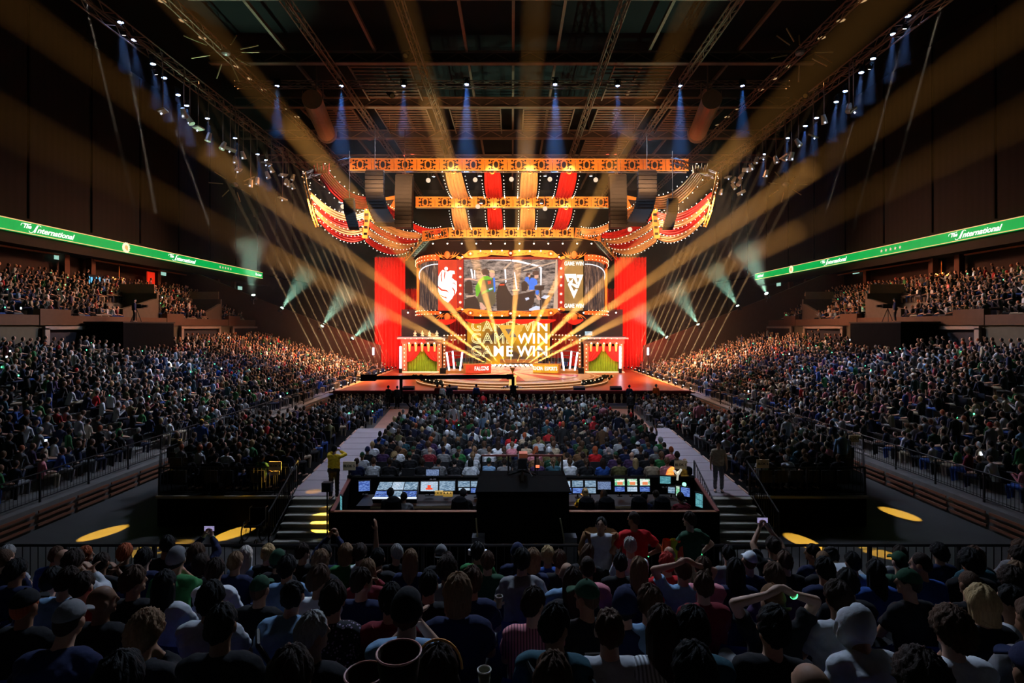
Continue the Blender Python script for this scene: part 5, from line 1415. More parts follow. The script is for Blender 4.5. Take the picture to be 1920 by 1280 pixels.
# ---- mixing area
FY = 13.5
t = tag(empty('mixing_enclosure', (0, 15, 0)), 'black walled mixing enclosure with thin orange-lit top edges', 'enclosure')
MB().lohi((-4.55, FY, 0), (-.9, FY+.08, 2.0)).build('wall_panel', M_plat, t)
MB().lohi((1.45, FY, 0), (5.2, FY+.08, 2.0)).build('wall_panel', M_plat, t)
MB().lohi((-4.6, FY-.02, 2.0), (-.9, FY+.1, 2.025)).lohi((1.45, FY-.02, 2.0), (5.2, FY+.1, 2.025)).build('top_edge', mat('edge wood', (.34, .14, .07), .5), t)
for s, x in ((-1, -4.55), (1, 5.2)):
    MB().beam((x, FY, 1.0), (x+s*.45, 16.4, 1.0), .08, 2.0).build('wall_panel', M_plat, t)
    MB().beam((x, FY, 2.02), (x+s*.45, 16.4, 2.02), .1, .04).build('top_edge', mat('edge red', (.2, .05, .04), .6), t)
MB().lohi((-5.0, 16.35, 0), (5.6, 16.45, 2.08)).build('wall_panel', M_plat, t)
MB().lohi((-4.5, FY, 0), (5.2, 16.4, .98)).build('deck', M_plat, t)
t = tag(empty('camera_tower', (.3, 14, 0)), 'tall black camera tower between the two mixing desks', 'tower')
MB().lohi((-.85, 13.1, 0), (1.4, 14.9, 2.6)).build('body', M_plat, t)
MB().lohi((-.9, 13.05, 2.62), (1.45, 14.95, 2.66)).build('deck', M_plat, t)
for x in (-.85, -.1, .65, 1.4): MB().beam((x, 14.9, 2.68), (x, 14.9, 3.1), .05, .05).build('rail_post', M_dark, t)
MB().beam((-.85, 14.9, 3.1), (1.4, 14.9, 3.1), .05, .05).build('rail', mat('edge red', (.2, .05, .04)), t)
t = tag(empty('broadcast_camera', (.3, 14.2, 2.7)), 'broadcast camera with orange hood on the central tower', 'camera')
cc = W(979, 868, 14.2)
for a in range(3): MB().tube(cc-Vector((0, 0, .2)), Vector((cc.x+.42*math.cos(a*2.1+.5), 14.2+.42*math.sin(a*2.1+.5), 2.7)), .03, n=6).build('leg', M_dark, t)
MB().box(cc+Vector((0, 0, .05)), (.22, .6, .26)).build('body', M_dark, t)
MB().tube(cc+Vector((0, .3, .05)), cc+Vector((0, .6, .05)), .1, .12, 10).build('zoom_lens', M_dark, t)
MB().box(W(981, 852, 14.15), (.22, .3, .12)).build('viewfinder_hood', mat('orange hood', (.75, .18, .08), .6), t)
MB().box(W(979, 863, 14.0), (.16, .02, .06)).build('viewfinder', mat('finder glow', (.5, .6, 1), emit=1.2, noise=0), t)
MB().tube(cc+Vector((.1, -.3, 0)), cc+Vector((.25, -.75, -.15)), .015, n=5).build('pan_handle', M_dark, t)
t = tag(empty('signal_lamp', W(1008, 874, 14.5)), 'small orange tally lamp on the tower rail', 'lamp')
MB().box(W(1008, 874, 14.5), (.1, .05, .06)).build('lens', mat('tally', (1, .2, .08), emit=1.5, noise=0), t); MB().tube(W(1008, 876, 14.5), W(1008, 890, 14.5), .01).build('stalk', M_dark, t)

def scr_mat(name, base, hi, sc_=14., thr=.55, e=1.1):
    if name in MATS: return MATS[name]
    m, nt, out = newmat(name)
    em = nt.nodes.new('ShaderNodeEmission'); nt.links.new(em.outputs[0], out.inputs[0]); em.inputs[1].default_value = e
    tc = nt.nodes.new('ShaderNodeTexCoord'); mp = nt.nodes.new('ShaderNodeMapping'); mp.inputs['Scale'].default_value = (1, 1, 2.2)
    br = nt.nodes.new('ShaderNodeTexBrick'); br.inputs['Scale'].default_value = sc_; br.inputs['Color1'].default_value = (*base, 1); br.inputs['Color2'].default_value = (*hi, 1); br.inputs['Mortar'].default_value = (*[c*.3 for c in base], 1)
    sw = nt.nodes.new('ShaderNodeSeparateXYZ'); cb = nt.nodes.new('ShaderNodeCombineXYZ')
    nt.links.new(tc.outputs['Object'], mp.inputs[0]); nt.links.new(mp.outputs[0], sw.inputs[0]); nt.links.new(sw.outputs['X'], cb.inputs['X']); nt.links.new(sw.outputs['Z'], cb.inputs['Y']); nt.links.new(cb.outputs[0], br.inputs['Vector'])
    nt.links.new(br.outputs['Color'], em.inputs[0])
    MATS[name] = m
    return m
S_blue = scr_mat('screen blue', (.02, .05, .3), (.2, .35, .8), 9)
S_grey = scr_mat('screen grey', (.08, .16, .26), (.4, .55, .7), 8)
S_pale = scr_mat('screen pale', (.35, .5, .65), (.6, .7, .85), 5)
S_teal = scr_mat('screen teal', (.05, .2, .24), (.15, .45, .5), 6)
S_spec = scr_mat('screen speckle', (.01, .02, .08), (.3, .42, .7), 26)
S_green = scr_mat('screen green', (.15, .6, .3), (.9, .9, .85), 3)
def monitor(px0, px1, py0, py1, Y, m, lab, tilt=0., extra=None, group='screens on the mixing desks'):
    A = W(px0, py1, Y); B = W(px1, py0, Y); c = (A+B)/2; w = B.x-A.x; h = B.z-A.z
    t = tag(empty('monitor', (c.x, Y, 1.78)), lab, 'monitor', group)
    rot = Matrix.Rotation(R(-12), 3, 'X') @ Matrix.Identity(3) if not tilt else Matrix.Rotation(tilt, 3, 'Z')
    MB().box(c, (w, .02, h), rot).build('screen', m, t)
    MB().box(c+Vector((0, .03, 0)), (w+.05, .04, h+.05), rot).build('housing', M_dark, t)
    MB().beam((c.x, Y+.06, max(1.76, c.z-h/2-.14)), (c.x, Y+.06, c.z-h/3), .04, .04).box((c.x, Y+.06, max(1.77, c.z-h/2-.14)), (w*.5, .14, .02)).build('stand', M_dark, t)
    if extra: extra(t, c, w, h)
    return t
def red_spot(t, c, w, h):
    MB().box(c+Vector((0, -.035, -.02)), (w*.2, .01, h*.5)).box(c+Vector((0, -.035, -.06)), (w*.4, .01, h*.15)).build('picture', led('redspot', (.9, .1, .1), 1), t)
monitor(673, 693, 902, 920, 15.6, S_blue, 'small blue screen at the far left end of the mixing desks', tilt=R(14))
monitor(789, 821, 903, 920, 15.3, S_pale, 'pale screen with a red figure on the left mixing desk', extra=red_spot)
monitor(824, 853, 902, 919, 15.3, S_grey, 'grey screen with bars, second from the tower on the left desk')
monitor(859, 881, 902, 913, 15.3, S_grey, 'small screen behind the operator on the left desk, upper left of four')
monitor(883, 904, 902, 913, 15.35, S_grey, 'small screen next to the tower on the left desk, upper right of four')
monitor(860, 881, 915, 919, 15.1, S_pale, 'thin pale screen on the left desk, lower left of four')
monitor(883, 905, 915, 923, 15.1, S_blue, 'low blue screen next to the tower on the left desk, lower right of four')
monitor(799, 823, 880, 891, 16.2, S_spec, 'small speckled blue screen standing on the back wall of the left desk')
monitor(635, 645, 930, 958, 14.2, S_teal, 'upright teal panel at the left wall of the mixing enclosure', tilt=R(-55))
monitor(1049, 1069, 902, 912, 15.3, S_pale, 'first upper screen from the tower on the right desk, with a green patch')
monitor(1073, 1093, 901, 912, 15.3, S_grey, 'second upper screen from the tower on the right desk')
monitor(1097, 1117, 901, 912, 15.3, S_grey, 'third upper screen from the tower on the right desk')
monitor(1052, 1071, 915, 925, 15.1, S_blue, 'first lower screen from the tower on the right desk')
monitor(1074, 1093, 915, 924, 15.1, S_blue, 'second lower screen from the tower on the right desk')
monitor(1097, 1117, 915, 924, 15.1, S_grey, 'third lower screen from the tower on the right desk')
monitor(1121, 1145, 903, 917, 15.3, S_spec, 'dark speckled blue screen in the middle of the right desk')
def game_pic(t, c, w, h):
    MB().box(c+Vector((0, -.035, -h*.1)), (w*.55, .01, h*.45)).build('picture', led('gamered', (.85, .25, .1), 1), t)
    MB().box(c+Vector((0, -.04, h*.25)), (w*.7, .01, h*.2)).build('picture', led('gamewhite', (.95, .95, .85), 1), t)
for i in range(3):
    monitor(1153+i*23.5, 1171+i*23.5, 898, 910, 15.3, S_green, '%s bright green and red picture screen on the right desk' % ORD[i], extra=game_pic)
    monitor(1153+i*23.5, 1171+i*23.5, 912.5, 921, 15.1, S_pale if i % 2 else S_blue, '%s low screen under the green and red pictures on the right desk' % ORD[i])
monitor(1238, 1257, 893, 906, 15.6, S_teal, 'laptop screen with teal picture on the right desk', tilt=R(-8))
monitor(1253, 1266, 913, 924, 14.9, S_grey, 'leftmost small screen of the right corner desk', tilt=R(-20))
monitor(1268, 1280, 912, 930, 14.8, S_green, 'middle small screen of the right corner desk', tilt=R(-20))
monitor(1277, 1293, 914, 930, 14.6, S_blue, 'bright blue screen of the right corner desk', tilt=R(-30))
monitor(1304, 1318, 925, 950, 13.9, S_teal, 'dim upright panel at the right wall of the enclosure', tilt=R(-50))
for i, (x0, x1, lab) in enumerate(((-4.3, -1.0, 'left'), (1.5, 4.9, 'right'))):
    t = tag(empty('mixing_desk', ((x0+x1)/2, 15.1, PZ)), 'long dark %s mixing desk with lit control surfaces' % lab, 'desk')
    MB().lohi((x0, 14.7, 1.7), (x1, 15.7, 1.76)).build('desk_top', M_dark, t)
    for x in (x0+.1, (x0+x1)/2, x1-.1): MB().lohi((x-.04, 14.75, PZ), (x+.04, 15.6, 1.7)).build('leg', M_dark, t)
    MB().lohi((x0+.4, 14.68, 1.69), (x1-.1, 14.72, 1.75)).build('front_edge', mat('desk edge', (.3, .22, .12), .5), t)
# light mixing console: wide tilted control surface with screens
t = tag(empty('mixing_console', (-2.7, 15.0, 1.76)), 'wide white-blue lit mixing console on the left desk', 'mixing console')
A = W(698, 936, 14.6); B = W(781, 936, 14.6); Cc = W(786, 903, 15.3); D = W(712, 903, 15.3)
MB().prism([A, B, Cc, D], (0, .05, -.12), 1).build('body', M_dark, t)
def lerpq(u, v): return A.lerp(B, u).lerp(D.lerp(Cc, u), v)
for k, (u0, u1) in enumerate(((.02, .34), (.36, .64), (.66, .98))):
    off = Vector((0, -.012, .02))
    MB().add([lerpq(u0, .5)+off, lerpq(u1, .5)+off, lerpq(u1, .96)+off, lerpq(u0, .96)+off], [(0, 1, 2, 3)]).build('screen', (S_grey, S_pale, S_grey)[k], t)
    MB().add([lerpq(u0, .12)+off, lerpq(u1, .12)+off, lerpq(u1, .44)+off, lerpq(u0, .44)+off], [(0, 1, 2, 3)]).build('fader_bank', S_blue if k != 1 else S_grey, t)
    for j in range(8):
        c = lerpq(u0+(u1-u0)*(j+.5)/8, .2+.04*(j % 3))+off; MB().box(c, (.03, .02, .02)).build('fader', M_white, t)
MB().add([lerpq(0, 0)+Vector((0, -.01, .02)), lerpq(1, 0)+Vector((0, -.01, .02)), lerpq(1, .1)+Vector((0, -.01, .02)), lerpq(0, .1)+Vector((0, -.01, .02))], [(0, 1, 2, 3)]).build('white_strip', led('console white', (.8, .88, 1), 1.1), t)
t = tag(empty('control_box', W(823, 924, 14.9)), 'yellow-lit control box on the left desk', 'control box')
c = W(830, 924, 14.9); MB().box(W(823, 924, 14.9), (.22, .14, .1)).box(W(840, 926, 14.9), (.26, .14, .1)).build('body', mat('yellow lit box', (.7, .42, .08), .6, emit=.35), t)  # yellow light put into the box colour with a weak glow
for j in range(6): MB().box(W(815+j*6, 924, 14.8), (.03, .02, .03)).build('button', M_dark, t)
t = tag(empty('desk_lamp', W(1270, 890, 15.8)), 'small white desk lamp at the right end of the back wall', 'lamp')
MB().tube(W(1270, 900, 15.8), W(1271, 888, 15.8), .03).tube(W(1271, 890, 15.8), W(1264, 882, 15.7), .035).tube(W(1271, 890, 15.8), W(1277, 880, 15.7), .035).build('arm', mat('lamp white', (.9, .85, .7), emit=.5), t)
MB().octa(W(1272, 886, 15.8), .06).build('bulb', M_bulb, t)
t = tag(empty('green_lamp', W(1283, 908, 15.2)), 'glowing green ball lamp at the right corner desk', 'lamp')
MB().ell(W(1283, 908, 15.2), (.06, .06, .06)).build('globe', mat('green ball', (.3, 1, .6), emit=2, noise=0), t); MB().tube(W(1283, 912, 15.2), W(1283, 922, 15.2), .02).build('stem', M_dark, t)
for i, (px, lab) in enumerate(((740, 'white-blue console'), (863, 'small screens left of the tower'), (1098, 'lower screens of the right desk'), (1135, 'speckled screen'), (1195, 'green pictures'), (1238, 'laptop'))):
    c = W(px, 940, 14.1)
    t = tag(empty('desk_chair', (c.x, 14.1, PZ)), 'dark desk chair at the %s' % lab, 'chair', 'chairs in the mixing enclosure')
    MB().box((c.x, 14.15, 1.47), (.46, .46, .08)).build('seat', M_black, t)
    MB().lathe([(.02, -.3), (.2, -.28), (.23, 0), (.2, .26), (.1, .34), (.01, .35)], (c.x, 13.9, 1.92), 10).build('backrest', M_black, t)
    MB().tube((c.x, 14.15, 1.05), (c.x, 14.15, 1.43), .03).build('column', M_dark, t)
    for a in range(5): MB().tube((c.x, 14.15, 1.1), (c.x+.27*math.cos(a*1.257), 14.15+.27*math.sin(a*1.257), 1.04), .02, n=5).build('base_leg', M_dark, t)
# grey speaker wedges at the foot of the tower
for i, (px, py) in enumerate(((897, 1035), (1069, 1035))):
    c = W(px, py, 12.9)
    t = tag(empty('light_stand', (c.x, 12.9, 0)), 'thin stand with grey box leaning at the %s side of the camera tower' % ('left', 'right')[i], 'stand', 'stands beside the tower')
    MB().box((c.x, 12.9, 1.3), (.3, .3, .7)).build('box', mat('grey case', (.13, .13, .14), .6), t)
    MB().tube((c.x+.1, 12.8, .2), (c.x+(-.05 if i == 0 else -.25), 12.8, 2.1), .018).build('pole', mat('pole yellow', (.35, .3, .15), .5), t)
    MB().box((c.x, 12.9, .5), (.5, .5, .9)).build('base', M_plat, t)

# block signs
for i, (px, py, Y, txt, lit, lab) in enumerate(((331, 828, 22.0, 'BLOK 8', 0, 'BLOK 8 sign at the foot of the left stand'), (516, 873, 17.93, 'BLOK 4', 0, 'BLOK 4 sign over the left floor rows'), (655, 873, 16.55, 'BLOK 5', 0, 'BLOK 5 sign at the left aisle beside the mixing enclosure'),
        (1276, 871, 16.55, 'BLOK 5', 1, 'brightly lit BLOK 5 sign at the right end of the mixing enclosure'), (1430, 869, 17.93, 'BLOK 6', 0, 'BLOK 6 sign over the right floor rows'), (1601, 822, 22.5, 'BLOK 8', 0, 'BLOK 8 sign at the foot of the right stand'))):
    c = W(px, py, Y); h = 16 if i not in (0, 5) else 13; w = 23 if i not in (0, 5) else 19
    t = tag(empty('block_sign', (c.x, Y, PZ)), 'cream '+lab, 'sign')
    MB().box(c, (w/F*Y, .03, h/F*Y)).build('board', mat('sign cream', (.95, .78, .5), .7), t)
    z0 = PZ if i in (1, 2, 3, 4) else .75
    MB().tube((c.x-.02, Y+.02, z0), (c.x-.02, Y+.02, c.z-h/2/F*Y), .02).box((c.x, Y+.02, z0+.02), (.3, .3, .03)).build('stand_pole', M_dark, t)
    put_text(txt, .108 if i not in (0, 5) else .13, mat('sign ink', (.06, .05, .03), noise=0), t, (c.x, Y-.025, c.z), extrude=.003, bold=.002)
    if i == 1:
        MB().box(c-Vector((0, 0, .24)), (.3, .03, .12)).build('small_plate', mat('sign cream', (.95, .78, .5)), t)
# lamp stand by the left stairs
t = tag(empty('light_stand', (-4.75, 14.3, 0)), 'black box lamp on a pole beside the left staircase', 'stand')
MB().tube((-4.85, 14.0, 0), (-4.85, 14.0, 2.45), .02).build('pole', M_dark, t); MB().box((-4.85, 14.0, 2.5), (.24, .18, .24)).build('head', M_dark, t)
MB().tube((-4.85, 14.0, .1), (-4.6, 14.0, 0), .015).tube((-4.85, 14.0, .1), (-5.1, 14.1, 0), .015).build('foot', M_dark, t)

# camera crane before the stage
t = tag(empty('camera_crane', (-10.5, 44, .3)), 'long black camera crane reaching across the stage front', 'camera crane')
a = W(700, 708, 44); b = W(950, 706, 44)
MB().beam(a, b, .28, .3).build('arm', M_black, t)
MB().box(a+Vector((-.4, 0, 0)), (1.2, .5, .5)).build('counterweight', M_black, t)
MB().beam(W(962, 706, 44), W(962, 727, 44), .25, .2).box(W(962, 728, 44), (.5, .5, .45)).build('camera_head', M_black, t)
MB().beam(W(950, 706, 44), W(963, 706, 44), .34, .4).build('elbow', M_black, t)
q = MB(); c = W(752, 708, 44)
MB().beam(c, (c.x, 44, .5), .22, .22).build('column', M_black, t)
for k in range(3): MB().tube((c.x, 44, 1.0), (c.x+.8*math.cos(k*2.1), 44+.8*math.sin(k*2.1), 0), .06).build('leg', M_black, t)
MB().tube(a+Vector((0, 0, .15)), b+Vector((0, 0, .15)), .03, n=4).build('cable', M_black, t)
# ================================================================= PEOPLE
M_skin = objmat('skin', .6, amt=.08, bump=.05, scale=18)
M_cloth = objmat('cloth', .9, amt=.2, bump=.5, scale=22)
M_hair = objmat('hair', .75, strand=True, scale=90, amt=.5, bump=.9)
M_eye = mat('eye dark', (.02, .015, .01), .3, noise=0)
M_wrist = mat('wrist glow', (.08, 1, .3), emit=3, noise=0)
M_phone = mat('phone glow', (.25, .22, .4), emit=1.1, noise=.8, scale=60)
V = Vector

class Fig:
    """tapered limbs, gathered per layer and grown together into one surface"""
    def __init__(s): s.L = {'body': MB(), 'shirt_short': MB(), 'shirt_long': MB(), 'trousers': MB()}
    def cap(s, layers, p, q, r1, r2, grow=.0, n=12):
        for l in layers.split('+'):
            m = s.L[l]; g = 0 if l == 'body' else grow
            p_ = V(p); q_ = V(q); d = q_-p_
            if d.length < 1e-4: continue
            z = d.normalized(); x = z.orthogonal().normalized(); y = z.cross(x); rows = []
            prof = [(-1, 0.001, 0), (-.87, .5, 0), (-.5, .87, 0), (0, 1, 0), (0, 1, 1), (.5, .87, 1), (.87, .5, 1), (1, .001, 1)]
            for a, b, e in prof:
                R_ = (r2 if e else r1)+g; c = (q_ if e else p_)+z*(a*R_)
                rows.append([c+x*(R_*b*math.cos(2*math.pi*i/n))+y*(R_*b*math.sin(2*math.pi*i/n)) for i in range(n)])
            m.grid(rows[::-1], True)
    def cone(s, layer, p, q, r1, r2, n=14):
        s.L[layer].tube(p, q, r1, r2, n)
    def ell(s, layer, c, r, M=None):
        m = MB(); m.ell((0, 0, 0), r, 16, 10)
        vs = [(M @ V(v) if M is not None else V(v))+V(c) for v in m.v]
        s.L[layer].add(vs, [f[::-1] for f in m.f])

def ik(S, T, a, b, hint):
    d = T-S; L = min(d.length, (a+b)*.995); d = d.normalized() if d.length > 1e-5 else V((0, 1, 0))
    x = (a*a-b*b+L*L)/(2*L); h = math.sqrt(max(0, a*a-x*x))
    hp = (hint-d*hint.dot(d)).normalized()
    return S+d*x+hp*h, S+d*L

def hand(f, wrist, direc, palm_n, side, curl=.5, fine=True):
    d = direc.normalized(); n = (palm_n-d*palm_n.dot(d)).normalized(); t = d.cross(n)*side
    c = wrist+d*.045
    f.cap('body', wrist, c, .024, .03)
    for k in (-.024, -.008, .008, .024): f.cap('body', wrist+d*.03+t*k*.8, wrist+d*.085+t*k, .014, .012, n=8)
    if fine:
        for i, (k, L) in enumerate(((-.027, .055), (-.009, .07), (.009, .076), (.027, .066))):
            b0 = wrist+d*.088+t*k
            d1 = (d*math.cos(curl*.5)+n*math.sin(curl*.5)); d2 = (d*math.cos(curl*1.5)+n*math.sin(curl*1.5))
            b1 = b0+d1*L*.5; b2 = b1+d2*L*.5
            f.cap('body', b0, b1, .0105, .0098, n=8); f.cap('body', b1, b2, .0098, .0085, n=8)
        b0 = wrist+d*.025+t*.028; b1 = b0+(d*.55+t*.75+n*.3).normalized()*.045; b2 = b1+(d*.85+t*.3+n*.45).normalized()*.032
        f.cap('body', b0, b1, .014, .0115, n=8); f.cap('body', b1, b2, .0115, .0095, n=8)
    else: f.cap('body', c, wrist+d*.12+n*.02, .03, .022)

def figure(seated=True, lean=5, slouch=8, twist=0, side=0, yaw=0, pitch=0, roll=0, HL=None, HR=None, fine=False, knees=None, feet=None, curl=.6, wide=1., hips_z=None):
    f = Fig()
    P = V((0, 0, hips_z or (.55 if seated else .95)))
    la = R(lean); u = V((math.sin(R(side)), math.sin(la), math.cos(la))).normalized()
    ua = R(lean+slouch); u2 = V((math.sin(R(side*1.4)), math.sin(ua), math.cos(ua))).normalized()
    tw = R(twist); r = V((math.cos(tw), math.sin(tw), 0)); r = (r-u2*r.dot(u2)).normalized()
    mid = P+u*.24; nb = mid+u2*.26; sh = mid+u2*.20; fw = r.cross(u2)*-1
    fwd = u2.cross(r)
    TS_ = 'body+shirt_short+shirt_long'
    G = .014
    f.cap(TS_, sh-r*.135*wide, sh+r*.135*wide, .066, .066, G)
    f.cap(TS_, sh-u2*.08-r*.08*wide, sh-u2*.08+r*.08*wide, .105, .105, G)
    f.cap(TS_, P-V((.085*wide, 0, 0)), sh-u2*.1-r*.09*wide, .102, .095, G); f.cap(TS_, P+V((.085*wide, 0, 0)), sh-u2*.1+r*.09*wide, .102, .095, G)
    f.cap(TS_, P+u*.02, mid+u2*.08, .12, .115, G)
    f.cap('body+trousers', P-V((.08, .02, .0)), P+V((.08, -.02, .0)), .115, .115, .016)
    for sg in (-1, 1):
        f.cap(TS_, nb-u2*.03, sh+r*sg*.13*wide, .055, .06, G)
        hipj = P+V((sg*.09, .0, -.02))
        if seated:
            K = V((sg*.14, .47, .53)) if not knees else V(knees[0 if sg < 0 else 1]); A = V((sg*.15, .43, .09)) if not feet else V(feet[0 if sg < 0 else 1])
        else:
            K = V((sg*.1, .03, .5)) if not knees else V(knees[0 if sg < 0 else 1]); A = V((sg*.11, -.01, .09)) if not feet else V(feet[0 if sg < 0 else 1])
        f.cap('body+trousers', hipj, K, .085, .062, .013)
        f.cap('body', K, A, .058, .04); f.cap('trousers', K, A.lerp(K, .08), .058, .048, .014)
        f.cap('body', A+V((0, -.05, -.045)), A+V((sg*.02, .15, -.055)), .042, .036)
    # neck and head
    hy, hp_, hr = R(yaw), R(pitch), R(roll)
    ndir = (u2*.8+V((0, .12, .9))).normalized()
    hc = nb+ndir*.165
    HM = Matrix.Rotation(-hy, 3, 'Z') @ Matrix.Rotation(-hp_, 3, 'X') @ Matrix.Rotation(hr, 3, 'Y')
    f.cap('body', nb-u2*.04, hc-ndir*.05, .06, .054)
    def H(x, y, z): return hc+HM @ V((x, y, z))
    f.ell('body', H(0, -.008, .022), (.076, .094, .098), HM)
    f.ell('body', H(0, .018, -.045), (.058, .066, .066), HM)
    f.cap('body', H(-.028, .07, .028), H(.028, .07, .028), .018, .018)
    f.cap('body', H(0, .088, .018), H(0, .105, -.02), .009, .014, n=8)
    f.cap('body', H(-.018, .083, -.053), H(.018, .083, -.053), .010, .010, n=8)
    f.cap('body', H(-.01, .072, -.088), H(.01, .072, -.088), .018, .018, n=8)
    for sg in (-1, 1): f.ell('body', H(sg*.08, -.005, -.005), (.013, .026, .034), HM)
    # arms
    wr = {}
    for sg, T in ((-1, HL), (1, HR)):
        S = sh+r*sg*.175*wide-u2*.005
        if T is None: T = V((sg*.14, .33, .62)) if seated else V((sg*.27, .06, .82))
        T = V(T)
        hint = V((sg*.9, -.35, -.9)) if T.z < S.z+.1 else V((sg*1.0, .25, -.35))
        if not seated and T.z < 1.1 and abs(T.x) < .22: hint = V((sg*1., -.5, 0))
        E, Wr = ik(S, T, .285, .245, hint)
        f.cap(TS_, sh+r*sg*.13*wide, S, .062, .056, G)
        f.cap('body', S, E, .05, .042); f.cap('body', E, Wr, .041, .027)
        f.cap('shirt_short', S, S.lerp(E, .3), .054, .052, .012); f.cone('shirt_short', S.lerp(E, .2), S.lerp(E, .68), .068, .07)
        f.cap('shirt_long', S, E, .054, .048, .014); f.cap('shirt_long', E, E.lerp(Wr, .2), .048, .046, .014); f.cone('shirt_long', E, E.lerp(Wr, .95), .06, .042)
        dd = (Wr-E).normalized()
        if T.z < .8 and seated: hd = (dd+V((0, .5, -.1))).normalized(); pn = V((0, 0, -1))
        elif T.z > 1.1: hd = (dd+V((0, 0, .35))).normalized(); pn = V((-sg, .2, 0))
        else: hd = dd; pn = V((-sg, .1, -.2))
        hand(f, Wr, hd, pn, sg, curl, fine)
        wr[sg] = (Wr, hd)
    return f, hc, HM, wr

POSES = {
 'upright': dict(lean=-4, slouch=10),
 'leaning forward': dict(lean=24, slouch=16, pitch=4, HL=(-.12, .45, .66), HR=(.12, .45, .66)),
 'head turned right': dict(lean=-2, slouch=10, yaw=42, twist=-8, HL=(-.1, .36, .62), HR=(.1, .36, .64)),
 'head turned left': dict(lean=2, slouch=10, yaw=-46, twist=8),
 'slouching': dict(lean=-10, slouch=16, pitch=-3, HL=(-.05, .26, .64), HR=(.06, .28, .66)),
 'hand at chin': dict(lean=10, slouch=14, pitch=-3, HR=(.06, .24, 1.02), HL=(-.05, .3, .66)),
 'raising one arm': dict(lean=0, slouch=4, pitch=6, HR=(.2, .16, 1.55), fine=True, curl=.3),
 'holding up a phone': dict(lean=2, slouch=6, pitch=5, HL=(-.05, .34, 1.36), HR=(.07, .34, 1.36), fine=True, curl=1.0),
 'clapping': dict(lean=4, slouch=8, HL=(-.03, .34, 1.0), HR=(.04, .34, 1.0), fine=True, curl=.2),
 'head tilted': dict(lean=0, slouch=12, roll=14, side=5, yaw=10),
 'head bowed': dict(lean=14, slouch=24, pitch=-30, yaw=12, HL=(-.05, .34, .66), HR=(.06, .34, .66)),
 'bending down': dict(lean=62, slouch=34, pitch=-30, HL=(-.1, .5, .35), HR=(.12, .5, .35)),
 'hands behind head': dict(lean=-2, slouch=6, HL=(-.09, -.06, 1.32), HR=(.1, -.06, 1.32), fine=False),
 'standing hands on hips': dict(seated=False, lean=0, slouch=4, yaw=-40, HL=(-.2, .02, 1.06), HR=(.2, .02, 1.06), fine=True, curl=1.2, wide=1.12),
 'standing looking down': dict(seated=False, lean=4, slouch=12, pitch=-28, yaw=14, HL=(-.24, .12, .88), HR=(.24, .1, .84), fine=True, wide=1.05),
 'standing': dict(seated=False, lean=0, slouch=5, yaw=8, fine=False),
 'walking': dict(seated=False, lean=4, slouch=4, knees=((-.09, .2, .5), (.1, -.02, .5)), feet=((-.1, .26, .11), (.11, -.28, .12)), HL=(-.26, -.1, .86), HR=(.26, .22, .88)),
 'standing with phone': dict(seated=False, lean=0, slouch=6, HL=(-.08, .36, 1.5), HR=(.06, .36, 1.5), fine=True, curl=1.0),
 'standing side on': dict(seated=False, lean=-2, slouch=4, yaw=-10, HR=(.22, .0, 1.05), HL=(-.22, .25, 1.0), fine=True, curl=.9),
}
def noise3(v, k): return math.sin(v.x*k+3*math.sin(v.z*k*.6))*math.sin(v.y*k*1.1+1.3+2*math.sin(v.x*k*.5))*math.cos(v.z*k*.9+math.sin(v.y*k))
POSE_M = {}
def bake_poses():
    tmp = []
    for nm, kw in POSES.items():
        f, hc, HM, wr = figure(**kw)
        POSE_M[nm] = dict(hc=hc, HM=HM, wr=wr)
        for l, m in f.L.items():
            me = m.mesh(l, M_skin if l == 'body' else M_cloth)
            o = bpy.data.objects.new('bake', me); COL.objects.link(o)
            md = o.modifiers.new('r', 'REMESH'); md.mode = 'VOXEL'
            md.voxel_size = (.0095 if kw.get('fine') else .012) if l == 'body' else .0145
            md.use_smooth_shade = True
            sm = o.modifiers.new('s', 'SMOOTH'); sm.factor = .5; sm.iterations = 2 if l == 'body' else 7
            tmp.append((nm, l, o))
    dg = bpy.context.evaluated_depsgraph_get()
    for nm, l, o in tmp:
        me = bpy.data.meshes.new_from_object(o.evaluated_get(dg)); me.name = l
        me.materials.clear(); me.materials.append(M_skin if l == 'body' else M_cloth)
        if l != 'body':
            co = np.empty(len(me.vertices)*3, np.float32); me.vertices.foreach_get('co', co); co = co.reshape(-1, 3)
            no = np.empty(len(me.vertices)*3, np.float32); me.vertex_normals.foreach_get('vector', no); no = no.reshape(-1, 3)
            x, y, z = co.T
            w = np.sin(x*31+3*np.sin(z*17))*np.sin(z*23+2*np.sin(y*14+x*9))+.6*np.sin(z*52+x*40*np.sin(y*7))*np.sin(x*21+y*33)
            co = co+no*(w*.0065)[:, None]
            me.vertices.foreach_set('co', co.ravel()); me.update()
        POSE_M[nm][l] = me
    for nm, l, o in tmp:
        m0 = o.data; bpy.data.objects.remove(o); bpy.data.meshes.remove(m0)
bake_poses()

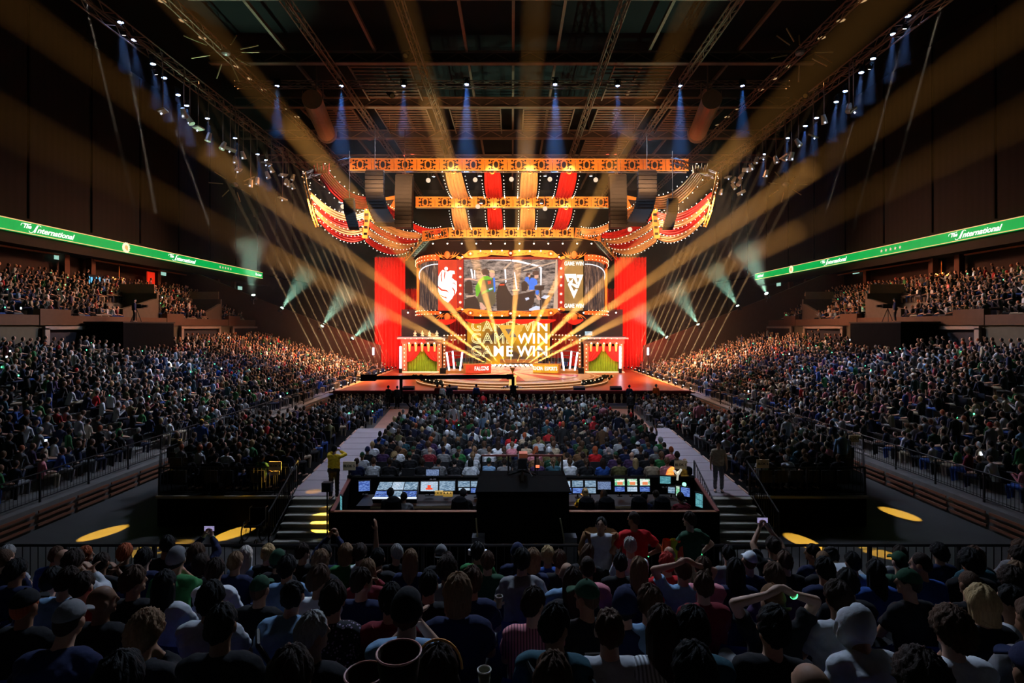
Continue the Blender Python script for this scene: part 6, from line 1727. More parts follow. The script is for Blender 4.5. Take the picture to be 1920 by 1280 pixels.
# ---- hair, caps and hoods, built round the head's centre, face towards +y
def hair_mesh(kind, seed=0):
    rr = random.Random(seed); q = MB(); n, m = 64, 34
    A, B_, C_ = .076, .095, .105
    rows = []
    ph = rr.uniform(0, 6)
    for j in range(m+1):
        e = -90+180*j/m; row = []
        for i in range(n):
            az = 360*i/n; azr = R(az)           # 0 = front (+y)
            c = math.cos(azr); back = (1-c)/2
            thr = 40-52*min(1, abs(math.sin(azr))**1.2) if c > 0 else -12-38*(-c)
            d = V((math.sin(azr)*math.cos(R(e)), math.cos(azr)*math.cos(R(e)), math.sin(R(e))))
            th = dict(short=.011, buzz=.004, messy=.021, curly=.034, long=.015, ponytail=.014, bun=.014, cap=.015, capback=.015, hood=.03, thinning=.008, bob=.03, beanie=.022, pony=.014).get(kind, .014)
            if kind in ('cap', 'capback', 'beanie'): thr = 8 if kind != 'beanie' else (20 if c > 0 else -15)
            if kind == 'hood': thr = 48 if c > .55 else -89
            if kind == 'thinning' and e > 62: th = -.004
            s = 1/(1+math.exp(-(e-thr)/3.5))
            nz = 0
            if kind == 'messy': nz = .007*math.sin(azr*6+ph+e*.07)*math.cos(e*.09+ph)+.0035*math.sin(azr*17+e*.16+math.sin(e*.1))+.002*math.sin(azr*37+e*.2)
            elif kind == 'curly': nz = .009*math.sin(azr*11+ph+math.sin(e*.15)*3)*math.sin(e*.19+ph)+.005*math.sin(azr*23)*math.sin(e*.41)
            elif kind in ('short', 'long', 'ponytail', 'bun', 'bob', 'thinning'): nz = .0022*math.sin(azr*31+e*.16+ph+2*math.sin(e*.07))+.0045*math.sin(azr*7+e*.06)+.002*math.sin(azr*13-e*.2)
            t_ = (th+nz)*s-.03*(1-s)
            top = .012*max(0, math.sin(R(e)))
            p = V((d.x*(A+t_), d.y*(B_+t_)-.006, d.z*(C_+t_+top)+.012))
            if kind in ('long', 'bob', 'hood') and (c < .35 or kind == 'hood'):
                L = .24 if kind == 'long' else .09 if kind == 'bob' else .06
                if e < 0:
                    k = min(1, -e/75); p.z = .012+(p.z-.012)*(1-k*.6)-L*k; w = 1-.25*k
                    rad = V((math.sin(azr)*(A+.02), math.cos(azr)*(B_+.012)-.01, 0))
                    p.x = rad.x*(1.0 if kind != 'hood' else 1.2)*(.75+.25*w)*(1+.05*math.sin(azr*13+ph)); p.y = min(rad.y, .03)-(.012*k)
            row.append(p)
        rows.append(row)
    q.grid([r[::-1] for r in rows], True)
    if kind == 'bun': q.ell((0, -.10, .09), (.045, .045, .04), 12, 8)
    if kind in ('ponytail', 'pony'):
        for a, b, r1, r2 in (((0, -.1, .05), (0, -.145, .0), .028, .03), ((0, -.145, .0), (0, -.15, -.12), .03, .024), ((0, -.15, -.12), (0, -.13, -.22), .024, .006)): q.tube(a, b, r1, r2, 10)
    if kind in ('cap', 'capback'):
        sg = 1 if kind == 'cap' else -1; P = []
        for k in range(13):
            a = R(-62+k*124/12); P.append(V((math.sin(a)*.085, sg*(.07+.105*math.cos(a)), .028-.012*abs(math.sin(a)))))
        q.prism(P, (0, 0, 1), .008)
        q.ell((0, 0, .148), (.01, .01, .006), 8, 4)
    me = q.mesh('hair' if kind not in ('cap', 'capback', 'beanie', 'hood') else kind[:3], M_hair if kind not in ('cap', 'capback', 'beanie', 'hood') else M_cloth, True)
    return me
HAIR = {k: [hair_mesh(k, i) for i in range(2)] for k in ('short', 'buzz', 'messy', 'curly', 'long', 'ponytail', 'bun', 'cap', 'capback', 'hood', 'thinning', 'bob', 'beanie')}
PHONE = MB().box((0, 0, 0), (.155, .01, .075)).mesh('phone', M_dark)
PHONES = MB().box((0, -.007, 0), (.145, .003, .068)).mesh('screen', M_phone)
WRIST = MB().lathe([(.029, -.006), (.031, 0), (.029, .006)], n=10).mesh('wristband', M_wrist)
EYE = MB().ell((0, 0, 0), (.009, .006, .006), 8, 6).mesh('eye', M_eye)
SHOE = MB().ell((0, .05, -.045), (.05, .14, .045), 10, 6).mesh('shoe', mat('shoe dark', (.03, .03, .03)))

HC = {'black': (.008, .007, .007), 'dark brown': (.03, .016, .01), 'brown': (.085, .042, .022), 'light brown': (.2, .11, .055), 'blond': (.5, .34, .16), 'grey': (.35, .34, .33), 'ginger': (.4, .09, .03), 'white-blond': (.7, .65, .58), 'red': (.45, .03, .02)}
CC = {'black': (.012, .012, .014), 'navy': (.012, .018, .06), 'grey': (.2, .2, .21), 'light grey': (.5, .53, .57), 'white': (.72, .75, .8), 'blue': (.025, .08, .32), 'light blue': (.2, .34, .52), 'red': (.55, .015, .02), 'maroon': (.16, .012, .02), 'green': (.03, .17, .05), 'dark green': (.015, .06, .03), 'olive': (.12, .11, .04), 'pink': (.7, .25, .3), 'purple': (.06, .03, .09), 'yellow': (.75, .5, .03), 'beige': (.45, .36, .25), 'brown': (.16, .08, .035), 'orange': (.7, .2, .04), 'teal': (.03, .09, .12)}
SKINS = [(.55, .33, .23), (.48, .27, .18), (.4, .22, .14), (.28, .14, .08), (.6, .38, .28)]
def cobj(name, me, parent, M, col):
    o = bpy.data.objects.new(name, me); COL.objects.link(o); o.parent = parent
    o.matrix_local = M; o.color = (*col, 1)
    return o
N_PERSON = 0
GRP = None
def person(loc, yaw, pose, hair='short', hcol='black', shirt='black', sleeve='short', trousers='black', label='', group=None, skin=None, scale=1., phone=False, wrist=False, eyes=False, capcol=None, shoes=False, rr=rnd, headrot=0):
    global N_PERSON
    N_PERSON += 1
    P = POSE_M[pose]
    sk = skin or rr.choice(SKINS)
    o = bpy.data.objects.new('person', P['body']); COL.objects.link(o)
    o.location = loc; o.rotation_euler = (0, 0, yaw); o.scale = (scale, scale, scale); o.color = (*sk, 1)
    tag(o, label, 'person', group)
    I = Matrix()
    cobj('shirt', P['shirt_long' if sleeve == 'long' else 'shirt_short'], o, I, CC[shirt])
    cobj('trousers', P['trousers'], o, I, CC[trousers])
    if hair != 'bald':
        HMt = Matrix.Translation(P['hc']) @ P['HM'].to_4x4()
        hk = hair
        if hair in ('cap', 'capback', 'beanie', 'hood'):
            cobj({'capback': 'cap'}.get(hair, hair), rr.choice(HAIR[hair]), o, HMt, CC[capcol or 'navy'])
            if hair != 'hood': cobj('hair', HAIR['buzz' if hair != 'beanie' else 'short'][0], o, HMt, HC[hcol])
        else: cobj('hair', rr.choice(HAIR[hair]), o, HMt, HC[hcol])
    if eyes:
        for sg in (-1, 1): cobj('eye', EYE, o, Matrix.Translation(P['hc']+P['HM'] @ V((sg*.03, .083, .008))), (0, 0, 0))
    if phone:
        w1 = P['wr'][-1][0]+P['wr'][-1][1]*.09; w2 = P['wr'][1][0]+P['wr'][1][1]*.09
        c = (w1+w2)/2 if 'phone' in pose else w2
        ph = cobj('phone', PHONE, o, Matrix.Translation(c+V((0, .01, .02))), (0, 0, 0))
        cobj('screen', PHONES, ph, I, (0, 0, 0))
    if wrist:
        w, d = P['wr'][1]
        cobj('wristband', WRIST, o, Matrix.Translation(w-d*.02) @ d.to_track_quat('Z', 'Y').to_matrix().to_4x4(), (0, 1, 0))['label'] = 'glowing green wristband'
    if shoes:
        for x in (-.11, .11): cobj('shoe', SHOE, o, Matrix.Translation((x, .03, .05)), (0, 0, 0))
    return o
def face_to(x, y, tx=0, ty=58): return math.atan2(-(tx-x), ty-y)
HN = {'short': 'short %s hair', 'buzz': 'cropped %s hair', 'messy': 'tousled %s hair', 'curly': 'curly %s hair', 'long': 'long %s hair', 'ponytail': '%s ponytail', 'bun': '%s bun', 'thinning': 'thinning %s hair', 'bob': '%s bobbed hair', 'bald': 'bald head', 'cap': '%s cap', 'capback': '%s backward cap', 'hood': '%s hood up', 'beanie': '%s beanie'}
def hair_words(h, hc, cc): return HN[h] % (cc if h in ('cap', 'capback', 'hood', 'beanie') else hc) if '%s' in HN[h] else HN[h]

# ---- seats
def seat_parts():
    q = MB(); rows = []
    for j in range(7):
        z = .42+.4*j/6; w = .225-.02*max(0, j-4)**1.5*.5
        rows.append([V((w*math.sin(R(-62+k*12.4))*1.12, -.25-.05*j/6+.10*(1-math.cos(R(-62+k*12.4))), z)) for k in range(11)])
    q.grid(rows); q.grid([[p+V((0, -.02, 0)) for p in r][::-1] for r in rows])
    back = q.mesh('backrest', mat('seat blue plastic', (.015, .03, .16), .45, noise=.1), True)
    q = MB(); rows = []
    for j in range(5):
        rows.append([V((x*.21, -.22+.43*j/4, .43+.015*abs(x)**2*3-.02*(j == 4))) for x in (-1, -.6, 0, .6, 1)])
    q.grid(rows); q.box((0, 0, .41), (.4, .4, .03))
    seat = q.mesh('seat', MATS['seat blue plastic'], True)
    leg = MB().box((0, -.12, .2), (.06, .06, .42)).box((0, -.2, .36), (.4, .04, .04)).mesh('leg', M_dark)
    return back, seat, leg
SEATP = seat_parts()
def arena_seat(loc, yaw, label, group):
    t = empty('arena_seat', loc, yaw); tag(t, label, 'seat', group)
    for nm, me in zip(('backrest', 'seat', 'leg'), SEATP):
        o = bpy.data.objects.new(nm, me); COL.objects.link(o); o.parent = t

# ---- the end block, row by row
FZ = [2.35+.27*k for k in range(8)]; FYr = [7.4-.85*k for k in range(8)]
KEY = [  # picture x of the head, row, pose, hair, hair colour, shirt, sleeve, words, extras
 (315, 0, 'head turned left', 'short', 'black', 'black', 'long', 'person with short black hair in profile before a yellow floor spot', dict(scale=1.08)),
 (372, 0, 'holding up a phone', 'curly', 'brown', 'navy', 'long', 'person with curly brown hair and glasses-height phone at the left railing', dict(phone=True, wrist=True)),
 (466, 0, 'upright', 'long', 'white-blond', 'light blue', 'long', 'person with long white-blond hair in denim blue near the left staircase', {}),
 (508, 0, 'upright', 'bun', 'blond', 'black', 'short', 'person with blond bun in black T-shirt with small back print', dict(back=.05)),
 (572, 0, 'head turned right', 'short', 'dark brown', 'black', 'short', 'person with dark hair looking right, below the staircase foot', {}),
 (612, 0, 'holding up a phone', 'short', 'black', 'navy', 'long', 'person in navy holding both hands up, right of the staircase', {}),
 (652, 0, 'upright', 'bob', 'light brown', 'green', 'short', 'person with light brown bob in green, beside a raised arm', {}),
 (678, 0, 'raising one arm', 'messy', 'dark brown', 'white', 'short', 'person in white print shirt raising one bare arm straight up', {}),
 (712, 1, 'upright', 'short', 'black', 'black', 'short', 'person with black hair in black T-shirt right of the raised arm', {}),
 (772, 1, 'upright', 'long', 'light brown', 'navy', 'short', 'person with long light brown hair in navy before the black wall', {}),
 (829, 0, 'upright', 'capback', 'dark brown', 'black', 'short', 'person in grey backward cap before the black wall', dict(capcol='grey')),
 (896, 0, 'upright', 'messy', 'black', 'green', 'short', 'person with white headphones and black hair in green', dict(phones=True)),
 (915, 1, 'upright', 'short', 'brown', 'dark green', 'long', 'person in dark green jacket with white shoulder stripes', {}),
 (970, 0, 'upright', 'beanie', 'brown', 'navy', 'long', 'person in dark beanie below the camera tower', dict(capcol='navy')),
 (1026, 0, 'upright', 'messy', 'blond', 'blue', 'long', 'person with tousled blond hair in bright blue below the tower', {}),
 (998, 1, 'upright', 'bob', 'light brown', 'navy', 'long', 'person with wavy light brown hair beside the blond head', {}),
 (1048, 1, 'upright', 'short', 'brown', 'black', 'short', 'person with brown hair right of the blond head', {}),
 (1092, 0, 'head tilted', 'long', 'brown', 'black', 'long', 'person with long brown hair below the brown-jacketed man', {}),
 (1062, 2, 'upright', 'bald', 'black', 'light blue', 'short', 'person with shaved head in pale blue shirt', {}),
 (1099, 2, 'upright', 'buzz', 'dark brown', 'pink', 'short', 'person with cropped hair in salmon pink shirt', {}),
 (1160, 1, 'upright', 'short', 'black', 'black', 'short', 'person with thick black hair below the red T-shirt man', {}),
 (1194, 2, 'upright', 'long', 'light brown', 'navy', 'short', 'person with long streaked light brown hair in navy', {}),
 (1246, 1, 'upright', 'messy', 'red', 'red', 'short', 'person with bright red hair in red sports shirt', {}),
 (1275, 2, 'hands behind head', 'short', 'brown', 'light blue', 'short', 'person with hands behind the head in pale blue', {}),
 (1313, 2, 'upright', 'ponytail', 'brown', 'pink', 'short', 'person with brown ponytail in magenta-pink top', {}),
 (1361, 0, 'upright', 'short', 'black', 'grey', 'short', 'person with smooth black hair below the right staircase', {}),
 (1393, 1, 'head tilted', 'cap', 'brown', 'navy', 'long', 'person in white cap lit green from below', dict(capcol='white')),
 (1446, 0, 'holding up a phone', 'bun', 'dark brown', 'black', 'short', 'person filming with phone raised high at the right staircase', dict(phone=True, scale=1.05)),
 (1470, 1, 'clapping', 'short', 'brown', 'black', 'short', 'person with brown hair and raised green-banded wrist', dict(wrist=True)),
 (1522, 0, 'head turned left', 'short', 'black', 'navy', 'long', 'person in profile before the right yellow floor spot', {}),
 (1536, 1, 'upright', 'buzz', 'light brown', 'black', 'short', 'person with cropped light hair right of the yellow spot', {}),
 (1606, 0, 'bending down', 'short', 'black', 'light grey', 'short', 'person bending over in light grey T-shirt at the right railing', dict(scale=1.2)),
 (1590, 1, 'upright', 'short', 'black', 'light blue', 'short', 'person with black hair in light blue shirt below the bending one', {}),
 (1677, 1, 'upright', 'cap', 'black', 'dark green', 'short', 'person in white-topped dark green cap', dict(capcol='dark green')),
 (1632, 2, 'upright', 'long', 'black', 'blue', 'long', 'person with shiny royal blue jacket and cap', {}),
 (62, 3, 'leaning forward', 'short', 'black', 'blue', 'long', 'person in blue checked shirt bending forward at the far left', dict(plaid=True)),
 (122, 1, 'clapping', 'bald', 'black', 'olive', 'short', 'bald person with raised hand by the left railing', {}),
 (120, 3, 'head tilted', 'short', 'dark brown', 'light blue', 'short', 'person in pale blue top beside the blue checked shirt', {}),
 (205, 4, 'head turned right', 'bald', 'black', 'black', 'short', 'large bald head in dark top, left part of the end block', dict(skin=(.2, .1, .06))),
 (170, 3, 'upright', 'short', 'dark brown', 'red', 'short', 'person in dark red T-shirt left of the large bald head', {}),
 (262, 3, 'head turned right', 'messy', 'brown', 'black', 'short', 'person with tousled brown hair right of the large bald head', {}),
 (320, 3, 'upright', 'long', 'black', 'light grey', 'short', 'person with black hair in light grey-blue T-shirt in the left part', {}),
 (408, 4, 'upright', 'messy', 'black', 'light grey', 'short', 'person with big black hair in pale grey-green T-shirt', {}),
 (536, 4, 'head bowed', 'short', 'black', 'light blue', 'short', 'person looking down right in pale blue T-shirt with dark strap', dict(strap=True)),
 (545, 2, 'upright', 'messy', 'black', 'light blue', 'short', 'person with black hair in mid-blue shirt below the staircase', {}),
 (604, 3, 'head turned right', 'messy', 'brown', 'white', 'short', 'person with brown hair in white T-shirt turned right', {}),
 (632, 4, 'upright', 'messy', 'dark brown', 'black', 'short', 'person with big dark hair in dark floral shirt', dict(floral=True)),
 (682, 3, 'head turned right', 'short', 'dark brown', 'navy', 'short', 'person in profile in navy shirt with red and blue print', {}),
 (738, 4, 'upright', 'short', 'black', 'maroon', 'long', 'person with short black hair in maroon hooded sweater', dict(hoodlet=True)),
 (806, 3, 'upright', 'short', 'black', 'black', 'short', 'person with black hair between the maroon and the large navy back', {}),
 (840, 2, 'upright', 'curly', 'dark brown', 'grey', 'short', 'person with curly dark hair in grey-green shirt', {}),
 (861, 4, 'upright', 'bob', 'light brown', 'navy', 'short', 'person with neat light brown hair and large navy back', dict(scale=1.06)),
 (886, 3, 'upright', 'messy', 'brown', 'navy', 'short', 'person with brown hair right of the large navy back', {}),
 (1000, 4, 'head turned right', 'short', 'dark brown', 'pink', 'short', 'person looking right in pink striped shirt, arm bent', dict(stripes=True)),
 (1038, 5, 'head turned right', 'short', 'black', 'teal', 'short', 'person with slick black hair in slate shirt with shoulder strap', dict(strap=True)),
 (1072, 3, 'upright', 'long', 'dark brown', 'black', 'short', 'person with long dark hair left of the green cap', {}),
 (1100, 4, 'head turned left', 'cap', 'brown', 'black', 'short', 'person in dark green cap turned left, black T-shirt with small print', dict(capcol='dark green', back=.03)),
 (1166, 4, 'upright', 'beanie', 'black', 'navy', 'short', 'person in blue beanie with dark striped shirt', dict(capcol='navy')),
 (1137, 5, 'upright', 'thinning', 'brown', 'light grey', 'short', 'person with thinning brown hair in light grey T-shirt and black strap', dict(strap=True)),
 (1212, 4, 'upright', 'messy', 'brown', 'light blue', 'short', 'person with tousled brown hair in pale blue shirt', {}),
 (1234, 5, 'upright', 'long', 'dark brown', 'white', 'short', 'person with long dark hair in white ribbed top', dict(stripes=True)),
 (1290, 5, 'upright', 'messy', 'black', 'teal', 'short', 'person with big black hair in teal shirt', {}),
 (1312, 3, 'upright', 'short', 'brown', 'maroon', 'short', 'person with brown hair in dark red and pink', {}),
 (1372, 2, 'upright', 'long', 'black', 'navy', 'long', 'person with very long black hair under the right staircase', {}),
 (1438, 4, 'hands behind head', 'capback', 'brown', 'black', 'short', 'person in brown cap with both hands raised to it', dict(capcol='brown', wrist=True)),
 (1425, 5, 'head tilted', 'messy', 'black', 'black', 'short', 'person with black hair beside the hooded one, looking left', {}),
 (1558, 4, 'upright', 'messy', 'dark brown', 'light grey', 'short', 'person with dark brown hair in pale grey T-shirt left of the grey hood', {}),
 (1640, 5, 'head bowed', 'hood', 'brown', 'light grey', 'long', 'person in light grey hooded sweater, hood up', dict(capcol='light grey')),
 (1762, 5, 'upright', 'curly', 'brown', 'white', 'short', 'person with large curly brown hair right of the grey hood', {}),
 (1700, 3, 'head turned left', 'cap', 'black', 'black', 'short', 'person in dark cap with black shirt and white shoulder mark', dict(capcol='dark green')),
 (1822, 4, 'upright', 'bob', 'blond', 'black', 'short', 'person with blond bobbed hair at the right', {}),
 (1888, 4, 'head turned left', 'short', 'black', 'light grey', 'long', 'bearded person looking left at the right edge in pale shirt', {}),
 (1905, 6, 'upright', 'cap', 'black', 'black', 'short', 'person in dark cap with pale visor, bottom right corner', dict(capcol='navy')),
 (250, 6, 'upright', 'messy', 'black', 'dark green', 'long', 'person with green tracksuit with pale stripes at the bottom left', dict(stripes2=True)),
 (430, 5, 'upright', 'short', 'black', 'black', 'short', 'large dark head right behind the pale grey-green T-shirt', {}),
 (560, 6, 'upright', 'messy', 'dark brown', 'black', 'short', 'dark tousled head cut by the lower edge, left of the cups', {}),
 (826, 6, 'upright', 'long', 'dark brown', 'black', 'short', 'person with thin hairband cut by the lower edge', dict(band=True)),
 (1034, 6, 'upright', 'short', 'brown', 'black', 'short', 'brown head cut by the lower edge below the slate shirt', {}),
 (1290, 6, 'upright', 'messy', 'black', 'black', 'short', 'black tousled head at the lower edge below the teal shirt', {}),
 (1700, 6, 'upright', 'curly', 'dark brown', 'black', 'short', 'dark curly head at the lower edge below the grey hood', {}),
]
M_strap = mat('strap black', (.01, .01, .012), .6)
def extras(o, pose, ex, label):
    P = POSE_M[pose]; hc = P['hc']
    if ex.get('strap'):
        q = MB(); q.path([V((-.16, .0, 1.02)), V((-.1, -.125, .98)), V((.0, -.15, .86)), V((.12, -.14, .7))], .018, 6); x = q.mesh('strap', M_strap)
        cobj('strap', x, o, Matrix(), (0, 0, 0))
    if ex.get('phones'):
        q = MB(); q.path([hc+V((.098*math.cos(R(a)), 0, .02+.125*math.sin(R(a)))) for a in range(0, 181, 20)], .01, 6); q.tube(hc+V((-.1, 0, -.03)), hc+V((-.1, 0, .04)), .035); q.tube(hc+V((.1, 0, -.03)), hc+V((.1, 0, .04)), .035)
        cobj('headphones', q.mesh('headphones', M_white), o, Matrix(), (1, 1, 1))['label'] = 'white headphones'
    if ex.get('band'):
        q = MB(); q.path([hc+V((.105*math.cos(R(a)), .02, .02+.13*math.sin(R(a)))) for a in range(0, 181, 15)], .006, 6)
        cobj('hairband', q.mesh('hairband', M_goldl), o, Matrix(), (1, 1, 1))
    if ex.get('back'):
        q = MB()
        for k in range(3): q.box((0, -.152, .93-.03*k), (ex['back']*(4-k), .004, .012))
        cobj('print', q.mesh('print', M_white), o, Matrix(), (1, 1, 1))
    if ex.get('hoodlet'):
        q = MB(); rows = []
        for j in range(5):
            rows.append([V((.13*math.sin(R(a))*(1-.12*j), -.02-.11*math.cos(R(a))*(1-.05*j)-.02*math.sin(j*.8), 1.07-.05*j*(1 if abs(a) < 60 else .4))) for a in range(-100, 101, 20)])
        q.grid(rows); cobj('collar', q.mesh('collar', M_cloth, True), o, Matrix(), CC['maroon'])
    if ex.get('stripes') or ex.get('plaid') or ex.get('floral') or ex.get('stripes2'):
        kind = [k for k in ('stripes', 'plaid', 'floral', 'stripes2') if ex.get(k)][0]
        sh = [c for c in o.children if c.name.startswith('shirt')][0]
        sh.data = sh.data.copy(); sh.data.materials.clear(); sh.data.materials.append(pattern_mat(kind))
def pattern_mat(kind):
    k = 'pattern '+kind
    if k in MATS: return MATS[k]
    m, nt, out = newmat(k); b = nt.nodes.new('ShaderNodeBsdfPrincipled'); b.inputs['Roughness'].default_value = .9; nt.links.new(b.outputs[0], out.inputs[0])
    tc = nt.nodes.new('ShaderNodeTexCoord'); oi = nt.nodes.new('ShaderNodeObjectInfo')
    mx = nt.nodes.new('ShaderNodeMix'); mx.data_type = 'RGBA'
    def wave(d, s, th):
        w = nt.nodes.new('ShaderNodeTexWave'); w.bands_direction = d; w.inputs['Scale'].default_value = s; nt.links.new(tc.outputs['Object'], w.inputs['Vector'])
        g = nt.nodes.new('ShaderNodeMath'); g.operation = 'GREATER_THAN'; g.inputs[1].default_value = th; nt.links.new(w.outputs['Fac'], g.inputs[0]); return g
    if kind == 'plaid':
        a = wave('X', 5, .6); c = wave('Z', 5, .6); s = nt.nodes.new('ShaderNodeMath'); s.operation = 'MULTIPLY_ADD'; s.inputs[1].default_value = .5
        nt.links.new(a.outputs[0], s.inputs[0]); h = nt.nodes.new('ShaderNodeMath'); h.operation = 'MULTIPLY'; h.inputs[1].default_value = .5; nt.links.new(c.outputs[0], h.inputs[0]); nt.links.new(h.outputs[0], s.inputs[2])
        nt.links.new(s.outputs[0], mx.inputs[0]); c1_, c2_ = (.02, .03, .12, 1), (.25, .4, .85, 1)
        mx.inputs[6].default_value = c1_; mx.inputs[7].default_value = c2_
    elif kind == 'floral':
        v = nt.nodes.new('ShaderNodeTexVoronoi'); v.inputs['Scale'].default_value = 38; nt.links.new(tc.outputs['Object'], v.inputs['Vector'])
        g = nt.nodes.new('ShaderNodeMath'); g.operation = 'LESS_THAN'; g.inputs[1].default_value = .28; nt.links.new(v.outputs['Distance'], g.inputs[0]); nt.links.new(g.outputs[0], mx.inputs[0])
        mx.inputs[6].default_value = (.008, .008, .015, 1); mx.inputs[7].default_value = (.35, .25, .4, 1)
    else:
        w = wave('X', 14 if kind == 'stripes' else 3, .55 if kind == 'stripes' else .93)
        nt.links.new(w.outputs[0], mx.inputs[0])
        nt.links.new(oi.outputs['Color'], mx.inputs[6])
        sc_ = nt.nodes.new('ShaderNodeVectorMath'); sc_.operation = 'SCALE'; sc_.inputs['Scale'].default_value = .35 if kind == 'stripes' else 1
        if kind == 'stripes': nt.links.new(oi.outputs['Color'], sc_.inputs[0])
        else: sc_.inputs[0].default_value = (.6, .55, .3)
        nt.links.new(sc_.outputs[0], mx.inputs[7])
    nt.links.new(mx.outputs[2], b.inputs['Base Color'])
    MATS[k] = m
    return m

rp = random.Random(11)
used = [[] for _ in range(8)]
KEYED = []
for px, k, pose, hair, hcol, shirt, sl, words_, ex in KEY:
    Y = FYr[k]; x = (px-960)/F*(Y+.12)
    used[k].append(x)
    kw = {a: b for a, b in ex.items() if a in ('scale', 'phone', 'wrist', 'capcol', 'skin')}
    KEYED.append((x, Y, k, pose, hair, hcol, shirt, sl, words_, ex, kw))
PAL = ['black']*13+['navy']*5+['grey']*3+['light grey']*3+['white']*2+['blue', 'light blue', 'dark green', 'green', 'maroon', 'red', 'olive', 'beige', 'brown', 'purple', 'teal', 'pink']
HCOL = ['black']*6+['dark brown']*6+['brown']*5+['light brown']*2+['blond', 'grey', 'ginger']
HKIND = ['short']*8+['messy']*5+['buzz']*2+['long']*3+['curly']*2+['cap', 'cap', 'capback', 'ponytail', 'bob', 'thinning', 'beanie', 'bun', 'bald', 'hood']
FPOSE = ['upright']*5+['slouching']*3+['leaning forward']*2+['head turned right', 'head turned left', 'hand at chin', 'head tilted', 'clapping', 'head bowed']
for x, Y, k, pose, hair, hcol, shirt, sl, words_, ex, kw in KEYED:
    o = person((x, Y, FZ[k]-.03+rp.uniform(-.03, .03)), rp.uniform(-.08, .08), pose, hair, hcol, shirt, sl, rp.choice(['black', 'navy', 'grey']), words_, 'spectators in the end block', rr=rp, **kw)
    extras(o, pose, ex, words_)
END = []
for k in range(7):
    Y = FYr[k]; half = min(9.0, Y*.985+.25)
    x = -half; idx = 0; seats = []
    while x <= half:
        seats.append(x); x += .54
    for i, x in enumerate(seats):
        if k < 7: arena_seat((x, Y-.02, FZ[k]), 0, 'blue plastic seat, %s from left, %s row behind the front railing' % (ordn(i), ORD[k]), 'blue plastic seats of the end block')
        if any(abs(x-u) < .43 for u in used[k]): continue
        if rp.random() < (.06 if k < 5 else .12): continue
        END.append((x, Y, FZ[k], k, i))
for x, Y, z, k, i in END:
    pose = rp.choice(FPOSE); h = rp.choice(HKIND); hcol = rp.choice(HCOL); sh_ = rp.choice(PAL); cc = rp.choice(['black', 'navy', 'white', 'dark green', 'grey'])
    lab = 'person in %s, %s, %s from left, %s row behind railing' % (sh_, hair_words(h, hcol, cc), ordn(i), ORD[k])
    person((x+rp.uniform(-.04, .04), Y+rp.uniform(-.05, .06), z+rp.uniform(-.08, .03)), rp.uniform(-.15, .15), pose, h, hcol, sh_, rp.choice(['short', 'short', 'long']), rp.choice(['black', 'navy', 'grey']), lab, 'spectators in the end block', scale=rp.uniform(.95, 1.05), capcol=cc, rr=rp, wrist=rp.random() < .1, phone=(pose == 'holding up a phone'))

# ---- people standing on the walkway and working at the desks
S = lambda px, Y: (px-960)/F*Y
o = person((S(1126, 8.55), 8.55, 1.95), math.pi*.97, 'standing looking down', 'short', 'black', 'light grey', 'short', 'black', 'person in brown leather jacket over pale lilac T-shirt, standing and looking down', scale=1.0, eyes=True)
q = MB(); rows = []
for j in range(10):
    z = .92+.56*j/9
    rows.append([V(((.27-.035*j/9+(.02 if j > 7 else 0))*math.sin(R(a)), -(.205-.01*j/9)*math.cos(R(a))+.02+.02*math.sin(a*.2+j), z)) for a in range(-140, 141, 14)])
q.grid(rows)
cobj('jacket', q.mesh('jacket', M_cloth, True), o, Matrix(), (.2, .09, .03)); 
o.children[0].color = (.42, .36, .5, 1)
for sg in (-1, 1):
    w, d = POSE_M['standing looking down']['wr'][sg]
    q = MB(); q.tube(V((sg*.2, .04, 1.43)), V((sg*.29, .0, 1.16)), .09, .078, 12); q.tube(V((sg*.29, .0, 1.16)), w+d*-.01, .078, .058, 12)
    cobj('jacket_sleeve', q.mesh('jacket_sleeve', M_cloth, True), o, Matrix(), (.2, .09, .03))
person((S(1190, 8.5), 8.5, 1.93), .12, 'standing hands on hips', 'buzz', 'dark brown', 'red', 'short', 'beige', 'person in bright red T-shirt standing with hands on hips, seen from behind', scale=1.04, wrist=True)
o = person((S(1294, 8.5), 8.5, 1.93), .55, 'standing side on', 'short', 'dark brown', 'dark green', 'short', 'beige', 'person in grey-green polo shirt with green glowing wristband standing side on', scale=1.04, wrist=True)
t = tag(empty('folded_flag', (S(1262, 8.4), 8.4, 2.9)), 'orange and yellow-green shiny jacket hanging beside the grey-green polo shirt', 'jacket')
for k, (cl, dx) in enumerate((('flag orange', -.1), ('flag yellow', .02), ('flag orange', .09))):
    q = MB(); rows = []
    for j in range(9): rows.append([V((S(1262, 8.4)+dx+(.08+.01*j)*math.sin(i*.8)*.8, 8.4+.06*math.cos(i*.8), 3.35-.09*j)) for i in range(9)])
    q.grid(rows).build('panel', mat(cl, (.75, .1, .02) if 'orange' in cl else (.55, .75, .03), .4), t, smooth=True)
person((S(972, 10.2), 10.2, .95), math.pi, 'hand at chin', 'short', 'black', 'navy', 'long', 'black', 'dark-clothed guard sitting with hand at mouth before the camera tower', eyes=True)
t = tag(empty('stool', (S(972, 10.2), 10.2, 0)), 'black stool under the seated guard before the tower', 'stool')
MB().lohi((S(972, 10.2)-.25, 10.0, 1.3), (S(972, 10.2)+.25, 10.4, 1.38)).build('seat', M_dark, t)
for dx, dy in ((-.2, -.15), (.2, -.15), (-.2, .15), (.2, .15)): MB().beam((S(972, 10.2)+dx, 10.2+dy, 0), (S(972, 10.2)+dx, 10.2+dy, 1.3), .04, .04).build('leg', M_dark, t)
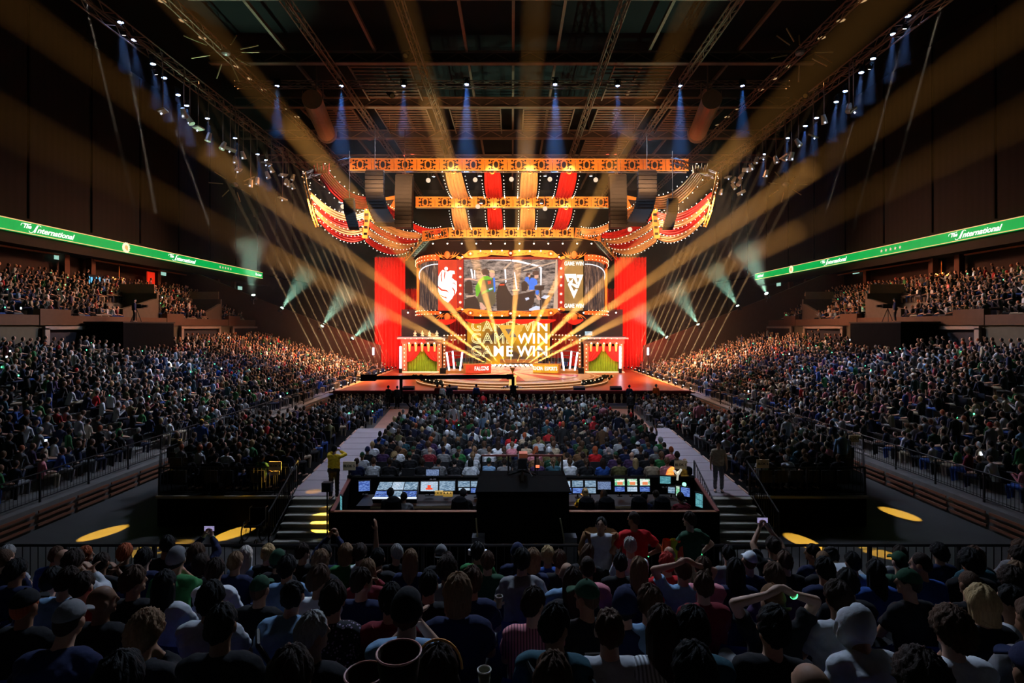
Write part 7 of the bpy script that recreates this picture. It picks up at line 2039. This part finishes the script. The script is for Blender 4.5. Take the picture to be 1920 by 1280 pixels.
person((S(626, 17.6), 17.6, 1.02), -.1, 'standing with phone', 'beanie', 'black', 'yellow', 'long', 'black', 'person in yellow and black top filming with a phone at the head of the left stairs', capcol='black', phone=True, shoes=True)
person((S(1347, 18.4), 18.4, 1.02), 2.9, 'standing', 'short', 'black', 'beige', 'short', 'grey', 'person in pale yellow T-shirt standing on the right aisle', shoes=True, eyes=True)
person((S(779, 40), 40, .06), math.pi, 'walking', 'short', 'dark brown', 'black', 'long', 'blue', 'person in black top and blue jeans walking up the left aisle', shoes=True)
person((S(1183, 38), 38, .06), 0, 'walking', 'buzz', 'black', 'black', 'long', 'black', 'large dark figure walking down the right aisle', scale=1.12, shoes=True)
for i, (px, Y, c, lab) in enumerate(((728, 43.6, 'black', 'crane operator in black at the column of the camera crane, left'), (745, 43.3, 'black', 'crane operator in black at the column of the camera crane, right'), (820, 44.4, 'maroon', 'person in dark red standing by the balustrade, left of the white shirt'), (829, 44.2, 'white', 'person in white shirt standing by the balustrade'), (843, 44.4, 'navy', 'person in dark blue standing by the balustrade, right of the white shirt'),
        (893, 44.6, 'blue', 'person in blue standing by the balustrade below the round stage'), (962, 44.6, 'black', 'camera assistant in black below the trophy stand'), (1180, 44, 'navy', 'person in navy with white hair by the right end of the stage front'), (1230, 44.6, 'orange', 'person in orange at the right corner of the stage'))):
    person((S(px, Y), Y, .05), rp.uniform(-.6, .6), 'standing' if i else 'standing side on', rp.choice(['short', 'beanie', 'messy']), rp.choice(['black', 'dark brown', 'grey']), c, 'long', 'black', lab, scale=1.05, shoes=True)
OPS = [(732, 14.35, 'messy', 'black', 'black', 'operator with tousled hair at the white-blue console'), (757, 14.0, 'short', 'black', 'grey', 'operator half hidden behind the console chair'), (868, 14.3, 'beanie', 'black', 'black', 'operator in dark beanie at the small screens beside the tower'), (1098, 14.3, 'bun', 'blond', 'yellow', 'operator in yellow-lit jacket with arms raised at the right desk'),  # yellow spotlight is also put into this operator's jacket colour
       (1135, 14.2, 'long', 'dark brown', 'black', 'operator with long dark hair at the speckled screen'), (1238, 14.2, 'short', 'dark brown', 'black', 'operator leaning at the laptop on the right desk'), (1205, 14.0, 'short', 'black', 'navy', 'operator sitting low below the green pictures'), (1285, 13.95, 'messy', 'dark brown', 'maroon', 'operator at the right corner desk')]
for px, Y, h, hcol, sh_, lab in OPS:
    person((S(px, Y), Y, 1.0), rp.uniform(-.1, .1), 'clapping' if sh_ == 'yellow' else rp.choice(['upright', 'leaning forward', 'head tilted']), h, hcol, sh_, 'long', 'black', lab, 'operators at the mixing desks', capcol='black')
for s, px in ((-1, 262), (1, 1668)):
    X = s*28.4; Y = abs(X/((px-960)/F))
    person((X, Y-.6, 7.05), face_to(X, Y), 'standing', 'short', 'black', 'navy', 'long', 'black', 'camera operator in dark clothes on the %s black booth' % ('left', 'right')[s > 0])
PLAYERS = 0
for s in (-1, 1):
    for i in range(5):
        person((s*(6.0-.68*i), 59.8+.35*i, 1.68), math.pi, 'upright', rp.choice(['short', 'messy']), rp.choice(['black', 'blond', 'brown']), 'green' if s < 0 else 'blue', 'short', 'black', '%s player from the middle in the %s booth, in %s jersey' % (ORD[4-i], ('left', 'right')[s > 0], ('green', 'blue')[s > 0]), 'players in the glass booths', eyes=True)
for i, (px, py, hgt) in enumerate(((895, 668, 0), (1020, 668, 0))):
    person((S(px, 60.5), 60.5, 1.7), math.pi, 'standing', 'short', 'black', 'black', 'long', 'black', 'dark-clothed referee standing at the inner end of the %s booth' % ('left', 'right')[i], eyes=True)

# cups near the camera
def cup(px, py, Y, r, h, lab, rim, col):
    c = W(px, py, Y)
    t = tag(empty('cup', (c.x, c.y, c.z-h)), lab, 'cup', 'cups in the end block')
    MB().lathe([(.01, -h), (r*.72, -h), (r*.78, -h*.9), (r, 0), (r*.93, -.004), (r*.7, -h*.85), (.01, -h*.86)], c, 24).build('body', mat('cup '+col, {'dark': (.05, .025, .02), 'pale': (.3, .3, .22)}[col], .5), t, smooth=True)
    q = MB(); q.path([c+V((r*math.cos(a*.2618), r*math.sin(a*.2618), 0)) for a in range(25)], .004, 6); q.build('rim', rim, t)
M_rim = mat('rim pink', (.6, .3, .26), .5)
cup(748, 1222, 1.9, .078, .16, 'large dark cup with pinkish rim at the lower edge, the higher one', M_rim, 'dark')
cup(684, 1262, 1.95, .072, .16, 'large dark cup with pinkish rim at the lower edge, the lower one', M_rim, 'dark')
cup(908, 1255, 2.6, .032, .1, 'small pale cup in a holder at the lower edge', M_white, 'pale')
cup(812, 1203, 3.4, .03, .1, 'small pale cup between the maroon sweater and the navy back', M_white, 'pale')
cup(936, 1117, 4.6, .03, .1, 'small pale cup left of the pink striped shirt', M_white, 'pale')

# ---- all other seats: floor rows, stands
CAND = []
def add_seat(x, y, z, region, row, idx, yaw): CAND.append((x, y, z, region, row, idx, yaw))
for r_ in range(27):
    Y = 17.75+.86*r_ if r_ < 13 else 30.6+.86*(r_-13)
    if Y > 42.5: break
    z = PZ if r_ < 13 else .02
    xi, xo = aisle_x(Y, -1, 0)+.35, aisle_x(Y, 1, 0)-.35
    n = int((xo-xi)/.53)
    for i in range(n): add_seat(xi+.26+i*(xo-xi)/n, Y, z, 'central floor', r_, i, 0)
    for s in (-1, 1):
        a = abs(aisle_x(Y, s, 1))+.35; b = 14.1 if Y > 29 else min(14.0, 11.6+max(0, (Y-18))*.8)
        if Y < 18.4: Y_ = 18.5
        n = int((b-a)/.53)
        for i in range(n): add_seat(s*(a+.26+i*.53), Y+.6, z, ('left' if s < 0 else 'right')+' floor', r_, i, face_to(s*12, Y)*.8)
AISLES = [ARC0+9, ARC0+19, ARC0+30, ARC0+41]
for s in (-1, 1):
    sd = 'left' if s < 0 else 'right'
    for k in range(NR):
        tt = 9.6 if k > 0 else 9.6
        L = T_END-2-max(0, k-3)*.0
        i = 0
        while tt < ARC0+57:
            x, y, n, b = bowl_pt(s*tt, bowl_d(k, bb(tt)))
            step = .54 if b > .9 else .54*6.7/(6.7+bowl_d(k, bb(tt)))
            ok = all(abs(tt-A_) > .75 for A_ in AISLES) and (abs(x) < 30.2)
            yend = 66.3 if k > 2 else 74
            if tt < ARC0 and y < 6.4: ok = ok and True
            if y > yend-(.3*(abs(x)-16)) : ok = False
            if 27.2 < abs(x) and 37.2 < y < 43.6: ok = False
            if ok: add_seat(x, y, bowl_z(k, bb(tt)), sd+' lower stand', k, i, face_to(x, y)*.75)
            tt += step; i += 1
    for k in range(8):
        X = UP_X+.8*k+.45; i = 0; y = 18.
        while y < 61:
            ok = not (any(a-.3 < y < b+.4 for a, b in ((42.5, 46.8), (54, 57))) and k < 4) and not (33.5 < y < 34.7)
            if ok: add_seat(s*X, y, UP_Z+.42*k, sd+' upper stand', k, i, face_to(s*X, y)*.75)
            y += .54; i += 1
def in_view(x, y, z):
    if y < 1: return False
    px = 960+x*F/y; py = 612-(z+1.1-CAM_Z)*F/y
    return -40 < px < 1960 and py < 1300
CAND = [c for c in CAND if in_view(c[0], c[1], c[2])]
CAND.sort(key=lambda c: c[0]**2+c[1]**2)
LIMIT = 298
MID = []; FAR = []
for c in CAND:
    if rp.random() < (.07 if c[1] < 30 else .045): continue
    # seats hidden behind the mixing enclosure or the end block stay in the mass
    if N_PERSON+len(MID) < LIMIT and c[1] > 12: MID.append(c)
    else: FAR.append(c)
for x, y, z, reg, row, idx, yaw in MID:
    pose = rp.choice(FPOSE); h = rp.choice(HKIND); hcol = rp.choice(HCOL); sh_ = rp.choice(PAL); cc = rp.choice(['black', 'navy', 'white', 'dark green', 'grey'])
    place = {'central floor': '%s central floor row', 'left floor': '%s left floor row', 'right floor': '%s right floor row', 'left lower stand': '%s left stand row', 'right lower stand': '%s right stand row'}.get(reg, reg+' %s row') % ordn(row)
    lab = 'person in %s, %s, %s from %s, %s' % (sh_, hair_words(h, hcol, cc), ordn(idx), 'left' if 'central' in reg else ('aisle' if 'floor' in reg else 'camera'), place)
    person((x, y, z-.02), yaw+rp.uniform(-.2, .2), pose, h, hcol, sh_, rp.choice(['short', 'short', 'long']), rp.choice(['black', 'navy', 'grey']), lab, 'spectators in the '+reg+' rows', capcol=cc, rr=rp, wrist=rp.random() < .08, phone=(pose == 'holding up a phone'))

# ---- the mass of the crowd, one mesh
def low_person(var):
    q = MB()                       # material index = colour class: 0 skin 1 hair 2 top 3 trousers
    ln = (.02, .16, -.05, .06, .0, .0)[var]; up = var in (2,)
    st = var == 5
    dz = .38 if st else 0
    c = V((0, ln*.5, .78+dz)); s_ = V((0, ln, 1.0+dz)); hd = V((0, ln+.05, 1.24+dz))
    def loft(secs, mi, n=6):
        rows = [[V(c_)+V((rx*math.cos(2*math.pi*i/n), ry*math.sin(2*math.pi*i/n), 0)) for i in range(n)] for c_, rx, ry in secs]
        q.grid(rows, True, mi)
    loft([((0, 0, .48+dz), .18, .13), (c, .17, .12), (s_, .21, .11), ((0, ln, 1.09+dz), .07, .06)], 2, 8)
    loft([((0, ln+.01, 1.08+dz), .055, .055), (hd-V((0, 0, .09)), .055, .06)], 0, 5)
    # head: front half skin, back and top hair
    n, m = 8, 5; rows = []
    for j in range(m+1):
        t_ = math.pi*j/m; rows.append([hd+V((.088*math.sin(t_)*math.cos(2*math.pi*i/n+.39), .105*math.sin(t_)*math.sin(2*math.pi*i/n+.39), -.13*math.cos(t_))) for i in range(n)])
    base = len(q.v); q.v.extend([tuple(p) for r in rows for p in r])
    for j in range(m):
        for i in range(n):
            a = (i+.5)*2*math.pi/n+.39; front = math.sin(a) > .3
            hair = (j >= 4) or (j >= 1 and not front and j >= 2) or (j >= 1 and math.sin(a) < -.5)
            q.f.append((base+j*n+i, base+j*n+(i+1) % n, base+(j+1)*n+(i+1) % n, base+(j+1)*n+i)); q.mi.append(1 if hair else 0)
    for sg in (-1, 1):
        S_ = s_+V((sg*.2, 0, 0))
        if var == 2: E = S_+V((sg*.08, .12, .1)); H_ = E+V((-sg*.05, .06, .25))
        elif var == 3: E = S_+V((sg*.06, .02, -.26)); H_ = V((sg*.06, ln+.3, .95))
        elif st: E = S_+V((sg*.06, 0, -.28)); H_ = E+V((0, .08, -.24))
        else: E = S_+V((sg*.05, .04, -.27)); H_ = V((sg*.1, .38, .64))
        q.tube(S_, E, .055, .05, 5, 2, False); q.tube(E, H_, .045, .035, 5, 0 if var % 2 == 0 else 2, False); q.octa(H_, .05, 0)
        if st:
            q.tube((sg*.09, 0, .9), (sg*.1, 0, .05), .09, .06, 5, 3, False)
        else:
            K = V((sg*.13, .46, .53)); q.tube((sg*.09, .0, .52), K, .09, .07, 5, 3, False); q.tube(K, (sg*.13, .42, .08), .065, .05, 5, 3, False)
    # triangulate
    tris = []; cl = []
    for f_, m_ in zip(q.f, q.mi):
        for a in range(1, len(f_)-1): tris.append((f_[0], f_[a], f_[a+1])); cl.append(m_)
    return np.array(q.v, np.float32), np.array(tris, np.int32), np.array(cl, np.int32)
LOW = [low_person(i) for i in range(6)]
allv, allt, allc = [], [], []; off = 0
WB = MB(); PHN = MB(); SEATS = MB()
PALF = PAL+['green']+['white']*2+['black']*10+['navy']*3
for x, y, z, reg, row, idx, yaw in FAR:
    u = rp.random(); var = 0 if u < .35 else 1 if u < .55 else 4 if u < .75 else 3 if u < .93 else 2 if u < .96 else 5
    v, t_, c_ = LOW[var]
    sc_ = rp.uniform(.92, 1.06); a = yaw+rp.uniform(-.35, .35); ca, sa = math.cos(a), math.sin(a)
    M = np.array([[ca, sa, 0], [-sa, ca, 0], [0, 0, 1]], np.float32)
    vv = (v*sc_*np.array([rp.uniform(.92, 1.1), 1, 1], np.float32)) @ M+np.array([x+rp.uniform(-.06, .06), y, z+rp.uniform(-.06, .04)], np.float32)
    allv.append(vv); allt.append(t_+off); off += len(v)
    sk = rp.choice(SKINS); hr = HC[rp.choice(HCOL)]; cs = CC[rp.choice(PALF)]; ct = CC[rp.choice(['black', 'navy', 'grey', 'black', 'blue', 'beige'])]
    if rp.random() < .06: hr = CC[rp.choice(['white', 'dark green', 'red', 'black'])]
    f_ = rp.uniform(.6, 1.3)
    pal = np.array([sk, hr, [min(1, q_*f_) for q_ in cs], ct], np.float32)
    allc.append(pal[c_])
    if rp.random() < .045:
        g = M.T @ np.array([rp.choice([-.15, .15]), .4, .72+.3*rp.random()]); WB.octa((x+g[0], y+g[1], z+g[2]), .045)
    if rp.random() < .012:
        g = M.T @ np.array([0, .42, .85]); PHN.box((x+g[0], y+g[1], z+g[2]), (.08, .03, .13))
for c in FAR+MID:
    if c[1] > 60 and 'upper' in c[3]: continue
    rot = Matrix.Rotation(c[6]/.75*0+ (0 if 'floor' in c[3] else 0), 3, 'Z')
    if 'floor' in c[3]: SEATS.box((c[0], c[1]-.27, c[2]+.62), (.44, .04, .42), None, 1)
    else:
        nx, ny = (-1 if c[0] > 0 else 1), 0
        if c[1] < 16:
            tx, ty = (9 if c[0] > 0 else -9)-c[0], 16-c[1]; L = math.hypot(tx, ty) or 1; nx, ny = tx/L, ty/L
        SEATS.box((c[0]-nx*.3, c[1]-ny*.3, c[2]+.6), (.44, .05, .42), Matrix.Rotation(math.atan2(ny, nx)-math.pi/2, 3, 'Z'), 0)
vv = np.concatenate(allv); tt_ = np.concatenate(allt); cc_ = np.concatenate(allc)
me = bpy.data.meshes.new('crowd')
me.vertices.add(len(vv)); me.vertices.foreach_set('co', vv.ravel())
me.loops.add(len(tt_)*3); me.loops.foreach_set('vertex_index', tt_.ravel())
me.polygons.add(len(tt_)); me.polygons.foreach_set('loop_start', np.arange(0, len(tt_)*3, 3, dtype=np.int32)); me.polygons.foreach_set('loop_total', np.full(len(tt_), 3, np.int32))
me.update(calc_edges=True); me.validate()
at_ = me.color_attributes.new('Col', 'FLOAT_COLOR', 'CORNER')
cl4 = np.ones((len(cc_), 3, 4), np.float32); cl4[:, :, :3] = cc_[:, None, :]
at_.data.foreach_set('color', cl4.ravel())
me.materials.append(vcolmat('crowd cloth'))
me.polygons.foreach_set('use_smooth', [True]*len(me.polygons))
tag(put('seated_crowd', me), 'dense mass of seated spectators filling the stands and the farther floor rows', 'crowd', kind='stuff')
tag(WB.build('wristband_lights', mat('far wrist glow', (.1, 1, .4), emit=5, noise=0)), 'scattered glowing green wristbands among the crowd', 'wristbands', kind='stuff')
tag(PHN.build('phone_lights', mat('far phone glow', (.8, .9, 1), emit=2.5, noise=0)), 'scattered lit phone screens among the crowd', 'phones', kind='stuff')
tag(SEATS.build('seat_rows', [mat('stand seat', (.006, .008, .02), .6, noise=0), mat('floor chair', (.02, .02, .022), .6, noise=0)]), 'dark seat backs of the stands and floor rows', 'seats', kind='stuff')
print('PERSONS', N_PERSON, 'MID', len(MID), 'FAR', len(FAR), 'tris', len(tt_))

o = MB().lohi((-26, 40, 1.3), (26, 78, 25)).build('stage_haze', haze_mat(.0013, .2)); tag(o, 'thin warm haze hanging in the air around the stage', 'haze', kind='stuff')
